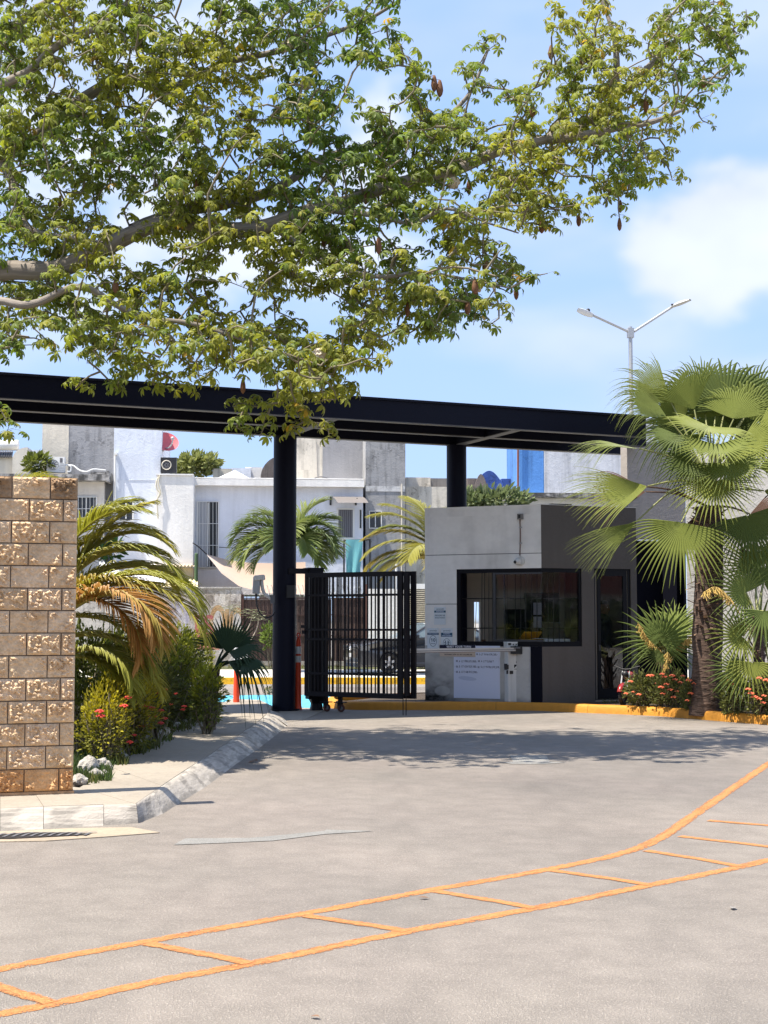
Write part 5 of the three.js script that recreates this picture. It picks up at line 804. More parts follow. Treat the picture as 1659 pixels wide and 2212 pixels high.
  const inside = (u, v) => { let k = false; for (let i = 0, j = poly.length - 1; i < poly.length; j = i++) { const [a, b] = poly[i], [c, d] = poly[j]; if ((b > v) !== (d > v) && u < (c - a) * (v - b) / (d - b) + a) k = !k; } return k; };
  const at = [];
  const push = (u, v, z) => at.push({ u, v, p: P(u, v, z + ZO) });
  let guard = 0;
  while (at.length < 3500 && guard++ < 90000) {
    const u = -500 + r() * 2120, v = -420 + r() * 1310; if (!inside(u, v)) continue;
    const out = (u < 0 || v < 0); if (out && r() > (u < -20 ? (v < 180 ? 0.3 : u > -150 && v > 480 ? 0.16 : 0.02) : 0.5)) continue;
    const clump = 0.45 * fbm(u * 0.008 + 30, v * 0.0095 + 10, 3, 2) + 0.55 * fbm(u * 0.022 + 30, v * 0.024 + 10, 3, 2); if (clump < 0.38 + 0.1 * r() - (u < 560 ? 0.04 : 0)) continue;
    const gap = Math.hypot((u - 290) / 70, (v - 470) / 48); if (gap < 1 && r() < 0.85) continue;      // the bright gap left of the middle
    if (u < 20 && v > 560 && v < 690 && r() < 0.6) continue;
    const edge = u > 1150 ? 0.15 : 0; if (r() < edge) continue;
    push(u, v, 16.4 + (u > 1000 ? 0.6 : 0) + gauss() * 1.4 - (v > 700 ? 0.6 : 0) + 0.6 * sstep(500, 0, u));
  }
  // sprays that hang lower, and the tips that reach out past the crown
  for (const [u, v, z] of [[165, 838, 16], [180, 830, 16.1], [240, 845, 16], [250, 838, 16], [330, 832, 16], [345, 838, 16.2], [400, 842, 16], [420, 850, 16], [505, 880, 15.8], [520, 870, 15.7], [520, 905, 15.6], [510, 930, 15.6], [535, 935, 15.7], [560, 945, 15.6], [570, 905, 15.6], [560, 880, 15.6], [610, 870, 15.6], [635, 890, 15.6], [655, 880, 15.6], [650, 905, 15.6], [628, 932, 15.6], [660, 915, 15.6], [708, 922, 15.6], [712, 950, 15.6], [1060, 78, 17.9], [1040, 90, 17.9], [1025, 100, 17.9], [1610, 20, 17.9], [1630, 48, 17.9], [1605, 52, 17.9], [1470, 388, 16.6], [1455, 392, 16.6], [1340, 472, 16.4], [1195, 30, 17.6], [1200, 22, 17.6], [1080, 690, 15.1], [1060, 705, 15.1], [1150, 600, 15.2], [1185, 590, 15.2], [10, 905, 14.6], [25, 930, 14.6], [12, 945, 14.6], [-10, 880, 14.6], [1570, 130, 17.6], [1590, 150, 17.6], [1580, 100, 17.6], [1530, 270, 17], [1515, 260, 17], [1440, 335, 16.8], [1425, 345, 16.8]]) push(u, v, z);
  // short sprays all along the boughs
  for (const l of limbs) for (let k = 0; k < l.p.length - 1; k++) { const [a, b, c] = l.p[k], [d, e, f] = l.p[k + 1], m = Math.ceil(Math.hypot(d - a, e - b) / 26); if (a < -60) continue; for (let i = 0; i < m; i++) { if (a < 150 && r() < 0.6) continue; const t = (i + r()) / m; push(lerp(a, d, t) + (r() - 0.5) * 70, lerp(b, e, t) + (r() - 0.4) * 80, lerp(c, f, t) - 0.15 - r() * 0.7); } }
  // grow: every spray joins the nearest wood by an arching twig
  const base = at.map(a => { let m = 1e9; for (let i = 0; i < nodes.length; i++) { const d = nodes[i].p.distanceToSquared(a.p); if (d < m) m = d; } return m; });
  const order = at.map((_, i) => i).sort((a, b) => base[a] - base[b]);
  const tips = [], step = 0.2, tmp = new THREE.Vector3();
  for (const k of order) {
    const a = at[k].p; let best = -1, bd = 1e9;
    for (let i = 0; i < nodes.length; i++) { const n = nodes[i]; const dx = n.p.x - a.x, dy = n.p.y - a.y, dz = n.p.z - a.z; let d = dx * dx + dy * dy * 1.25 + dz * dz; if (dx > 0.15) d *= 1.6; d += n.kids * 0.05; if (d < bd) { bd = d; best = i; } }
    const s = nodes[best].p, L = s.distanceTo(a), n = Math.max(2, Math.round(L / step)); let prev = best; nodes[best].kids++;
    const lift = (0.05 + 0.16 * r()) * L, bend = gauss() * 0.12 * L, bz = gauss() * 0.12 * L;
    const mid = s.clone().lerp(a, 0.5).add(tmp.set(bend, lift, bz));
    for (let i = 1; i <= n; i++) { const t = i / n; const q = s.clone().multiplyScalar((1 - t) * (1 - t)).addScaledVector(mid, 2 * t * (1 - t)).addScaledVector(a, t * t); q.x += 0.02 * gauss(); q.y += 0.02 * gauss(); prev = add(q, prev); }
    const dir = a.clone().sub(nodes[nodes[prev].parent].p).normalize();
    tips.push({ p: a, dir, node: prev, u: at[k].u, v: at[k].v });
  }
  // thickness by what each piece of wood carries
  for (let i = nodes.length - 1; i >= 0; i--) { const n = nodes[i]; n.w = Math.max(n.w, 1); if (n.parent >= 0) nodes[n.parent].w += n.w * (n.limb ? 0 : 0.42) + 0.0; }
  const heads = []; const started = new Uint8Array(nodes.length);
  // chains of twig nodes, each one tube
  const kidsOf = nodes.map(() => []); nodes.forEach((n, i) => { if (n.parent >= 0 && !n.limb) kidsOf[n.parent].push(i); });
  const chains = []; const walk = (from, first) => { const c = [from, first]; let q = first; for (;;) { const ks = kidsOf[q]; if (!ks.length) break; ks.sort((a, b) => nodes[b].w - nodes[a].w); for (const o of ks.slice(1)) walk(q, o); c.push(ks[0]); q = ks[0]; } chains.push(c); };
  nodes.forEach((n, i) => { if (n.limb) for (const k of kidsOf[i]) walk(i, k); });
  const rad = n => 0.0056 + 0.0068 * Math.pow(Math.min(n.w, 40), 0.5);
  const branchG = [], twigG = [];
  for (const c of chains) {
    const pts = c.map(i => nodes[i].p); const r0 = Math.min(rad(nodes[c[1]]), 0.06); const big = r0 > 0.022;
    const n = Math.max(2, Math.round(pts.length * (big ? 1.5 : 0.8))); const crv = pts.length > 1;
    const g = tube(pts.length === 2 ? [pts[0], pts[0].clone().lerp(pts[1], 0.5), pts[1]] : pts, t => { const k = t * (c.length - 1), i = Math.max(1, Math.min(c.length - 1, Math.round(k))); return lerp(Math.min(rad(nodes[c[i]]), 0.06), 0.0045, Math.pow(t, 3)); }, big ? 7 : 4, n);
    (big ? branchG : twigG).push(g);
  }
  for (const g of branchG.sort((a, b) => b.attributes.position.count - a.attributes.position.count).slice(0, 60)) part('branch', g, M.bark, tree);
  const rest = branchG.slice(60); const tw = part('twigs', [...twigG, ...rest], M.twig, tree); tw.userData.kind = 'stuff';

  // a leaf: six drooping leaflets round the end of its stalk
  const leafShape = seed => {
    const q = rng(seed), n = 6 + Math.floor(q() * 2), gs = [];
    for (let i = 0; i < n; i++) {
      const az = i / n * Math.PI * 2 + q() * 0.5, L = 0.115 + q() * 0.045, w = L * 0.165, droop = 0.7 + q() * 0.6, p = [], N = 5;
      const pts = []; let x = 0.006, y = 0, ang = 0.2 - q() * 0.6; for (let k = 0; k <= N; k++) { pts.push([x, y]); x += Math.cos(ang) * L / N; y += Math.sin(ang) * L / N; ang -= droop / N * 1.5; }
      const half = [0.12, 0.6, 0.95, 1, 0.66, 0.04];
      const rowsL = pts.map(([a, b], k) => [-1, 0, 1].map(s => new THREE.Vector3(a, b - (s ? 0.0 : 0.10) * w * half[k] * 3 + (s ? 0.18 * w * half[k] : 0), s * w * half[k])));
      gs.push(quadStrip(rowsL, (a, b) => [b * 0.5, a / N]).rotateY(az));
    }
    gs.push(tube([new THREE.Vector3(0, 0, 0), new THREE.Vector3(-0.01, -0.06, 0), new THREE.Vector3(-0.02, -0.13, 0)].map(v => new THREE.Vector3(v.x, v.y * -0 , v.z)), 0.001, 3, 1));
    return merge(gs.slice(0, n));
  };
  const shapes = [1, 2, 3, 4].map(leafShape);
  const leafM = leafMat(0.295, 0.315, 0.032, 0.57, { clearcoat: 0.22, clearcoatRoughness: 0.34 });
  const leaves = [], stalks = [];
  const up = new THREE.Vector3(0, 1, 0), ax = new THREE.Vector3(), qq = new THREE.Quaternion();
  tips.forEach((t, ti) => {
    const low = t.v > 820; const n = low ? 3 + Math.floor(r() * 3) : 2 + Math.floor(r() * 3.4);
    const hue = fbm(t.u * 0.006 + 5, t.v * 0.006 + 5, 8, 2);
    for (let i = 0; i < n; i++) {
      const az = i * 2.4 + r() * 0.9, el = 0.1 + r() * 1.1 - 0.4; const d = new THREE.Vector3(Math.cos(az) * Math.cos(el), Math.sin(el) + 0.2, Math.sin(az) * Math.cos(el)).addScaledVector(t.dir, 0.45).normalize();
      const back = r() * 0.16; const o = t.p.clone().addScaledVector(t.dir, -back); const len = 0.08 + r() * 0.1; const p = o.clone().addScaledVector(d, len); p.y -= 0.02;
      stalks.push([o, p]);
      const tilt = new THREE.Vector3(d.x * 0.65 + gauss() * 0.25, 0.75, d.z * 0.65 + gauss() * 0.25).normalize();
      const m = new THREE.Matrix4().compose(p, new THREE.Quaternion().setFromUnitVectors(up, tilt).multiply(qq.setFromAxisAngle(up, r() * 6.28)), new THREE.Vector3(1, 1, 1).multiplyScalar((0.46 + r() * 0.5) * (t.u > 1000 ? 0.92 : 1)));
      const k = clamp(0.5 + (hue - 0.5) * 1.6 + gauss() * 0.22); const b = 0.6 + r() * 0.7; const sick = r() < 0.012;
      const c = sick ? C(1.9 * b, 1.15 * b, 0.6) : C(lerp(0.5, 1.25, k) * b, lerp(0.72, 1.15, k) * b, lerp(0.7, 0.9, k) * b);
      leaves.push({ m, c, z: -p.z, s: Math.floor(r() * 4), v: t.v, u: t.u });
    }
  });
  { const list = stalks.map(([a, b]) => { const m = a.clone().lerp(b, 0.5); m.y += 0.012; return tube([a, m, b], 0.0019, 3, 2); }); const k = part('leaf_stalks', list, mat(0.2, 0.2, 0.07), tree); k.userData.kind = 'stuff'; }
  leaves.sort((a, b) => (a.v < 0 || a.u < 0 ? 99 : a.z) - (b.v < 0 || b.u < 0 ? 99 : b.z));
  const tints = [0, 1, 2, 3, 4].map(k => { const m = leafM.clone(); m.color.setRGB(lerp(0.17, 0.34, k / 4), lerp(0.23, 0.335, k / 4), lerp(0.024, 0.032, k / 4)); return m; });
  leaves.slice(0, 300).forEach((l, i) => { const k = new THREE.Mesh(shapes[l.s], tints[i % 5]); k.name = 'leaf'; k.castShadow = k.receiveShadow = true; k.applyMatrix4(l.m); k.position.sub(root); tree.add(k); });
  const other = leaves.slice(300);
  const foliage = new THREE.Group(); foliage.name = 'crown'; tree.add(foliage);
  shapes.forEach((g, s) => { const part4 = other.filter(l => l.s === s); const im = new THREE.InstancedMesh(g, leafM, part4.length); im.name = 'foliage'; im.userData.kind = 'stuff'; const mm = new THREE.Matrix4().makeTranslation(-root.x, -root.y, -root.z); part4.forEach((l, i) => { im.setMatrixAt(i, mm.clone().multiply(l.m)); im.setColorAt(i, l.c); }); im.castShadow = im.receiveShadow = true; foliage.add(im); });
  // pods and burst fluff
  const podG = new THREE.LatheGeometry([[0, 0], [0.012, -0.006], [0.02, -0.03], [0.03, -0.075], [0.033, -0.11], [0.024, -0.15], [0.008, -0.172], [0, -0.176]].map(q => new THREE.Vector2(...q)), 12);
  const pods = [[1338, 478], [1012, 398], [1190, 105], [1257, 128], [1520, 170], [1340, 440], [1170, 480], [1048, 560], [1070, 545], [1115, 625], [1028, 632], [1026, 610], [1010, 655], [880, 660], [962, 640], [818, 518], [790, 420], [660, 775], [640, 770], [525, 825], [335, 395], [425, 395], [575, 80], [130, 430], [155, 450], [85, 330], [250, 610], [1395, 220], [1290, 325], [938, 170], [950, 180], [1440, 95], [700, 505], [1250, 470], [1150, 230]];
  const near = (u, v) => { let b = tips[0], m = 1e9; for (const t of tips) { const d = (t.u - u) ** 2 + (t.v - v) ** 2; if (d < m) { m = d; b = t; } } return b; };
  for (const [u, v] of pods) { const t = near(u, v), z = -t.p.z, p = P(u, v - 8, z); part('pod', [podG.clone().scale(0.85 + 0.4 * r(), 0.85 + 0.4 * r(), 0.85 + 0.4 * r()).translate(p.x, p.y, p.z), tube([t.p, t.p.clone().lerp(p, 0.5).add(new THREE.Vector3(0, -0.01, 0)), p], 0.003, 4, 4)], M.pod, tree); }
  for (const [u, v] of [[618, 100], [660, 182], [690, 765], [1030, 620], [980, 395]]) { const t = near(u, v), p = P(u, v, -t.p.z); const g = new THREE.IcosahedronGeometry(0.075, 3), q = g.attributes.position; for (let i = 0; i < q.count; i++) { const k = 1 + 0.5 * (vn(q.getX(i) * 60 + 20, q.getY(i) * 60 + 20, q.getZ(i) * 60) - 0.5); q.setXYZ(i, q.getX(i) * k, q.getY(i) * k * 0.9, q.getZ(i) * k); } g.computeVertexNormals(); part('fluff', g.translate(p.x, p.y, p.z), M.fluff, tree); }
  console.log('tree', tips.length, leaves.length, nodes.length, chains.length);
}
// ------------------------------------------------------------------ palms, shrubs, grass and stones
const YUP = new THREE.Vector3(0, 1, 0);
// a feather frond along an arching midrib: returns [midrib, leaflets]
function feather(base, az, el, L, droop, n, ll, r, { w = 0.024, hang = 0.5, up = 0.5, twist = 0, side = 1 } = {}) {
  const pts = [], dirs = []; let p = base.clone(), e = el, a = az; const N = 14;
  for (let i = 0; i <= N; i++) { pts.push(p.clone()); const d = new THREE.Vector3(Math.cos(a) * Math.cos(e), Math.sin(e), Math.sin(a) * Math.cos(e)); dirs.push(d); p = p.clone().addScaledVector(d, L / N); e -= droop / N * (0.5 + i / N); a += twist / N; }
  const rib = tube(pts, t => lerp(0.016, 0.003, t) * Math.min(1.6, L), 6, N * 2);
  const leafs = [];
  for (let i = 0; i < n; i++) {
    const t = 0.1 + 0.9 * i / (n - 1), k = t * N, j = Math.min(N - 1, Math.floor(k)), o = pts[j].clone().lerp(pts[j + 1], k - j), d = dirs[j];
    const len = ll * Math.pow(Math.sin(Math.PI * (0.14 + 0.80 * t)), 0.6) * (0.85 + 0.3 * r());
    const s0 = new THREE.Vector3().crossVectors(d, YUP).normalize(), nrm = new THREE.Vector3().crossVectors(s0, d).normalize();
    for (const s of [-1, 1]) {
      const q = d.clone().multiplyScalar(0.55 + 0.75 * t + 0.15 * (r() - 0.5)).addScaledVector(s0, s * 1.0).addScaledVector(nrm, up * (0.7 + 0.6 * r()) - t * 0.2).normalize();
      const rows = []; let x = o.clone(), v = q.clone(); const M2 = 5, side2 = new THREE.Vector3().crossVectors(v, nrm).normalize();
      for (let m = 0; m <= M2; m++) { const f = m / M2, hw = w * (m === 0 ? 0.4 : Math.pow(1 - f, 0.55)) * (0.9 + 0.2 * r()); const fold = nrm.clone().multiplyScalar(hw * 0.5); rows.push([x.clone().addScaledVector(side2, -hw).add(fold), x.clone(), x.clone().addScaledVector(side2, hw).add(fold)]); x = x.clone().addScaledVector(v, len / M2); v.y -= hang / M2 * (0.6 + f); v.normalize(); }
      leafs.push(quadStrip(rows, (a2, b2) => [b2 * 0.1, a2 * 0.1]));
    }
  }
  return [rib, leafs];
}
// a fan leaf: stalk, then pleated segments that split and droop at the tips. hub, direction the blade points, normal of its upper side
function fan(base, hub, dir, nrm, Rd, n, r, { spread = 2.5, split = 0.55, droop = 0.35, cup = 0.12, w = 1 } = {}) {
  const x = dir.clone().normalize(), z = nrm.clone().addScaledVector(x, -nrm.dot(x)).normalize(), y = new THREE.Vector3().crossVectors(z, x);
  const to = (a, rad, h) => hub.clone().addScaledVector(x, Math.cos(a) * rad).addScaledVector(y, Math.sin(a) * rad).addScaledVector(z, h);
  const segs = [];
  for (let i = 0; i < n; i++) {
    const a = (i + 0.5 - n / 2) / n * 2 * spread, da = spread / n * w, Ls = Rd * (0.72 + 0.28 * Math.cos(a * 0.62)) * (0.94 + 0.12 * r()), rows = []; const tipDrop = droop * (0.5 + r()), off = (r() - 0.5) * 0.05;
    const K = 9;
    for (let k = 0; k <= K; k++) {
      const t = k / K, rad = 0.02 * Rd + Ls * t; const hw = t < split ? rad * da * 1.02 : Math.max(0.0012, split * Ls * da * Math.pow(1 - (t - split) / (1 - split), 0.8)); const c = hw / Math.max(rad, 0.001);
      const cone = cup * Ls * Math.pow(t, 1.3) * (0.4 + 0.6 * Math.abs(a) / spread), fall = t > split ? Math.pow((t - split) / (1 - split), 2) * tipDrop * Ls : 0;
      const aa = a + (t > split ? off * (t - split) : 0);
      const row = [[-1, 0], [0, 1], [1, 0]].map(([s, m]) => { const q = to(aa + s * c, rad, cone - (m ? 0 : hw * 0.85)); q.y -= fall; return q; });
      rows.push(row);
    }
    segs.push(quadStrip(rows, (p2, q2) => [q2 * 0.1, p2 * 0.1]));
  }
  const mid = base.clone().lerp(hub, 0.5); mid.y += base.distanceTo(hub) * 0.08;
  return [tube([base, mid, hub], t => lerp(0.022, 0.011, t), 6, 10), segs];
}
const tint = (m, k, warm = 0) => { const c = m.clone(); c.color.multiplyScalar(k); c.color.r *= 1 + warm; return c; };
const GM = {
  areca: [leafMat(0.42, 0.37, 0.028, 0.48), leafMat(0.31, 0.31, 0.028, 0.46), leafMat(0.36, 0.26, 0.03, 0.42), leafMat(0.46, 0.24, 0.06, 0.38)],
  coco: [leafMat(0.30, 0.28, 0.045, 0.4), leafMat(0.34, 0.27, 0.04, 0.4), leafMat(0.22, 0.25, 0.05, 0.4)],
  green: [leafMat(0.17, 0.225, 0.055, 0.42), leafMat(0.22, 0.26, 0.065, 0.42), leafMat(0.13, 0.18, 0.05, 0.42)],
  fan: [leafMat(0.165, 0.20, 0.034, 0.42), leafMat(0.23, 0.26, 0.042, 0.43), leafMat(0.10, 0.135, 0.026, 0.38), leafMat(0.19, 0.225, 0.036, 0.42)],
  dark: [leafMat(0.025, 0.05, 0.02, 0.2), leafMat(0.035, 0.065, 0.025, 0.2)],
  dead: [leafMat(0.10, 0.055, 0.04, 0.15)],
  right: [leafMat(0.15, 0.205, 0.045, 0.42), leafMat(0.20, 0.25, 0.05, 0.42)],
  flower: mat(0.62, 0.05, 0.035, { roughness: 0.7 }), flower2: mat(0.72, 0.16, 0.075, { roughness: 0.7 }), blossom: mat(0.62, 0.42, 0.12, { roughness: 0.9 }),
};

// ---- large fan palm on the right
{
  const r = rng(41), Zc = 22.6, DZ = 0.3, base = G(1527, 1536, 0.12), crown = P(1532, 1095, Zc + 0.05); crown.x = P(1532, 1095, Zc).x;
  const t = thing('fan_palm', 'large fan palm with a shaggy brown trunk on the kerbed island', 'palm', base);
  const path = [base.clone().setY(0.05), base.clone().lerp(crown, 0.35), base.clone().lerp(crown, 0.7).add(new THREE.Vector3(0.02, 0, 0)), crown];
  part('trunk', tube(path, k => 0.245 - 0.06 * k + 0.04 * Math.pow(1 - k, 8) + (k > 0.28 ? 0.02 : 0) * sstep(0.28, 0.34, k) + 0.012 * (vn(k * 40, 3) - 0.5), 22, 60), M.palmTrunk, t);
  // fibrous skirt of old leaf bases
  const cv = new THREE.CatmullRomCurve3(path);
  for (let i = 0; i < 170; i++) { const k = 0.36 + 0.62 * (i / 170), a = i * 2.39996, o = cv.getPointAt(k), d = new THREE.Vector3(Math.cos(a), 0, Math.sin(a)); const rr = 0.195 - 0.03 * k; const len = 0.11 + r() * 0.12, w = 0.035 + r() * 0.025; const up2 = 0.25 + r() * 0.9 + (k > 0.8 ? 0.7 : 0);
    const b = o.clone().addScaledVector(d, rr - 0.02), dirv = d.clone().multiplyScalar(0.9).addScaledVector(YUP, up2 - 0.7).normalize(), s = new THREE.Vector3().crossVectors(YUP, d), rows = [];
    for (let m = 0; m <= 3; m++) { const f = m / 3, hw = w * (1 - 0.6 * f); const c = b.clone().addScaledVector(dirv, len * f); rows.push([c.clone().addScaledVector(s, -hw).addScaledVector(d, -0.01), c.clone().addScaledVector(d, 0.016), c.clone().addScaledVector(s, hw).addScaledVector(d, -0.01)]); }
    part('leaf_base', quadStrip(rows), i % 9 === 0 ? mat(0.42, 0.27, 0.16) : i % 3 ? M.bootFibre : M.palmTrunk, t); }
  // fronds: hub pixel, depth, tip pixel, depth of the tip, tilt of the blade to the camera, radius, spread
  const list = [
    [2, 1566, 883, 22.8, 1566, 760, 23.0, 0.9, 130, 1.75], [3, 1500, 885, 22.5, 1455, 790, 22.6, 0.75, 118, 0.85], [1, 1449, 868, 22.6, 1345, 800, 22.6, 0.5, 125, 0.8], [0, 1520, 870, 23.1, 1500, 762, 23.3, 0.9, 116, 1.2], [2, 1620, 880, 23.0, 1660, 770, 23.2, 0.9, 122, 1.3], [0, 1440, 900, 22.4, 1348, 850, 22.3, 0.4, 112, 0.8],
    [1, 1532, 920, 22.0, 1500, 940, 21.3, 0.55, 88, 1.9], [2, 1469, 940, 22.0, 1440, 985, 21.3, 0.5, 72, 1.9], [1, 1635, 930, 22.0, 1700, 935, 21.6, 0.6, 92, 1.6], [0, 1381, 969, 22.2, 1243, 961, 22.0, 0.12, 140, 0.6], [1, 1399, 1050, 22.0, 1232, 1080, 21.8, 0.42, 168, 0.72], [0, 1373, 1128, 22.0, 1261, 1203, 21.9, 0.4, 136, 0.5],
    [1, 1545, 1039, 21.6, 1545, 1110, 21.2, 0.75, 90, 1.9], [3, 1472, 1128, 21.5, 1455, 1228, 21.3, 0.9, 108, 1.5], [2, 1615, 1112, 21.7, 1640, 1190, 21.5, 0.8, 102, 1.6], [1, 1640, 1010, 22.0, 1730, 1000, 21.8, 0.4, 102, 1.0], [0, 1650, 1060, 21.9, 1740, 1085, 21.8, 0.4, 112, 0.9],
    [2, 1580, 965, 23.2, 1640, 1015, 23.5, 0.6, 92, 1.6], [2, 1500, 985, 23.3, 1450, 1040, 23.5, 0.6, 82, 1.5], [3, 1585, 905, 22.3, 1600, 830, 22.6, 0.7, 100, 1.3], [0, 1545, 900, 22.9, 1530, 790, 23.1, 0.9, 105, 1.5], [2, 1500, 950, 22.9, 1420, 930, 22.9, 0.6, 90, 1.4], [0, 1580, 1000, 21.6, 1600, 1060, 21.0, 0.6, 84, 1.8], [1, 1600, 955, 21.9, 1660, 975, 21.5, 0.6, 84, 1.7], [2, 1505, 1000, 21.8, 1470, 1040, 21.3, 0.6, 74, 1.8], [3, 1550, 960, 21.5, 1550, 1000, 20.9, 0.55, 80, 2.1], [2, 1560, 930, 23.2, 1560, 850, 23.4, 0.9, 100, 1.9], [2, 1600, 940, 23.2, 1660, 900, 23.4, 0.8, 95, 1.7], [2, 1470, 930, 23.2, 1400, 900, 23.3, 0.8, 90, 1.4], [0, 1610, 900, 22.6, 1650, 830, 22.7, 0.85, 105, 1.5], [0, 1480, 905, 22.8, 1400, 830, 22.9, 0.7, 110, 1.0],
  ];
  for (const [mk, hu, hv, hz, tu, tv, tz, face, Rd, sp] of list) {
    const hub = P(hu, hv, hz + DZ), tip = P(tu, tv, tz + DZ), dir = tip.clone().sub(hub).normalize(), toCam = new THREE.Vector3(0, EYE, 0).sub(hub).normalize();
    // upper side of the blade: between straight up and towards the camera
    const nrm = YUP.clone().multiplyScalar(1.05 - face).addScaledVector(toCam, face + 0.12);
    const o = crown.clone().add(new THREE.Vector3((r() - 0.5) * 0.16, 0.15 + r() * 0.4, (r() - 0.5) * 0.16));
    const [st, seg] = fan(o, hub, dir, nrm, Rd * (hu < 1400 ? 1.08 : 1.24) * 22.6 / FOCAL, 32 + Math.floor(r() * 8), r, { spread: sp, split: 0.42 + r() * 0.1, droop: tv > hv ? 0.14 : 0.3 + r() * 0.2, cup: 0.14 });
    const f = part('frond', seg, GM.fan[mk], t); part('stalk', st, M.petiole, f);
  }
  for (const [hu, hv, hz, tu, tv, Rd] of [[1385, 1050, 22.6, 1240, 1040, 0.9], [1395, 1062, 22.8, 1225, 1092, 0.9], [1600, 1180, 22.2, 1660, 1290, 0.8], [1505, 1110, 22.5, 1490, 1200, 0.55], [1565, 1115, 22.3, 1585, 1215, 0.55], [1620, 1110, 22.4, 1720, 1080, 0.9]]) { const hub = P(hu, hv, hz + DZ), dir = P(tu, tv, hz + DZ).sub(hub).normalize(); const [st, seg] = fan(crown, hub, dir, new THREE.Vector3(0.1, 0.7, 0.7), Rd, 16, r, { spread: 0.6, split: 0.4, droop: 0.25 }); const f = part('dead_frond', seg, GM.dead[0], t); part('stalk', st, M.bootFibre, f); }
}
// ---- small thatch palm left of it
function starPalm(name, label, base, hubs, mats, seed, trunk, dz = 0, extra) {
  const r = rng(seed), t = thing(name, label, 'palm', base), top = base.clone().add(new THREE.Vector3(0, trunk, 0));
  part('trunk', tube([base.clone().setY(0.05), base.clone().lerp(top, 0.5).add(new THREE.Vector3(0.02, 0, 0)), top], k => 0.075 + 0.02 * vn(k * 20, 5), 12, 14), M.palmTrunk, t);
  for (let i = 0; i < 16; i++) { const a = i * 2.4, k = 0.3 + 0.7 * i / 16, o = base.clone().lerp(top, k), d = new THREE.Vector3(Math.cos(a), 0, Math.sin(a)); part('leaf_base', tube([o.clone().addScaledVector(d, 0.06), o.clone().addScaledVector(d, 0.13).add(new THREE.Vector3(0, 0.09, 0)), o.clone().addScaledVector(d, 0.17).add(new THREE.Vector3(0, 0.16, 0))], 0.013, 5), M.bootFibre, t); }
  hubs.forEach(([hu, hv, hz, tu, tv, tz, face, Rd, sp, n], i) => { const hub = P(hu, hv, hz + dz), dir = P(tu, tv, tz + dz).sub(hub).normalize(), toCam = new THREE.Vector3(0, EYE, 0).sub(hub).normalize(); const nrm = YUP.clone().multiplyScalar(1.05 - face).addScaledVector(toCam, face + 0.1); const [st, seg] = fan(top.clone().add(new THREE.Vector3(0, (r() - 0.3) * 0.15, 0)), hub, dir, nrm, Rd, n || 24, r, { spread: sp, split: 0.32, droop: 0.14, cup: 0.16, w: 1.1, ...extra }); const f = part('frond', seg, mats[i % mats.length], t); part('stalk', st, M.petiole, f); });
  return t;
}
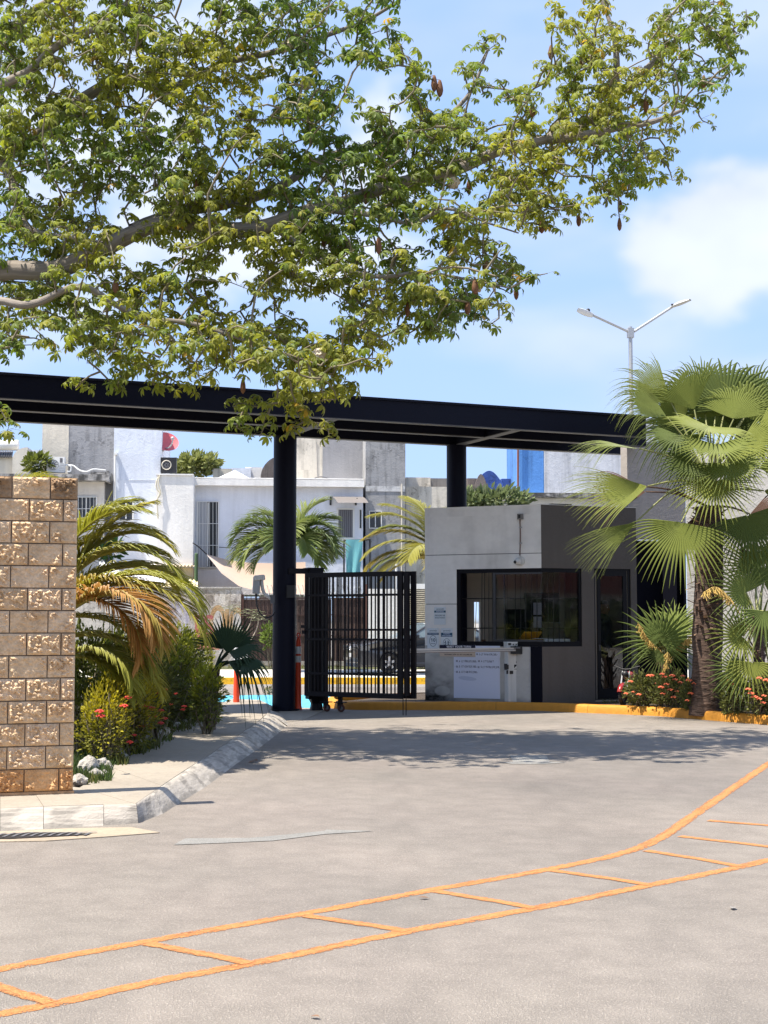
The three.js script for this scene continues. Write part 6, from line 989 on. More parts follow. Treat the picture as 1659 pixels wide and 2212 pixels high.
{
  const b = G(1438, 1520, 0.12); const t = starPalm('thatch_palm', 'small green star-leaved palm between the booth door and the fan palm', b, [
    [1425, 1385, 21.3, 1425, 1265, 21.5, 0.9, 0.84, 2.4, 26], [1445, 1380, 21.6, 1490, 1290, 21.9, 0.7, 0.75, 1.6, 20], [1418, 1400, 21.5, 1370, 1330, 21.6, 0.7, 0.6, 1.7, 20], [1440, 1400, 21.5, 1500, 1400, 21.4, 0.7, 0.55, 1.6, 20], [1460, 1350, 21.8, 1520, 1300, 22.0, 0.5, 0.6, 1.6, 18], [1430, 1410, 21.2, 1390, 1450, 21.2, 0.7, 0.42, 1.5, 18]], [GM.right[0], GM.right[1], GM.fan[2]], 9, 0.75, 2.2);
  const bl = (pts, name) => { const r = rng(pts.length * 7 + 3), cv = new THREE.CatmullRomCurve3(pts.map(q => P(...q))), gs = [tube(pts.map(q => P(...q)), 0.006, 5)]; for (let i = 0; i < 95; i++) { const k = 0.12 + 0.88 * r(), o = cv.getPointAt(k), d = new THREE.Vector3(r() - 0.5, -0.45 - r() * 0.5, r() - 0.5).normalize(); gs.push(tube([o, o.clone().addScaledVector(d, 0.05 + r() * 0.07)], 0.0045, 4)); gs.push(new THREE.IcosahedronGeometry(0.009, 0).translate(...o.clone().addScaledVector(d, 0.06 + r() * 0.06).toArray())); } return part(name, gs, GM.blossom, t); };
  bl([[1428, 1405, 23.6], [1400, 1380, 23.4], [1378, 1345, 23.3]], 'blossom'); bl([[1440, 1425, 23.5], [1442, 1408, 23.3], [1440, 1430, 23.15], [1436, 1442, 23.15]], 'blossom'); bl([[1460, 1400, 23.6], [1478, 1385, 23.4], [1495, 1375, 23.3]], 'blossom');
  // palms at the right edge
  const c = G(1640, 1545, 0.12); const t2 = starPalm('thatch_palm', 'taller tangle of star-leaved palm at the right edge of the view', c, [
    [1612, 1280, 20.3, 1540, 1250, 20.2, 0.75, 0.72, 2.3, 28], [1650, 1260, 20.5, 1670, 1190, 20.6, 0.75, 0.75, 2.4, 26], [1605, 1375, 20.2, 1540, 1370, 20.1, 0.7, 0.66, 2.2, 26], [1640, 1360, 20.6, 1700, 1330, 20.6, 0.7, 0.7, 2.3, 26], [1600, 1450, 20.2, 1545, 1440, 20.1, 0.7, 0.62, 2.0, 24], [1625, 1430, 20.0, 1622, 1500, 19.9, 0.8, 0.6, 1.6, 20], [1660, 1430, 20.3, 1700, 1480, 20.2, 0.7, 0.6, 1.8, 22], [1650, 1320, 20.0, 1650, 1420, 19.9, 0.75, 0.6, 1.7, 20], [1630, 1225, 20.8, 1590, 1170, 21.0, 0.6, 0.7, 1.8, 24], [1665, 1210, 20.9, 1700, 1150, 21.0, 0.6, 0.7, 1.8, 24]], [GM.right[1], GM.right[0], GM.fan[1]], 23, 1.45, 1.5);
  const r = rng(6), pts = [[1600, 1330, 21.7], [1575, 1290, 21.6], [1545, 1268, 21.5], [1520, 1280, 21.45]], cv = new THREE.CatmullRomCurve3(pts.map(q => P(...q))), gs = [tube(pts.map(q => P(...q)), 0.007, 5)]; for (let i = 0; i < 110; i++) { const k = 0.35 + 0.65 * r(), o = cv.getPointAt(k), d = new THREE.Vector3(r() - 0.5, -0.5 - r() * 0.5, r() - 0.5).normalize(); gs.push(tube([o, o.clone().addScaledVector(d, 0.06 + r() * 0.09)], 0.005, 4)); } part('blossom', gs, GM.blossom, t2);
}
// ---- yellow-green areca palm behind the block wall
{
  const r = rng(88), b = G(120, 1600, 0.1).setZ(-15.6); b.x = P(110, 1400, 15.6).x; const t = thing('areca_palm', 'yellowing areca palm arching out from behind the block wall', 'palm', b);
  for (let i = 0; i < 6; i++) { const a = i * 1.05, o = b.clone().add(new THREE.Vector3(Math.cos(a) * 0.2, 0, Math.sin(a) * 0.2)); part('stem', tube([o.clone().setY(0.05), o.clone().add(new THREE.Vector3(0.03, 0.5, 0)), o.clone().add(new THREE.Vector3(Math.cos(a) * 0.08, 1.0, 0))], 0.035, 8), mat(0.28, 0.26, 0.08), t); }
  // base pixel & depth, heading (0 = right, + = away), rise, length, droop, colour
  const fr = [
    [120, 1290, 15.4, 0.15, 0.95, 1.35, 1.5, 0, 0.4], [130, 1260, 15.5, -0.1, 0.75, 1.5, 1.9, 1, 0.42], [150, 1250, 15.6, 0.2, 1.1, 1.25, 0.9, 0, 0.36], [110, 1300, 15.2, -0.35, 0.55, 1.7, 2.1, 2, 0.42], [120, 1310, 15.1, -0.15, 0.5, 1.95, 2.0, 0, 0.45], [110, 1320, 15.0, -0.45, 0.4, 1.55, 2.3, 3, 0.42], [105, 1340, 14.9, -0.2, 0.2, 1.4, 1.7, 1, 0.36], [110, 1390, 14.8, -0.1, 0.35, 1.2, 1.8, 0, 0.34], [115, 1420, 14.9, -0.3, 0.1, 1.1, 1.4, 1, 0.32], [125, 1300, 15.8, 0.5, 0.8, 1.6, 1.9, 0, 0.42], [140, 1280, 15.9, 0.35, 0.6, 1.8, 1.9, 1, 0.42], [150, 1300, 15.0, -0.05, 0.65, 1.7, 2.2, 1, 0.42], [140, 1330, 14.8, -0.5, 0.65, 1.5, 2.4, 3, 0.42], [150, 1240, 15.6, 0.0, 0.95, 1.3, 1.9, 0, 0.42], [130, 1230, 15.8, 0.3, 1.2, 1.2, 1.2, 1, 0.4], [160, 1420, 14.9, -0.1, 0.2, 1.1, 1.6, 0, 0.34],
    [120, 1350, 14.7, -0.3, 0.75, 1.6, 2.6, 2, 0.42], [140, 1420, 14.7, -0.4, 0.4, 1.0, 2.0, 1, 0.36], [110, 1250, 15.7, 0.3, 1.0, 1.4, 1.6, 0, 0.42], [120, 1240, 15.5, -0.2, 1.15, 1.3, 1.5, 1, 0.42],
    [90, 1260, 15.6, 2.2, 0.9, 1.3, 1.5, 0, 0.4], [80, 1240, 15.6, 2.8, 0.9, 1.3, 1.6, 1, 0.4], [100, 1270, 15.4, -1.6, 0.7, 1.2, 1.7, 0, 0.4], [60, 1230, 15.7, 1.2, 1.0, 1.2, 1.3, 1, 0.4],
  ];
  for (const [u, v, z, az, el, L, dr, mk, ll] of fr) { const [rib, lf] = feather(P(u, v, z), -az, el, L, dr, 58, ll * 1.25, r, { w: 0.0165, hang: 0.95, up: 0.35 }); const f = part('frond', lf, GM.areca[mk], t); part('midrib', rib, mat(0.33, 0.29, 0.07), f); }
  // one straight young spear leaf
  part('spear_leaf', tube([P(170, 1215, 15.4), P(205, 1140, 15.4), P(243, 1060, 15.4)], k => 0.016 * (1 - 0.9 * k) + 0.002, 6, 10), mat(0.3, 0.28, 0.06), t);
  // leaves showing over the wall top, at the far left
  const b2 = P(-30, 1100, 16.2), q = thing('areca_palm', 'palm leaf tips showing above the top of the block wall', 'palm', b2.clone().setY(0.1));
  part('stem', tube([b2.clone().setY(0.05), b2], 0.035, 8), mat(0.28, 0.26, 0.08), q);
  for (const [az, el, L, dr, mk] of [[0.1, 0.75, 1.0, 1.2, 0], [0.4, 0.95, 0.9, 1.3, 1], [-0.3, 0.65, 1.0, 1.2, 0], [2.6, 0.8, 1.0, 1.4, 1], [1.4, 0.9, 0.9, 1.4, 2]]) { const [rib, lf] = feather(b2, -az, el, L, dr, 30, 0.3, r, { w: 0.012, hang: 0.5 }); const f = part('frond', lf, GM.areca[mk], q); part('midrib', rib, mat(0.33, 0.29, 0.07), f); }
}
// ---- palms in the street behind
function featherPalm(name, label, crown, foot, fr, mats, seed, opt, trunkM) {
  const r = rng(seed), t = thing(name, label, 'palm', foot); part('trunk', tube([foot, foot.clone().lerp(crown, 0.5), crown], k => lerp(0.16, 0.1, k), 14, 16), trunkM, t);
  fr.forEach(([az, el, L, dr, mk], i) => { const [rib, lf] = feather(crown.clone().add(new THREE.Vector3(0, (r() - 0.5) * 0.12, 0)), -az, el, L, dr, opt.n, opt.ll, r, opt); const f = part('frond', lf, mats[mk], t); part('midrib', rib, M.petiole, f); }); return t;
}
{
  const c = P(632, 1178, 43.5), f = c.clone().setY(-0.1);
  featherPalm('green_palm', 'green feathery palm half hidden by the dark column', c, f, [[3.0, 1.0, 2.0, 1.9, 0], [2.8, 0.7, 2.1, 2.0, 1], [3.3, 0.5, 1.9, 2.0, 0], [3.14, 0.2, 1.8, 1.6, 2], [2.6, 1.2, 1.9, 1.7, 1], [0.1, 1.15, 1.7, 1.6, 0], [0.3, 0.85, 1.5, 2.4, 1], [-0.2, 0.55, 1.4, 2.2, 0], [0.0, 0.2, 1.2, 1.8, 2], [0.4, 1.35, 1.8, 1.2, 1], [1.5, 1.1, 1.7, 1.8, 0], [-1.5, 0.9, 1.8, 2.0, 1], [-1.2, 0.5, 1.7, 2.0, 0], [-1.9, 0.6, 1.7, 2.0, 2], [-0.8, 0.2, 1.5, 1.8, 0], [3.5, 0.0, 1.5, 1.5, 0], [2.9, 0.45, 2.2, 1.8, 1], [3.05, 0.85, 2.3, 2.3, 0], [0.15, 0.7, 1.6, 2.4, 1], [-0.4, 1.0, 1.7, 2.2, 0], [0.2, 0.35, 1.4, 1.9, 0], [-2.6, 0.4, 2.0, 2.0, 1], [-0.6, 0.6, 2.0, 2.1, 2]], GM.green, 31, { n: 50, ll: 0.8, w: 0.034, hang: 0.75, up: 0.6 }, M.palmTrunkGrey);
  const c2 = P(958, 1205, 41), f2 = c2.clone().setY(-0.1);
  featherPalm('coconut_palm', 'yellow coconut palm arching out from behind the booth', c2, f2, [[2.9, 1.2, 2.5, 1.2, 0], [3.1, 0.95, 2.4, 1.7, 2], [3.3, 0.55, 2.5, 1.5, 0], [3.0, 0.35, 2.4, 1.3, 1], [3.2, 0.0, 2.0, 1.0, 1], [2.4, 1.3, 2.4, 1.0, 0], [0.6, 1.3, 2.4, 1.0, 2], [0.2, 1.25, 2.6, 1.2, 0], [0.4, 0.9, 2.3, 1.6, 2], [-1.2, 0.8, 2.0, 1.6, 1], [-2.2, 0.6, 2.0, 1.8, 0], [1.6, 1.2, 2.3, 1.2, 2], [3.0, 1.05, 2.6, 1.4, 0], [3.1, 0.75, 2.5, 1.4, 1], [2.8, 0.15, 2.0, 0.9, 0], [3.3, 0.3, 2.2, 1.2, 2], [-1.7, 0.3, 2.0, 1.6, 1], [-1.4, 1.2, 2.2, 1.4, 0]], GM.coco, 35, { n: 64, ll: 0.8, w: 0.024, hang: 0.7, up: 0.2 }, M.palmTrunkGrey);
}

// ---- shrubs: stems, many small leaves, flower heads
const leaf1 = (() => { const rows = [[0, 0.15], [0.3, 0.85], [0.6, 0.9], [1, 0.04]].map(([t, w]) => [-1, 0, 1].map(s => new THREE.Vector3(t, (s ? 0.08 : 0) * w - 0.10 * t * t, s * w * 0.24))); return merge([quadStrip(rows)]); })();
function flowerHead(p, s, r) { const g = []; for (let i = 0; i < 12; i++) { const a = i * 2.4, e = i / 12 * 1.4; const d = new THREE.Vector3(Math.cos(a) * Math.sin(e), Math.cos(e), Math.sin(a) * Math.sin(e)); g.push(new THREE.OctahedronGeometry(s * 0.3, 0).scale(1.1, 0.6, 1.1).translate(p.x + d.x * s * 0.75, p.y + d.y * s * 0.5, p.z + d.z * s * 0.75)); } return merge(g); }
function shrub(name, label, blobs, n, len, m, { flowers = [], fm = GM.flower, fs = 0.045, seed = 1, group, yellowTop = 0, base, fill = 0.55, tints = [0.7, 1.3], near = 0 } = {}) {
  const r = rng(seed); const b = base || blobs[0][0].clone().setY(0.12); const t = thing(name, label, 'shrub', b, group);
  const total = blobs.reduce((s, q) => s + q[1] * q[2], 0); const stems = [], list = [];
  for (const [c, rx, ry, rz] of blobs) {
    const k = Math.round(n * rx * ry / total); const ns = Math.max(4, Math.round(k / 55));
    const tipsS = []; for (let i = 0; i < ns; i++) { const a = r() * 6.28, z = r() * 1.6 - 0.6, q = Math.sqrt(1 - Math.min(1, z * z)); const e = new THREE.Vector3(c.x + Math.cos(a) * q * rx * 0.9, c.y + z * ry * 0.9, c.z + Math.sin(a) * q * rz * 0.9); const s = new THREE.Vector3(c.x + (r() - 0.5) * rx * 0.7, b.y, c.z + (r() - 0.5) * rz * 0.7); tipsS.push([s, e]); stems.push(tube([s, s.clone().lerp(e, 0.5).add(new THREE.Vector3((r() - 0.5) * 0.1, 0.05, (r() - 0.5) * 0.1)), e], q2 => lerp(0.011, 0.003, q2), 4, 6)); }
    for (let i = 0; i < k; i++) {
      // leaves in sprigs near the surface, and some inside
      const a = r() * 6.28, z = r() * 2 - 1, q = Math.sqrt(1 - z * z), lump = 0.56 + 0.82 * vn(Math.cos(a) * q * 3.2 + 9, z * 3.2 + 9, Math.sin(a) * q * 3.2 + seed), rad = lump * (r() < fill ? 0.86 + 0.26 * r() : 0.3 + 0.65 * r());
      const d = new THREE.Vector3(Math.cos(a) * q, z, Math.sin(a) * q), p = new THREE.Vector3(c.x + d.x * rx * rad, Math.max(b.y + 0.03, c.y + d.y * ry * rad), c.z + d.z * rz * rad);
      const dir = d.clone().addScaledVector(YUP, 0.55).add(new THREE.Vector3(r() - 0.5, r() - 0.5, r() - 0.5).multiplyScalar(1.3)).normalize();
      const mm = new THREE.Matrix4().compose(p.sub(b), new THREE.Quaternion().setFromUnitVectors(new THREE.Vector3(1, 0, 0), dir).multiply(new THREE.Quaternion().setFromAxisAngle(new THREE.Vector3(1, 0, 0), (r() - 0.5) * 2)), new THREE.Vector3(1, 1, 1).multiplyScalar(len * (0.65 + 0.7 * r())));
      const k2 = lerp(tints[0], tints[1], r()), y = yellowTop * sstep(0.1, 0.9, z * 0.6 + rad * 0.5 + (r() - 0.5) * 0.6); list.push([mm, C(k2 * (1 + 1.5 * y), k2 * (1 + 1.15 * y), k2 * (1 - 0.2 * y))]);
    }
  }
  part('stems', stems, M.twig, t).userData.kind = 'stuff';
  const im = new THREE.InstancedMesh(leaf1, m, list.length); im.name = 'foliage'; im.userData.kind = 'stuff'; list.forEach(([a, c], i) => { im.setMatrixAt(i, a); im.setColorAt(i, c); }); im.castShadow = im.receiveShadow = true; t.add(im);
  for (const [u, v, z, s] of flowers) part('flower_head', flowerHead(P(u, v, z - near), (s || 1) * fs, r), fm, t);
  return t;
}
{
  const S = (u, v, z, wu, wv, rz) => [P(u, v, z), wu * z / FOCAL, wv * z / FOCAL, rz];
  const duranta = leafMat(0.19, 0.19, 0.016, 0.42), darkLeaf = leafMat(0.13, 0.155, 0.02, 0.4), ixoraLeaf = leafMat(0.13, 0.14, 0.025, 0.38), bright = leafMat(0.14, 0.2, 0.03, 0.4);
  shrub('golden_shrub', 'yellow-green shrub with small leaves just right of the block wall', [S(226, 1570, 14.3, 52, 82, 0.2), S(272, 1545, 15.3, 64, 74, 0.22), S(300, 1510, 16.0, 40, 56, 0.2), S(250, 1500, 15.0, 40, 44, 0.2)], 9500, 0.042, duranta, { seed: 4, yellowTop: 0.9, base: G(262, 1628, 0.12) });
  shrub('red_flowered_shrub', 'dark shrub dotted with red flower heads beside the stones of the bed', [S(340, 1515, 18.2, 46, 66, 0.3), S(378, 1525, 19.6, 40, 44, 0.3), S(318, 1555, 17.3, 30, 48, 0.2), S(330, 1500, 16.6, 44, 70, 0.2)], 7000, 0.06, ixoraLeaf, { seed: 14, near: 0.75, fs: 0.052, base: G(340, 1595, 0.12), flowers: [[338, 1467, 16.9], [355, 1492, 16.9], [346, 1500, 16.8, 1.2], [316, 1531, 16.2, 1.2], [326, 1534, 16.2, 1.3], [308, 1528, 16], [347, 1538, 16.7], [276, 1510, 15.0], [268, 1528, 14.9], [215, 1540, 13.9], [218, 1550, 13.9], [355, 1555, 17], [347, 1565, 16.9], [320, 1574, 16.2, 0.8], [308, 1572, 16, 0.8], [280, 1606, 15, 0.9], [395, 1535, 18.2, 0.8], [398, 1528, 18.2, 0.8], [378, 1500, 18.1, 0.8], [290, 1590, 15.6, 0.7], [366, 1525, 18, 1.1], [330, 1550, 16.6, 1.1]] });
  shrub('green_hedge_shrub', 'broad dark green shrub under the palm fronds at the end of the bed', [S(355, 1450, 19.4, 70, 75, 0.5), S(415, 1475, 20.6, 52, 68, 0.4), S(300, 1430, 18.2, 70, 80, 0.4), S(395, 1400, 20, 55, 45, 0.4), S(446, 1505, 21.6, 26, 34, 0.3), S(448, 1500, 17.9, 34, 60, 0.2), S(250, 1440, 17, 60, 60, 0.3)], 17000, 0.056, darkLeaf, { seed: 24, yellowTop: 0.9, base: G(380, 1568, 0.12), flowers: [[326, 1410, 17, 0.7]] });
  shrub('dark_hedge_shrub', 'shaded dense shrub filling the corner behind the block wall', [S(200, 1450, 15.6, 90, 90, 0.5), S(170, 1530, 15, 60, 70, 0.4)], 3600, 0.06, darkLeaf, { seed: 25, base: G(180, 1620, 0.12) });
  shrub('round_leaved_plant', 'plant with round green leaves showing above the areca palm', [S(238, 1188, 17.5, 28, 14, 0.12)], 90, 0.12, leafMat(0.05, 0.12, 0.03, 0.3), { seed: 5, base: P(220, 1300, 17.5).setY(0.1) });
  // right: low red-flowering shrubs on the island
  const isl = (name, label, blobs, fl, seed, n) => shrub(name, label, blobs, n, 0.055, leafMat(0.14, 0.155, 0.035, 0.35), { seed, flowers: fl, fm: GM.flower2, fs: 0.055, base: blobs[0][0].clone().setY(0.12), tints: [0.55, 1.4] });
  const fl = (z, a) => a.map(q => [q[0], q[1], z - 0.25, q[2]]);
  isl('ixora_shrub', 'rounded bright green shrub with a few coral flowers beside the booth door', [S(1390, 1490, 23.7, 40, 34, 0.28)], fl(23.65, [[1362, 1474], [1402, 1462, 1.2], [1380, 1502], [1352, 1500, 0.9], [1418, 1478, 0.8], [1368, 1496, 0.7]]), 51, 1900);
  isl('ixora_shrub', 'shrub crowded with coral flower heads in front of the thatch palm', [S(1450, 1490, 23.3, 38, 34, 0.25), S(1425, 1468, 23.5, 22, 18, 0.2)], fl(23.3, [[1408, 1461], [1430, 1458], [1435, 1464], [1452, 1462, 1.2], [1458, 1470], [1470, 1476], [1440, 1480, 1.1], [1428, 1487, 1.2], [1432, 1500], [1455, 1508], [1462, 1495, 0.9], [1472, 1488], [1447, 1492, 1.1], [1475, 1462, 0.9]]), 52, 1900);
  isl('ixora_shrub', 'thin flowering shrub at the left foot of the fan palm trunk', [S(1500, 1504, 22.75, 26, 32, 0.22)], fl(22.8, [[1488, 1472, 1.2], [1500, 1478], [1492, 1500, 1.1], [1508, 1498], [1516, 1526], [1510, 1486], [1484, 1515, 0.9], [1518, 1508, 0.8]]), 53, 1300);
  isl('ixora_shrub', 'loose flowering shrub right of the fan palm trunk', [S(1585, 1504, 22.0, 30, 40, 0.25), S(1580, 1474, 22.1, 22, 18, 0.2)], fl(22, [[1590, 1468], [1583, 1480, 0.9], [1612, 1490], [1570, 1470, 0.7]]), 54, 1900);
  isl('ixora_shrub', 'flowering shrub cut by the right edge of the view', [S(1640, 1500, 21.6, 28, 40, 0.3), S(1690, 1505, 21.5, 40, 42, 0.3)], fl(21.5, [[1616, 1491], [1622, 1500, 1.1], [1630, 1508, 1.2], [1640, 1512], [1650, 1505, 0.9], [1655, 1472, 1.2], [1640, 1467], [1648, 1520]]), 55, 2400);
  // street side plants
  shrub('bright_bush', 'small bright green bush against the brown sheet fence', [S(583, 1372, 46.5, 18, 24, 0.3)], 420, 0.12, bright, { seed: 61, base: P(585, 1436, 46.5).setY(0) });
  shrub('flowering_hedge', 'dusty hedge with red flowers below the pale slat fence', [S(915, 1392, 46, 34, 34, 0.4)], 1500, 0.10, leafMat(0.13, 0.12, 0.06, 0.3), { seed: 62, base: P(915, 1440, 46).setY(0), flowers: [[899, 1368, 45.4], [905, 1362, 45.4], [912, 1372, 45.4], [902, 1384, 45.4]], fs: 0.06 });
  shrub('roof_shrub', 'leafy green bush with round leaves showing above the booth roof', [S(1080, 1082, 30, 62, 24, 0.5), S(1022, 1085, 30, 22, 22, 0.3)], 900, 0.16, leafMat(0.16, 0.20, 0.08, 0.4), { seed: 63, base: P(1060, 1300, 30).setY(-0.05) });
  shrub('far_tree', 'light green treetop behind the white house roof', [S(420, 1006, 66, 36, 22, 1), S(452, 1002, 66, 20, 16, 0.8), S(395, 1022, 66, 22, 14, 0.8)], 1700, 0.28, leafMat(0.26, 0.28, 0.08, 0.4), { seed: 64, base: P(425, 1300, 66).setY(-0.1), fill: 0.4 });
  shrub('climber', 'dark leafy climber on the roof behind the far left palm tips', [S(82, 1000, 50, 26, 18, 0.4)], 420, 0.2, darkLeaf, { seed: 65, base: P(80, 1200, 50).setY(-0.1) });
  shrub('street_weed', 'dry weed growing at the edge of the street by the column', [S(582, 1492, 29.6, 9, 9, 0.08)], 120, 0.05, leafMat(0.25, 0.21, 0.09, 0.3), { seed: 66, base: P(582, 1500, 29.6) });
  // pale potted shrub with bent stems before the brown fence
  { const b = P(527, 1424, 45.8); const t = thing('potted_plant', 'thin bent-stemmed shrub in a white pot beside the brown fence', 'potted plant', b.clone()); part('pot', new THREE.CylinderGeometry(0.14, 0.11, 0.27, 20).translate(b.x, b.y + 0.12, b.z), HM.winFrame, t);
    const r = rng(71), st = [[[527, 1420], [535, 1395], [548, 1372], [557, 1350], [558, 1332]], [[525, 1420], [522, 1398], [530, 1370], [541, 1345], [545, 1325]], [[524, 1420], [514, 1400], [507, 1370], [505, 1330], [503, 1316]], [[526, 1420], [520, 1385], [510, 1362]]];
    part('stems', st.map(q => tube(q.map(w => P(w[0], w[1], 45.7)), 0.017, 5)), mat(0.36, 0.31, 0.25), t); const lg = []; for (const q of st) { const [u, v] = q[q.length - 1]; for (let i = 0; i < 26; i++) { const c = P(u + (r() - 0.5) * 34, v + (r() - 0.5) * 18, 45.7 + (r() - 0.5) * 0.4); lg.push(leaf1.clone().scale(0.26, 0.26, 0.16).rotateY(r() * 6.28).rotateZ(-0.3 + r() * 0.5).translate(c.x, c.y, c.z)); } } part('foliage', lg, leafMat(0.2, 0.21, 0.12, 0.35), t).userData.kind = 'stuff'; }
}
// ---- dark fan palm at the end of the bed
{
  const r = rng(19), b = G(455, 1545, 0.1), c = P(466, 1445, 18.6), t = thing('dark_fan_palm', 'dark fan palm drooping over the left orange marker post', 'palm', b.clone().setZ(-18.6));
  part('trunk', tube([new THREE.Vector3(c.x - 0.06, 0.05, c.z), c], 0.06, 10), M.palmTrunk, t);
  for (const [hu, hv, hz, tu, tv, tz, Rd, sp, dr, nx, ny, nz] of [[470, 1395, 18.5, 480, 1300, 18.6, 0.55, 0.75, 0.05, 0, 0.3, 1], [472, 1390, 18.4, 560, 1385, 18.2, 0.55, 0.9, 0.55, 0, 1, 0.45], [470, 1410, 18.3, 555, 1425, 18.1, 0.58, 0.8, 0.9, 0, 1, 0.4], [500, 1418, 18.1, 560, 1425, 17.9, 0.42, 1.1, 1.0, 0, 1, 0.5], [460, 1385, 18.7, 430, 1320, 18.8, 0.45, 0.9, 0.1, 0, 0.4, 1], [480, 1380, 18.9, 530, 1350, 19, 0.42, 0.9, 0.3, 0, 1, 0.6]]) { const hub = P(hu + 22, hv + 18, hz), dir = P(tu + 22, tv + 18, tz).sub(hub).normalize(); const [st, seg] = fan(c, hub, dir, new THREE.Vector3(nx, ny, nz), Rd, 15, r, { spread: sp, split: 0.5, droop: dr, cup: 0.05, w: 1.25 }); const f = part('frond', seg, GM.dark[hu % 2], t); part('stalk', st, GM.dark[0], f); }
}
// ---- stones along the bed, grass, weeds, litter
{
  const r = rng(33), list = [[172, 1692, 1.1], [190, 1668, 1.5], [207, 1680, 1.0], [216, 1660, 1.2], [232, 1660, 0.8], [246, 1634, 1.0], [258, 1628, 1.0], [268, 1640, 0.8], [284, 1620, 1.4], [300, 1612, 1.1], [318, 1602, 1.3], [332, 1594, 1.0], [346, 1592, 1.1], [358, 1584, 0.9], [400, 1562, 0.8], [384, 1568, 0.8], [425, 1542, 1.2], [440, 1536, 1.3], [452, 1534, 1.1], [226, 1676, 0.7]];
  const where = ['against the wall foot', 'leaning on its neighbour', 'low and flat', 'tall and pointed', 'small and pale', 'under the golden shrub', 'with a cleft face', 'half in the grass', 'largest in the middle', 'under red flowers', 'grey and upright', 'narrow', 'blunt', 'by the weeds', 'half hidden', 'in shade', 'by the hedge end', 'big at the hedge end', 'last before the marker post', 'loose on the paving edge'];
  list.forEach(([u, v, s], i) => {
    const p = G(u, v + 4, 0.13), g = new THREE.IcosahedronGeometry(0.056 * s, 3), q = g.attributes.position; const seed = i * 3.7;
    for (let k = 0; k < q.count; k++) { const n = new THREE.Vector3().fromBufferAttribute(q, k), d = n.clone().normalize(); const c = vn(d.x * 1.6 + 20 + seed, d.y * 1.6 + 20, d.z * 1.6 + 20), f = fbm(d.x * 4 + 30 + seed, d.y * 4 + 30, d.z * 4 + 30, 3); const fac = 0.72 + 0.75 * Math.round(c * 4) / 4 * 0.7 + 0.4 * (f - 0.5); q.setXYZ(k, n.x * fac * 1.15, n.y * fac * (0.95 + 0.4 * h3(i, 1, 2)), n.z * fac); }
    g.computeVertexNormals(); g.rotateY(r() * 6); g.translate(p.x, p.y + 0.035 * s, p.z);
    single('edging_stone', `whitish limestone edging the bed, ${where[i]}, ${['nearest the block wall', 'second', 'third', 'fourth', 'fifth', 'sixth', 'seventh', 'eighth', 'ninth', 'tenth', 'eleventh', 'twelfth', 'thirteenth', 'fourteenth', 'fifteenth', 'sixteenth', 'seventeenth', 'eighteenth', 'nineteenth', 'twentieth'][i]}`, 'stone', g, M.limestone, 'limestones edging the planted bed');
  });
  // bed soil and grass
  const bedPoly = [[-420, 1692], [0, 1692], [60, 1692], [120, 1695], [172, 1702], [208, 1680], [235, 1657], [285, 1632], [340, 1602], [390, 1574], [430, 1552], [452, 1538], [460, 1528], [420, 1522], [-400, 1560]].map(q => G(...q, 0.13));
  struct('bed_soil', slab(bedPoly, -0.05, 0.118), M.soil, 'dark soil of the planted bed behind the block wall', 'soil');
  const blade = quadStrip([[0, 1], [0.35, 0.85], [0.7, 0.5], [1, 0.02]].map(([t, w]) => [new THREE.Vector3(-0.006 * w, t, 0.25 * t * t), new THREE.Vector3(0.006 * w, t, 0.25 * t * t)]));
  const tuft = (name, label, cat, spots, m, hgt) => { const n = spots.length, im = new THREE.InstancedMesh(blade, m, n); im.name = numbered(name); im.userData = { kind: 'stuff', label, category: cat }; spots.forEach((p, i) => { im.setMatrixAt(i, new THREE.Matrix4().compose(p, new THREE.Quaternion().setFromEuler(new THREE.Euler((r() - 0.5) * 0.9, r() * 6.28, (r() - 0.5) * 0.9)), new THREE.Vector3(1 + r() * 0.6, hgt * (0.4 + r()), hgt * (0.4 + r() * 0.8)))); const k = 0.6 + r() * 0.8; im.setColorAt(i, C(k * (0.8 + 0.5 * r()), k, k * 0.8)); }); im.castShadow = im.receiveShadow = true; scene.add(im); };
  const sp = []; for (let i = 0; i < 9000; i++) { const u = 120 + r() * 120, v = 1560 + r() * 132; sp.push(G(u, v, 0.118)); } tuft('grass', 'green grass in the shade of the block wall', 'grass', sp.filter(p => p.x < -1.45), leafMat(0.06, 0.10, 0.025, 0.35), 0.09);
  const s2 = []; for (const [u, v, w, n] of [[222, 1650, 14, 130], [262, 1648, 16, 150], [300, 1625, 18, 160], [330, 1612, 20, 170], [355, 1598, 16, 110], [395, 1572, 22, 200], [420, 1556, 20, 220], [450, 1545, 18, 180], [468, 1532, 10, 90], [196, 1690, 16, 70], [318, 1618, 10, 120]]) for (let i = 0; i < n; i++) s2.push(G(u + (r() + r() - 1) * w * 1.3, v + (r() + r() - 1) * w * 0.55, 0.125)); tuft('weeds', 'tufts of weeds between the stones and the pavement', 'weeds', s2, leafMat(0.10, 0.12, 0.03, 0.35), 0.085);
  const s3 = []; for (let i = 0; i < 2600; i++) { s3.push(new THREE.Vector3(-20 + r() * 32, 0.0, -(45.7 + r() * 2.2))); } tuft('verge_grass', 'dry grass along the foot of the far boundary wall', 'grass', s3, leafMat(0.2, 0.19, 0.06, 0.35), 0.14);
  const s4 = []; for (let i = 0; i < 700; i++) { const u = 1300 + r() * 380; s4.push(G(u, 1512 + r() * 8 + Math.max(0, u - 1400) * 0.085, 0.125)); } tuft('island_weeds', 'sparse weeds on the soil behind the yellow kerb', 'weeds', s4.filter(p => p.x > 3.0), leafMat(0.10, 0.12, 0.03, 0.35), 0.05);
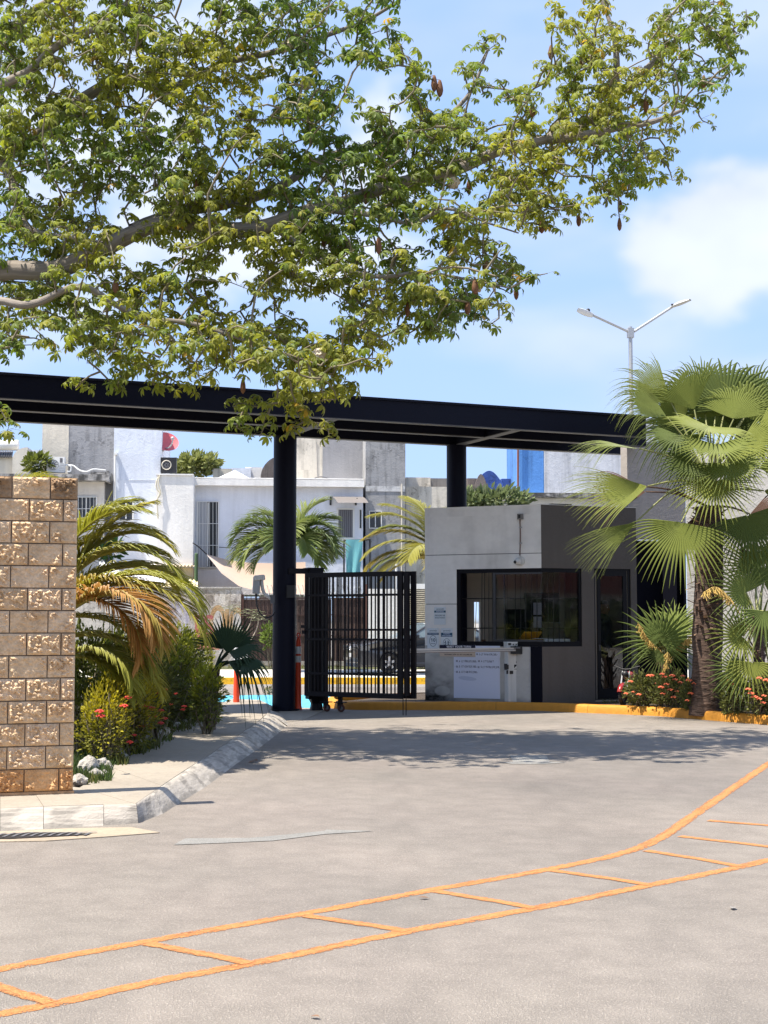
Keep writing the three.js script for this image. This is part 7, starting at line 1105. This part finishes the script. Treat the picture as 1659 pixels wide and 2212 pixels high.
  // fallen leaves and grit on the road
  const lv = [[905, 1938, 0.03], [1583, 1962, 0.035], [690, 2196, 0.022], [555, 1644, 0.06], [548, 1640, 0.05], [1095, 1531, 0.06], [935, 1531, 0.05]];
  lv.forEach(([u, v, s], i) => { const p = G(u, v, 0.012); single('fallen_leaf', ['dry curled scrap inside the painted ladder', 'small pale stone on the road at the right', 'dry twig scrap near the bottom of the road', 'brown dead leaf by the kerb toe', 'second dead leaf by the kerb toe', 'pale rag of litter below the booth kerb', 'dead leaf at the kerb below the whiteboard'][i], i === 1 ? 'stone' : 'litter', leaf1.clone().scale(s * 2, s * 2, s * 2.4).rotateY(i * 1.3).translate(p.x, p.y, p.z), i === 1 || i === 5 ? M.limestone : mat(0.2, 0.11, 0.06)); });
}
// ---- red motorcycle behind the flowers
{
  const o = P(1346, 1522, 24.0), F = new Frame(new THREE.Vector3(o.x, 0, o.z), 62), t = thing('motorcycle', 'red motorcycle parked behind the flowering shrubs beside the booth door', 'motorcycle', new THREE.Vector3(o.x, 0.13, o.z)); const y = 0.13;
  const mx = (x, yy, z = 0) => new THREE.Matrix4().makeRotationY(F.a).setPosition(F.at(x, yy, z)); const red = phy(0.3, 0.02, 0.02, { roughness: 0.3, clearcoat: 1 });
  for (const x of [0, 1.15]) { const w = new THREE.Group(); w.name = 'wheel'; t.add(w); part('tyre', new THREE.TorusGeometry(0.2, 0.05, 12, 30).applyMatrix4(mx(x, y + 0.25)), M.rubber, w); const kn = []; for (let i = 0; i < 30; i++) kn.push(bx(0.235, 0.258, -0.012, 0.012, -0.04, 0.04).rotateZ(i * 0.2094).applyMatrix4(mx(x, y + 0.25))); part('tread', kn, M.rubber, w); const s = []; for (let i = 0; i < 9; i++) s.push(bx(0, 0.16, -0.006, 0.006, -0.02, 0.02).rotateZ(i * 0.698).applyMatrix4(mx(x, y + 0.25))); part('rim', [new THREE.TorusGeometry(0.158, 0.012, 8, 26).applyMatrix4(mx(x, y + 0.25)), new THREE.CylinderGeometry(0.04, 0.04, 0.1, 14).rotateX(Math.PI / 2).applyMatrix4(mx(x, y + 0.25)), ...s], M.greyDark, w); }
  part('mudguard', new THREE.TorusGeometry(0.275, 0.05, 6, 20, 2.2).scale(1, 1, 1.4).rotateZ(0.6).applyMatrix4(mx(0, y + 0.25)), red, t);
  part('fork', [tube([F.at(0, y + 0.25, 0.09), F.at(0.28, y + 0.85, 0.09)], 0.022), tube([F.at(0, y + 0.25, -0.09), F.at(0.28, y + 0.85, -0.09)], 0.022)], M.grey, t); part('handlebar', tube([F.at(0.35, y + 0.98, -0.34), F.at(0.25, y + 0.9, 0), F.at(0.35, y + 0.98, 0.34)], 0.015), M.black, t);
  part('tank', new THREE.SphereGeometry(0.17, 18, 12).scale(1.4, 0.75, 0.8).applyMatrix4(mx(0.5, y + 0.72)), red, t); part('seat', rbx(0.65, 1.25, y + 0.68, y + 0.78, -0.13, 0.13, 0.04).applyMatrix4(F.m), M.black, t); part('engine', rbx(0.4, 0.8, y + 0.22, y + 0.58, -0.13, 0.13, 0.04).applyMatrix4(F.m), M.greyDark, t); part('headlight', new THREE.SphereGeometry(0.09, 16, 12).applyMatrix4(mx(0.2, y + 0.78)), M.black, t); t.scale.setScalar(0.66); part('frame', [tube([F.at(0.3, y + 0.75, 0), F.at(0.75, y + 0.35, 0), F.at(1.15, y + 0.25, 0)], 0.025)], M.black, t);
}
// ------------------------------------------------------------------ across the road, behind the camera: what the booth glass reflects
{
  const F = new Frame(new THREE.Vector3(0, 0, 17), 180), t = thing('estate_house', 'low cream house with a maroon roof edge across the road behind the viewer', 'house', new THREE.Vector3(0, 0, 19));
  part('wall', uvm(F.box(-75, 75, -0.1, 3.35, -8, 0)), wallMat(0.6, 0.52, 0.42), t); part('fascia', F.box(-75.4, 75.4, 3.35, 5.2, -8.4, 0.4), mat(0.2, 0.03, 0.03), t); part('roof', F.box(-75.3, 75.3, 5.2, 5.4, -8.3, 0.35), mat(0.25, 0.1, 0.08), t);
  for (let i = 0; i < 26; i++) part('window', F.box(-71 + i * 5.5, -69 + i * 5.5, 1.0, 2.3, 0.001, 0.03), M.frameBlack, t);
  const r = rng(91), h = [], n = 11000; const b = new THREE.Vector3(0, 0, 13);
  const im = new THREE.InstancedMesh(new THREE.CircleGeometry(0.22, 5), leafMat(0.03, 0.05, 0.015, 0.2), n); im.name = 'foliage'; im.userData.kind = 'stuff';
  const q = new THREE.Quaternion(); for (let i = 0; i < n; i++) { const p = new THREE.Vector3(-70 + r() * 140, r() * (2.55 + 0.3 * Math.sin(i * 0.1)), (r() - 0.5) * 1.6); q.setFromEuler(new THREE.Euler(r() * 6, r() * 6, 0)); im.setMatrixAt(i, new THREE.Matrix4().compose(p, q, new THREE.Vector3(1, 1, 1))); }
  const hedge = thing('tall_hedge', 'long dark clipped hedge in front of the low house behind the viewer', 'hedge', b); im.castShadow = true; hedge.add(im); part('core', bx(-70, 70, 0, 2.3, 12.7, 13.3), mat(0.02, 0.03, 0.012), hedge);
}
// ------------------------------------------------------------------ guard standing inside the booth, seen dimly through the door glass
{
  const F = new Frame(FR.at(1.62, 0, -0.62), 60), o = F.at(0, 0.15, 0), t = thing('person', 'person in dark clothes standing inside the booth behind the door glass, facing left', 'person', o);
  const field = (bones, lo, hi, cell) => {           // smooth union of tapered limbs, meshed on a grid
    const size = Math.max(hi.x - lo.x, hi.y - lo.y, hi.z - lo.z), n = Math.ceil(size / cell) + 2; const mc = new MarchingCubes(n, new THREE.MeshBasicMaterial(), false, false, 400000); mc.isolation = 0;
    const half = size / 2, c = lo.clone().add(hi).multiplyScalar(0.5); const p = new THREE.Vector3(), ab = new THREE.Vector3(), ap = new THREE.Vector3();
    for (let k = 0; k < n; k++) for (let j = 0; j < n; j++) for (let i = 0; i < n; i++) { p.set((i - n / 2) / (n / 2) * half + c.x, (j - n / 2) / (n / 2) * half + c.y, (k - n / 2) / (n / 2) * half + c.z); let d = 1e9; for (const [a, b, ra, rb] of bones) { ab.subVectors(b, a); ap.subVectors(p, a); const h = clamp(ap.dot(ab) / Math.max(ab.lengthSq(), 1e-9)); const e = ap.addScaledVector(ab, -h).length() - lerp(ra, rb, h); const kk = 0.035, m = Math.max(kk - Math.abs(d - e), 0) / kk; d = Math.min(d, e) - m * m * kk * 0.25; } mc.field[i + j * n + k * n * n] = -d; }
    mc.update(); const cnt = mc.count, g = new THREE.BufferGeometry(); const pos = mc.positionArray.slice(0, cnt * 3); for (let i = 0; i < cnt; i++) { pos[i * 3] = pos[i * 3] * half + c.x; pos[i * 3 + 1] = pos[i * 3 + 1] * half + c.y; pos[i * 3 + 2] = pos[i * 3 + 2] * half + c.z; }
    g.setAttribute('position', new THREE.BufferAttribute(pos, 3)); g.setAttribute('normal', new THREE.BufferAttribute(mc.normalArray.slice(0, cnt * 3), 3)); return g;
  };
  const V = (x, y, z) => new THREE.Vector3(x, y, z), y = 0.15, place = g => g.applyMatrix4(F.m);
  // local x = towards the person's left, z = the way they face
  const bones = [[V(0, y + 0.95, 0), V(0, y + 1.15, 0), 0.145, 0.135], [V(0, y + 1.15, 0), V(0, y + 1.36, 0), 0.135, 0.15], [V(-0.15, y + 1.38, 0), V(0.15, y + 1.38, 0), 0.075, 0.075], [V(0, y + 1.4, 0), V(0, y + 1.52, 0.01), 0.06, 0.055]];
  for (const s of [-1, 1]) { bones.push([V(s * 0.09, y + 0.92, 0), V(s * 0.1, y + 0.5, 0.01), 0.09, 0.062], [V(s * 0.1, y + 0.5, 0.01), V(s * 0.1, y + 0.09, 0), 0.058, 0.042], [V(s * 0.1, y + 0.04, -0.03), V(s * 0.11, y + 0.035, 0.16), 0.042, 0.036], [V(s * 0.19, y + 1.36, 0), V(s * 0.24, y + 1.08, 0.02), 0.052, 0.042], [V(s * 0.24, y + 1.08, 0.02), V(s * 0.22, y + 0.9, 0.2), 0.04, 0.03]); }
  const body = part('body', place(field(bones, V(-0.4, y - 0.05, -0.4), V(0.4, y + 1.65, 0.4), 0.018)), mat(0.02, 0.022, 0.032, { roughness: 0.9 }), t);
  const hy = y + 1.62; const headB = [[V(0, hy + 0.03, -0.01), V(0, hy + 0.03, 0.015), 0.093, 0.088], [V(0, hy - 0.06, 0.04), V(0, hy - 0.04, 0.06), 0.055, 0.05], [V(0, hy - 0.005, 0.1), V(0, hy - 0.03, 0.115), 0.012, 0.016], [V(0, hy - 0.09, 0.01), V(0, hy - 0.14, 0), 0.055, 0.056], [V(-0.09, hy, 0), V(-0.095, hy - 0.03, 0), 0.016, 0.014], [V(0.09, hy, 0), V(0.095, hy - 0.03, 0), 0.016, 0.014]];
  part('head', place(field(headB, V(-0.16, hy - 0.17, -0.16), V(0.16, hy + 0.15, 0.16), 0.006)), mat(0.16, 0.09, 0.06), t);
  part('hair', place(field([[V(0, hy + 0.055, -0.02), V(0, hy + 0.07, 0.01), 0.09, 0.078], [V(0, hy + 0.0, -0.045), V(0, hy - 0.03, -0.05), 0.075, 0.06]], V(-0.16, hy - 0.15, -0.16), V(0.16, hy + 0.17, 0.16), 0.007)), mat(0.008, 0.007, 0.006), t);
  for (const s of [-1, 1]) part('eye', place(new THREE.SphereGeometry(0.011, 10, 8).translate(s * 0.033, hy + 0.012, 0.092)), M.white, t);
  // hands: palm and five bent fingers each
  for (const s of [-1, 1]) { const w = V(s * 0.22, y + 0.89, 0.21), hb = [[w, w.clone().add(V(0, -0.02, 0.06)), 0.026, 0.03]]; for (let i = 0; i < 4; i++) { const a = w.clone().add(V((i - 1.5) * 0.019, -0.025, 0.075)), L = [0.032, 0.038, 0.036, 0.028][i]; hb.push([a, a.clone().add(V(0, -0.012, L)), 0.0085, 0.008], [a.clone().add(V(0, -0.012, L)), a.clone().add(V(0, -0.042, L + 0.016)), 0.008, 0.007]); } const th = w.clone().add(V(-s * 0.026, -0.01, 0.025)); hb.push([th, th.clone().add(V(-s * 0.022, -0.012, 0.035)), 0.011, 0.009], [th.clone().add(V(-s * 0.022, -0.012, 0.035)), th.clone().add(V(-s * 0.014, -0.02, 0.06)), 0.009, 0.008]); part('hand', place(field(hb, w.clone().add(V(-0.09, -0.1, -0.04)), w.clone().add(V(0.09, 0.08, 0.14)), 0.004)), mat(0.16, 0.09, 0.06), t); }
}
renderer.render(scene, camera);
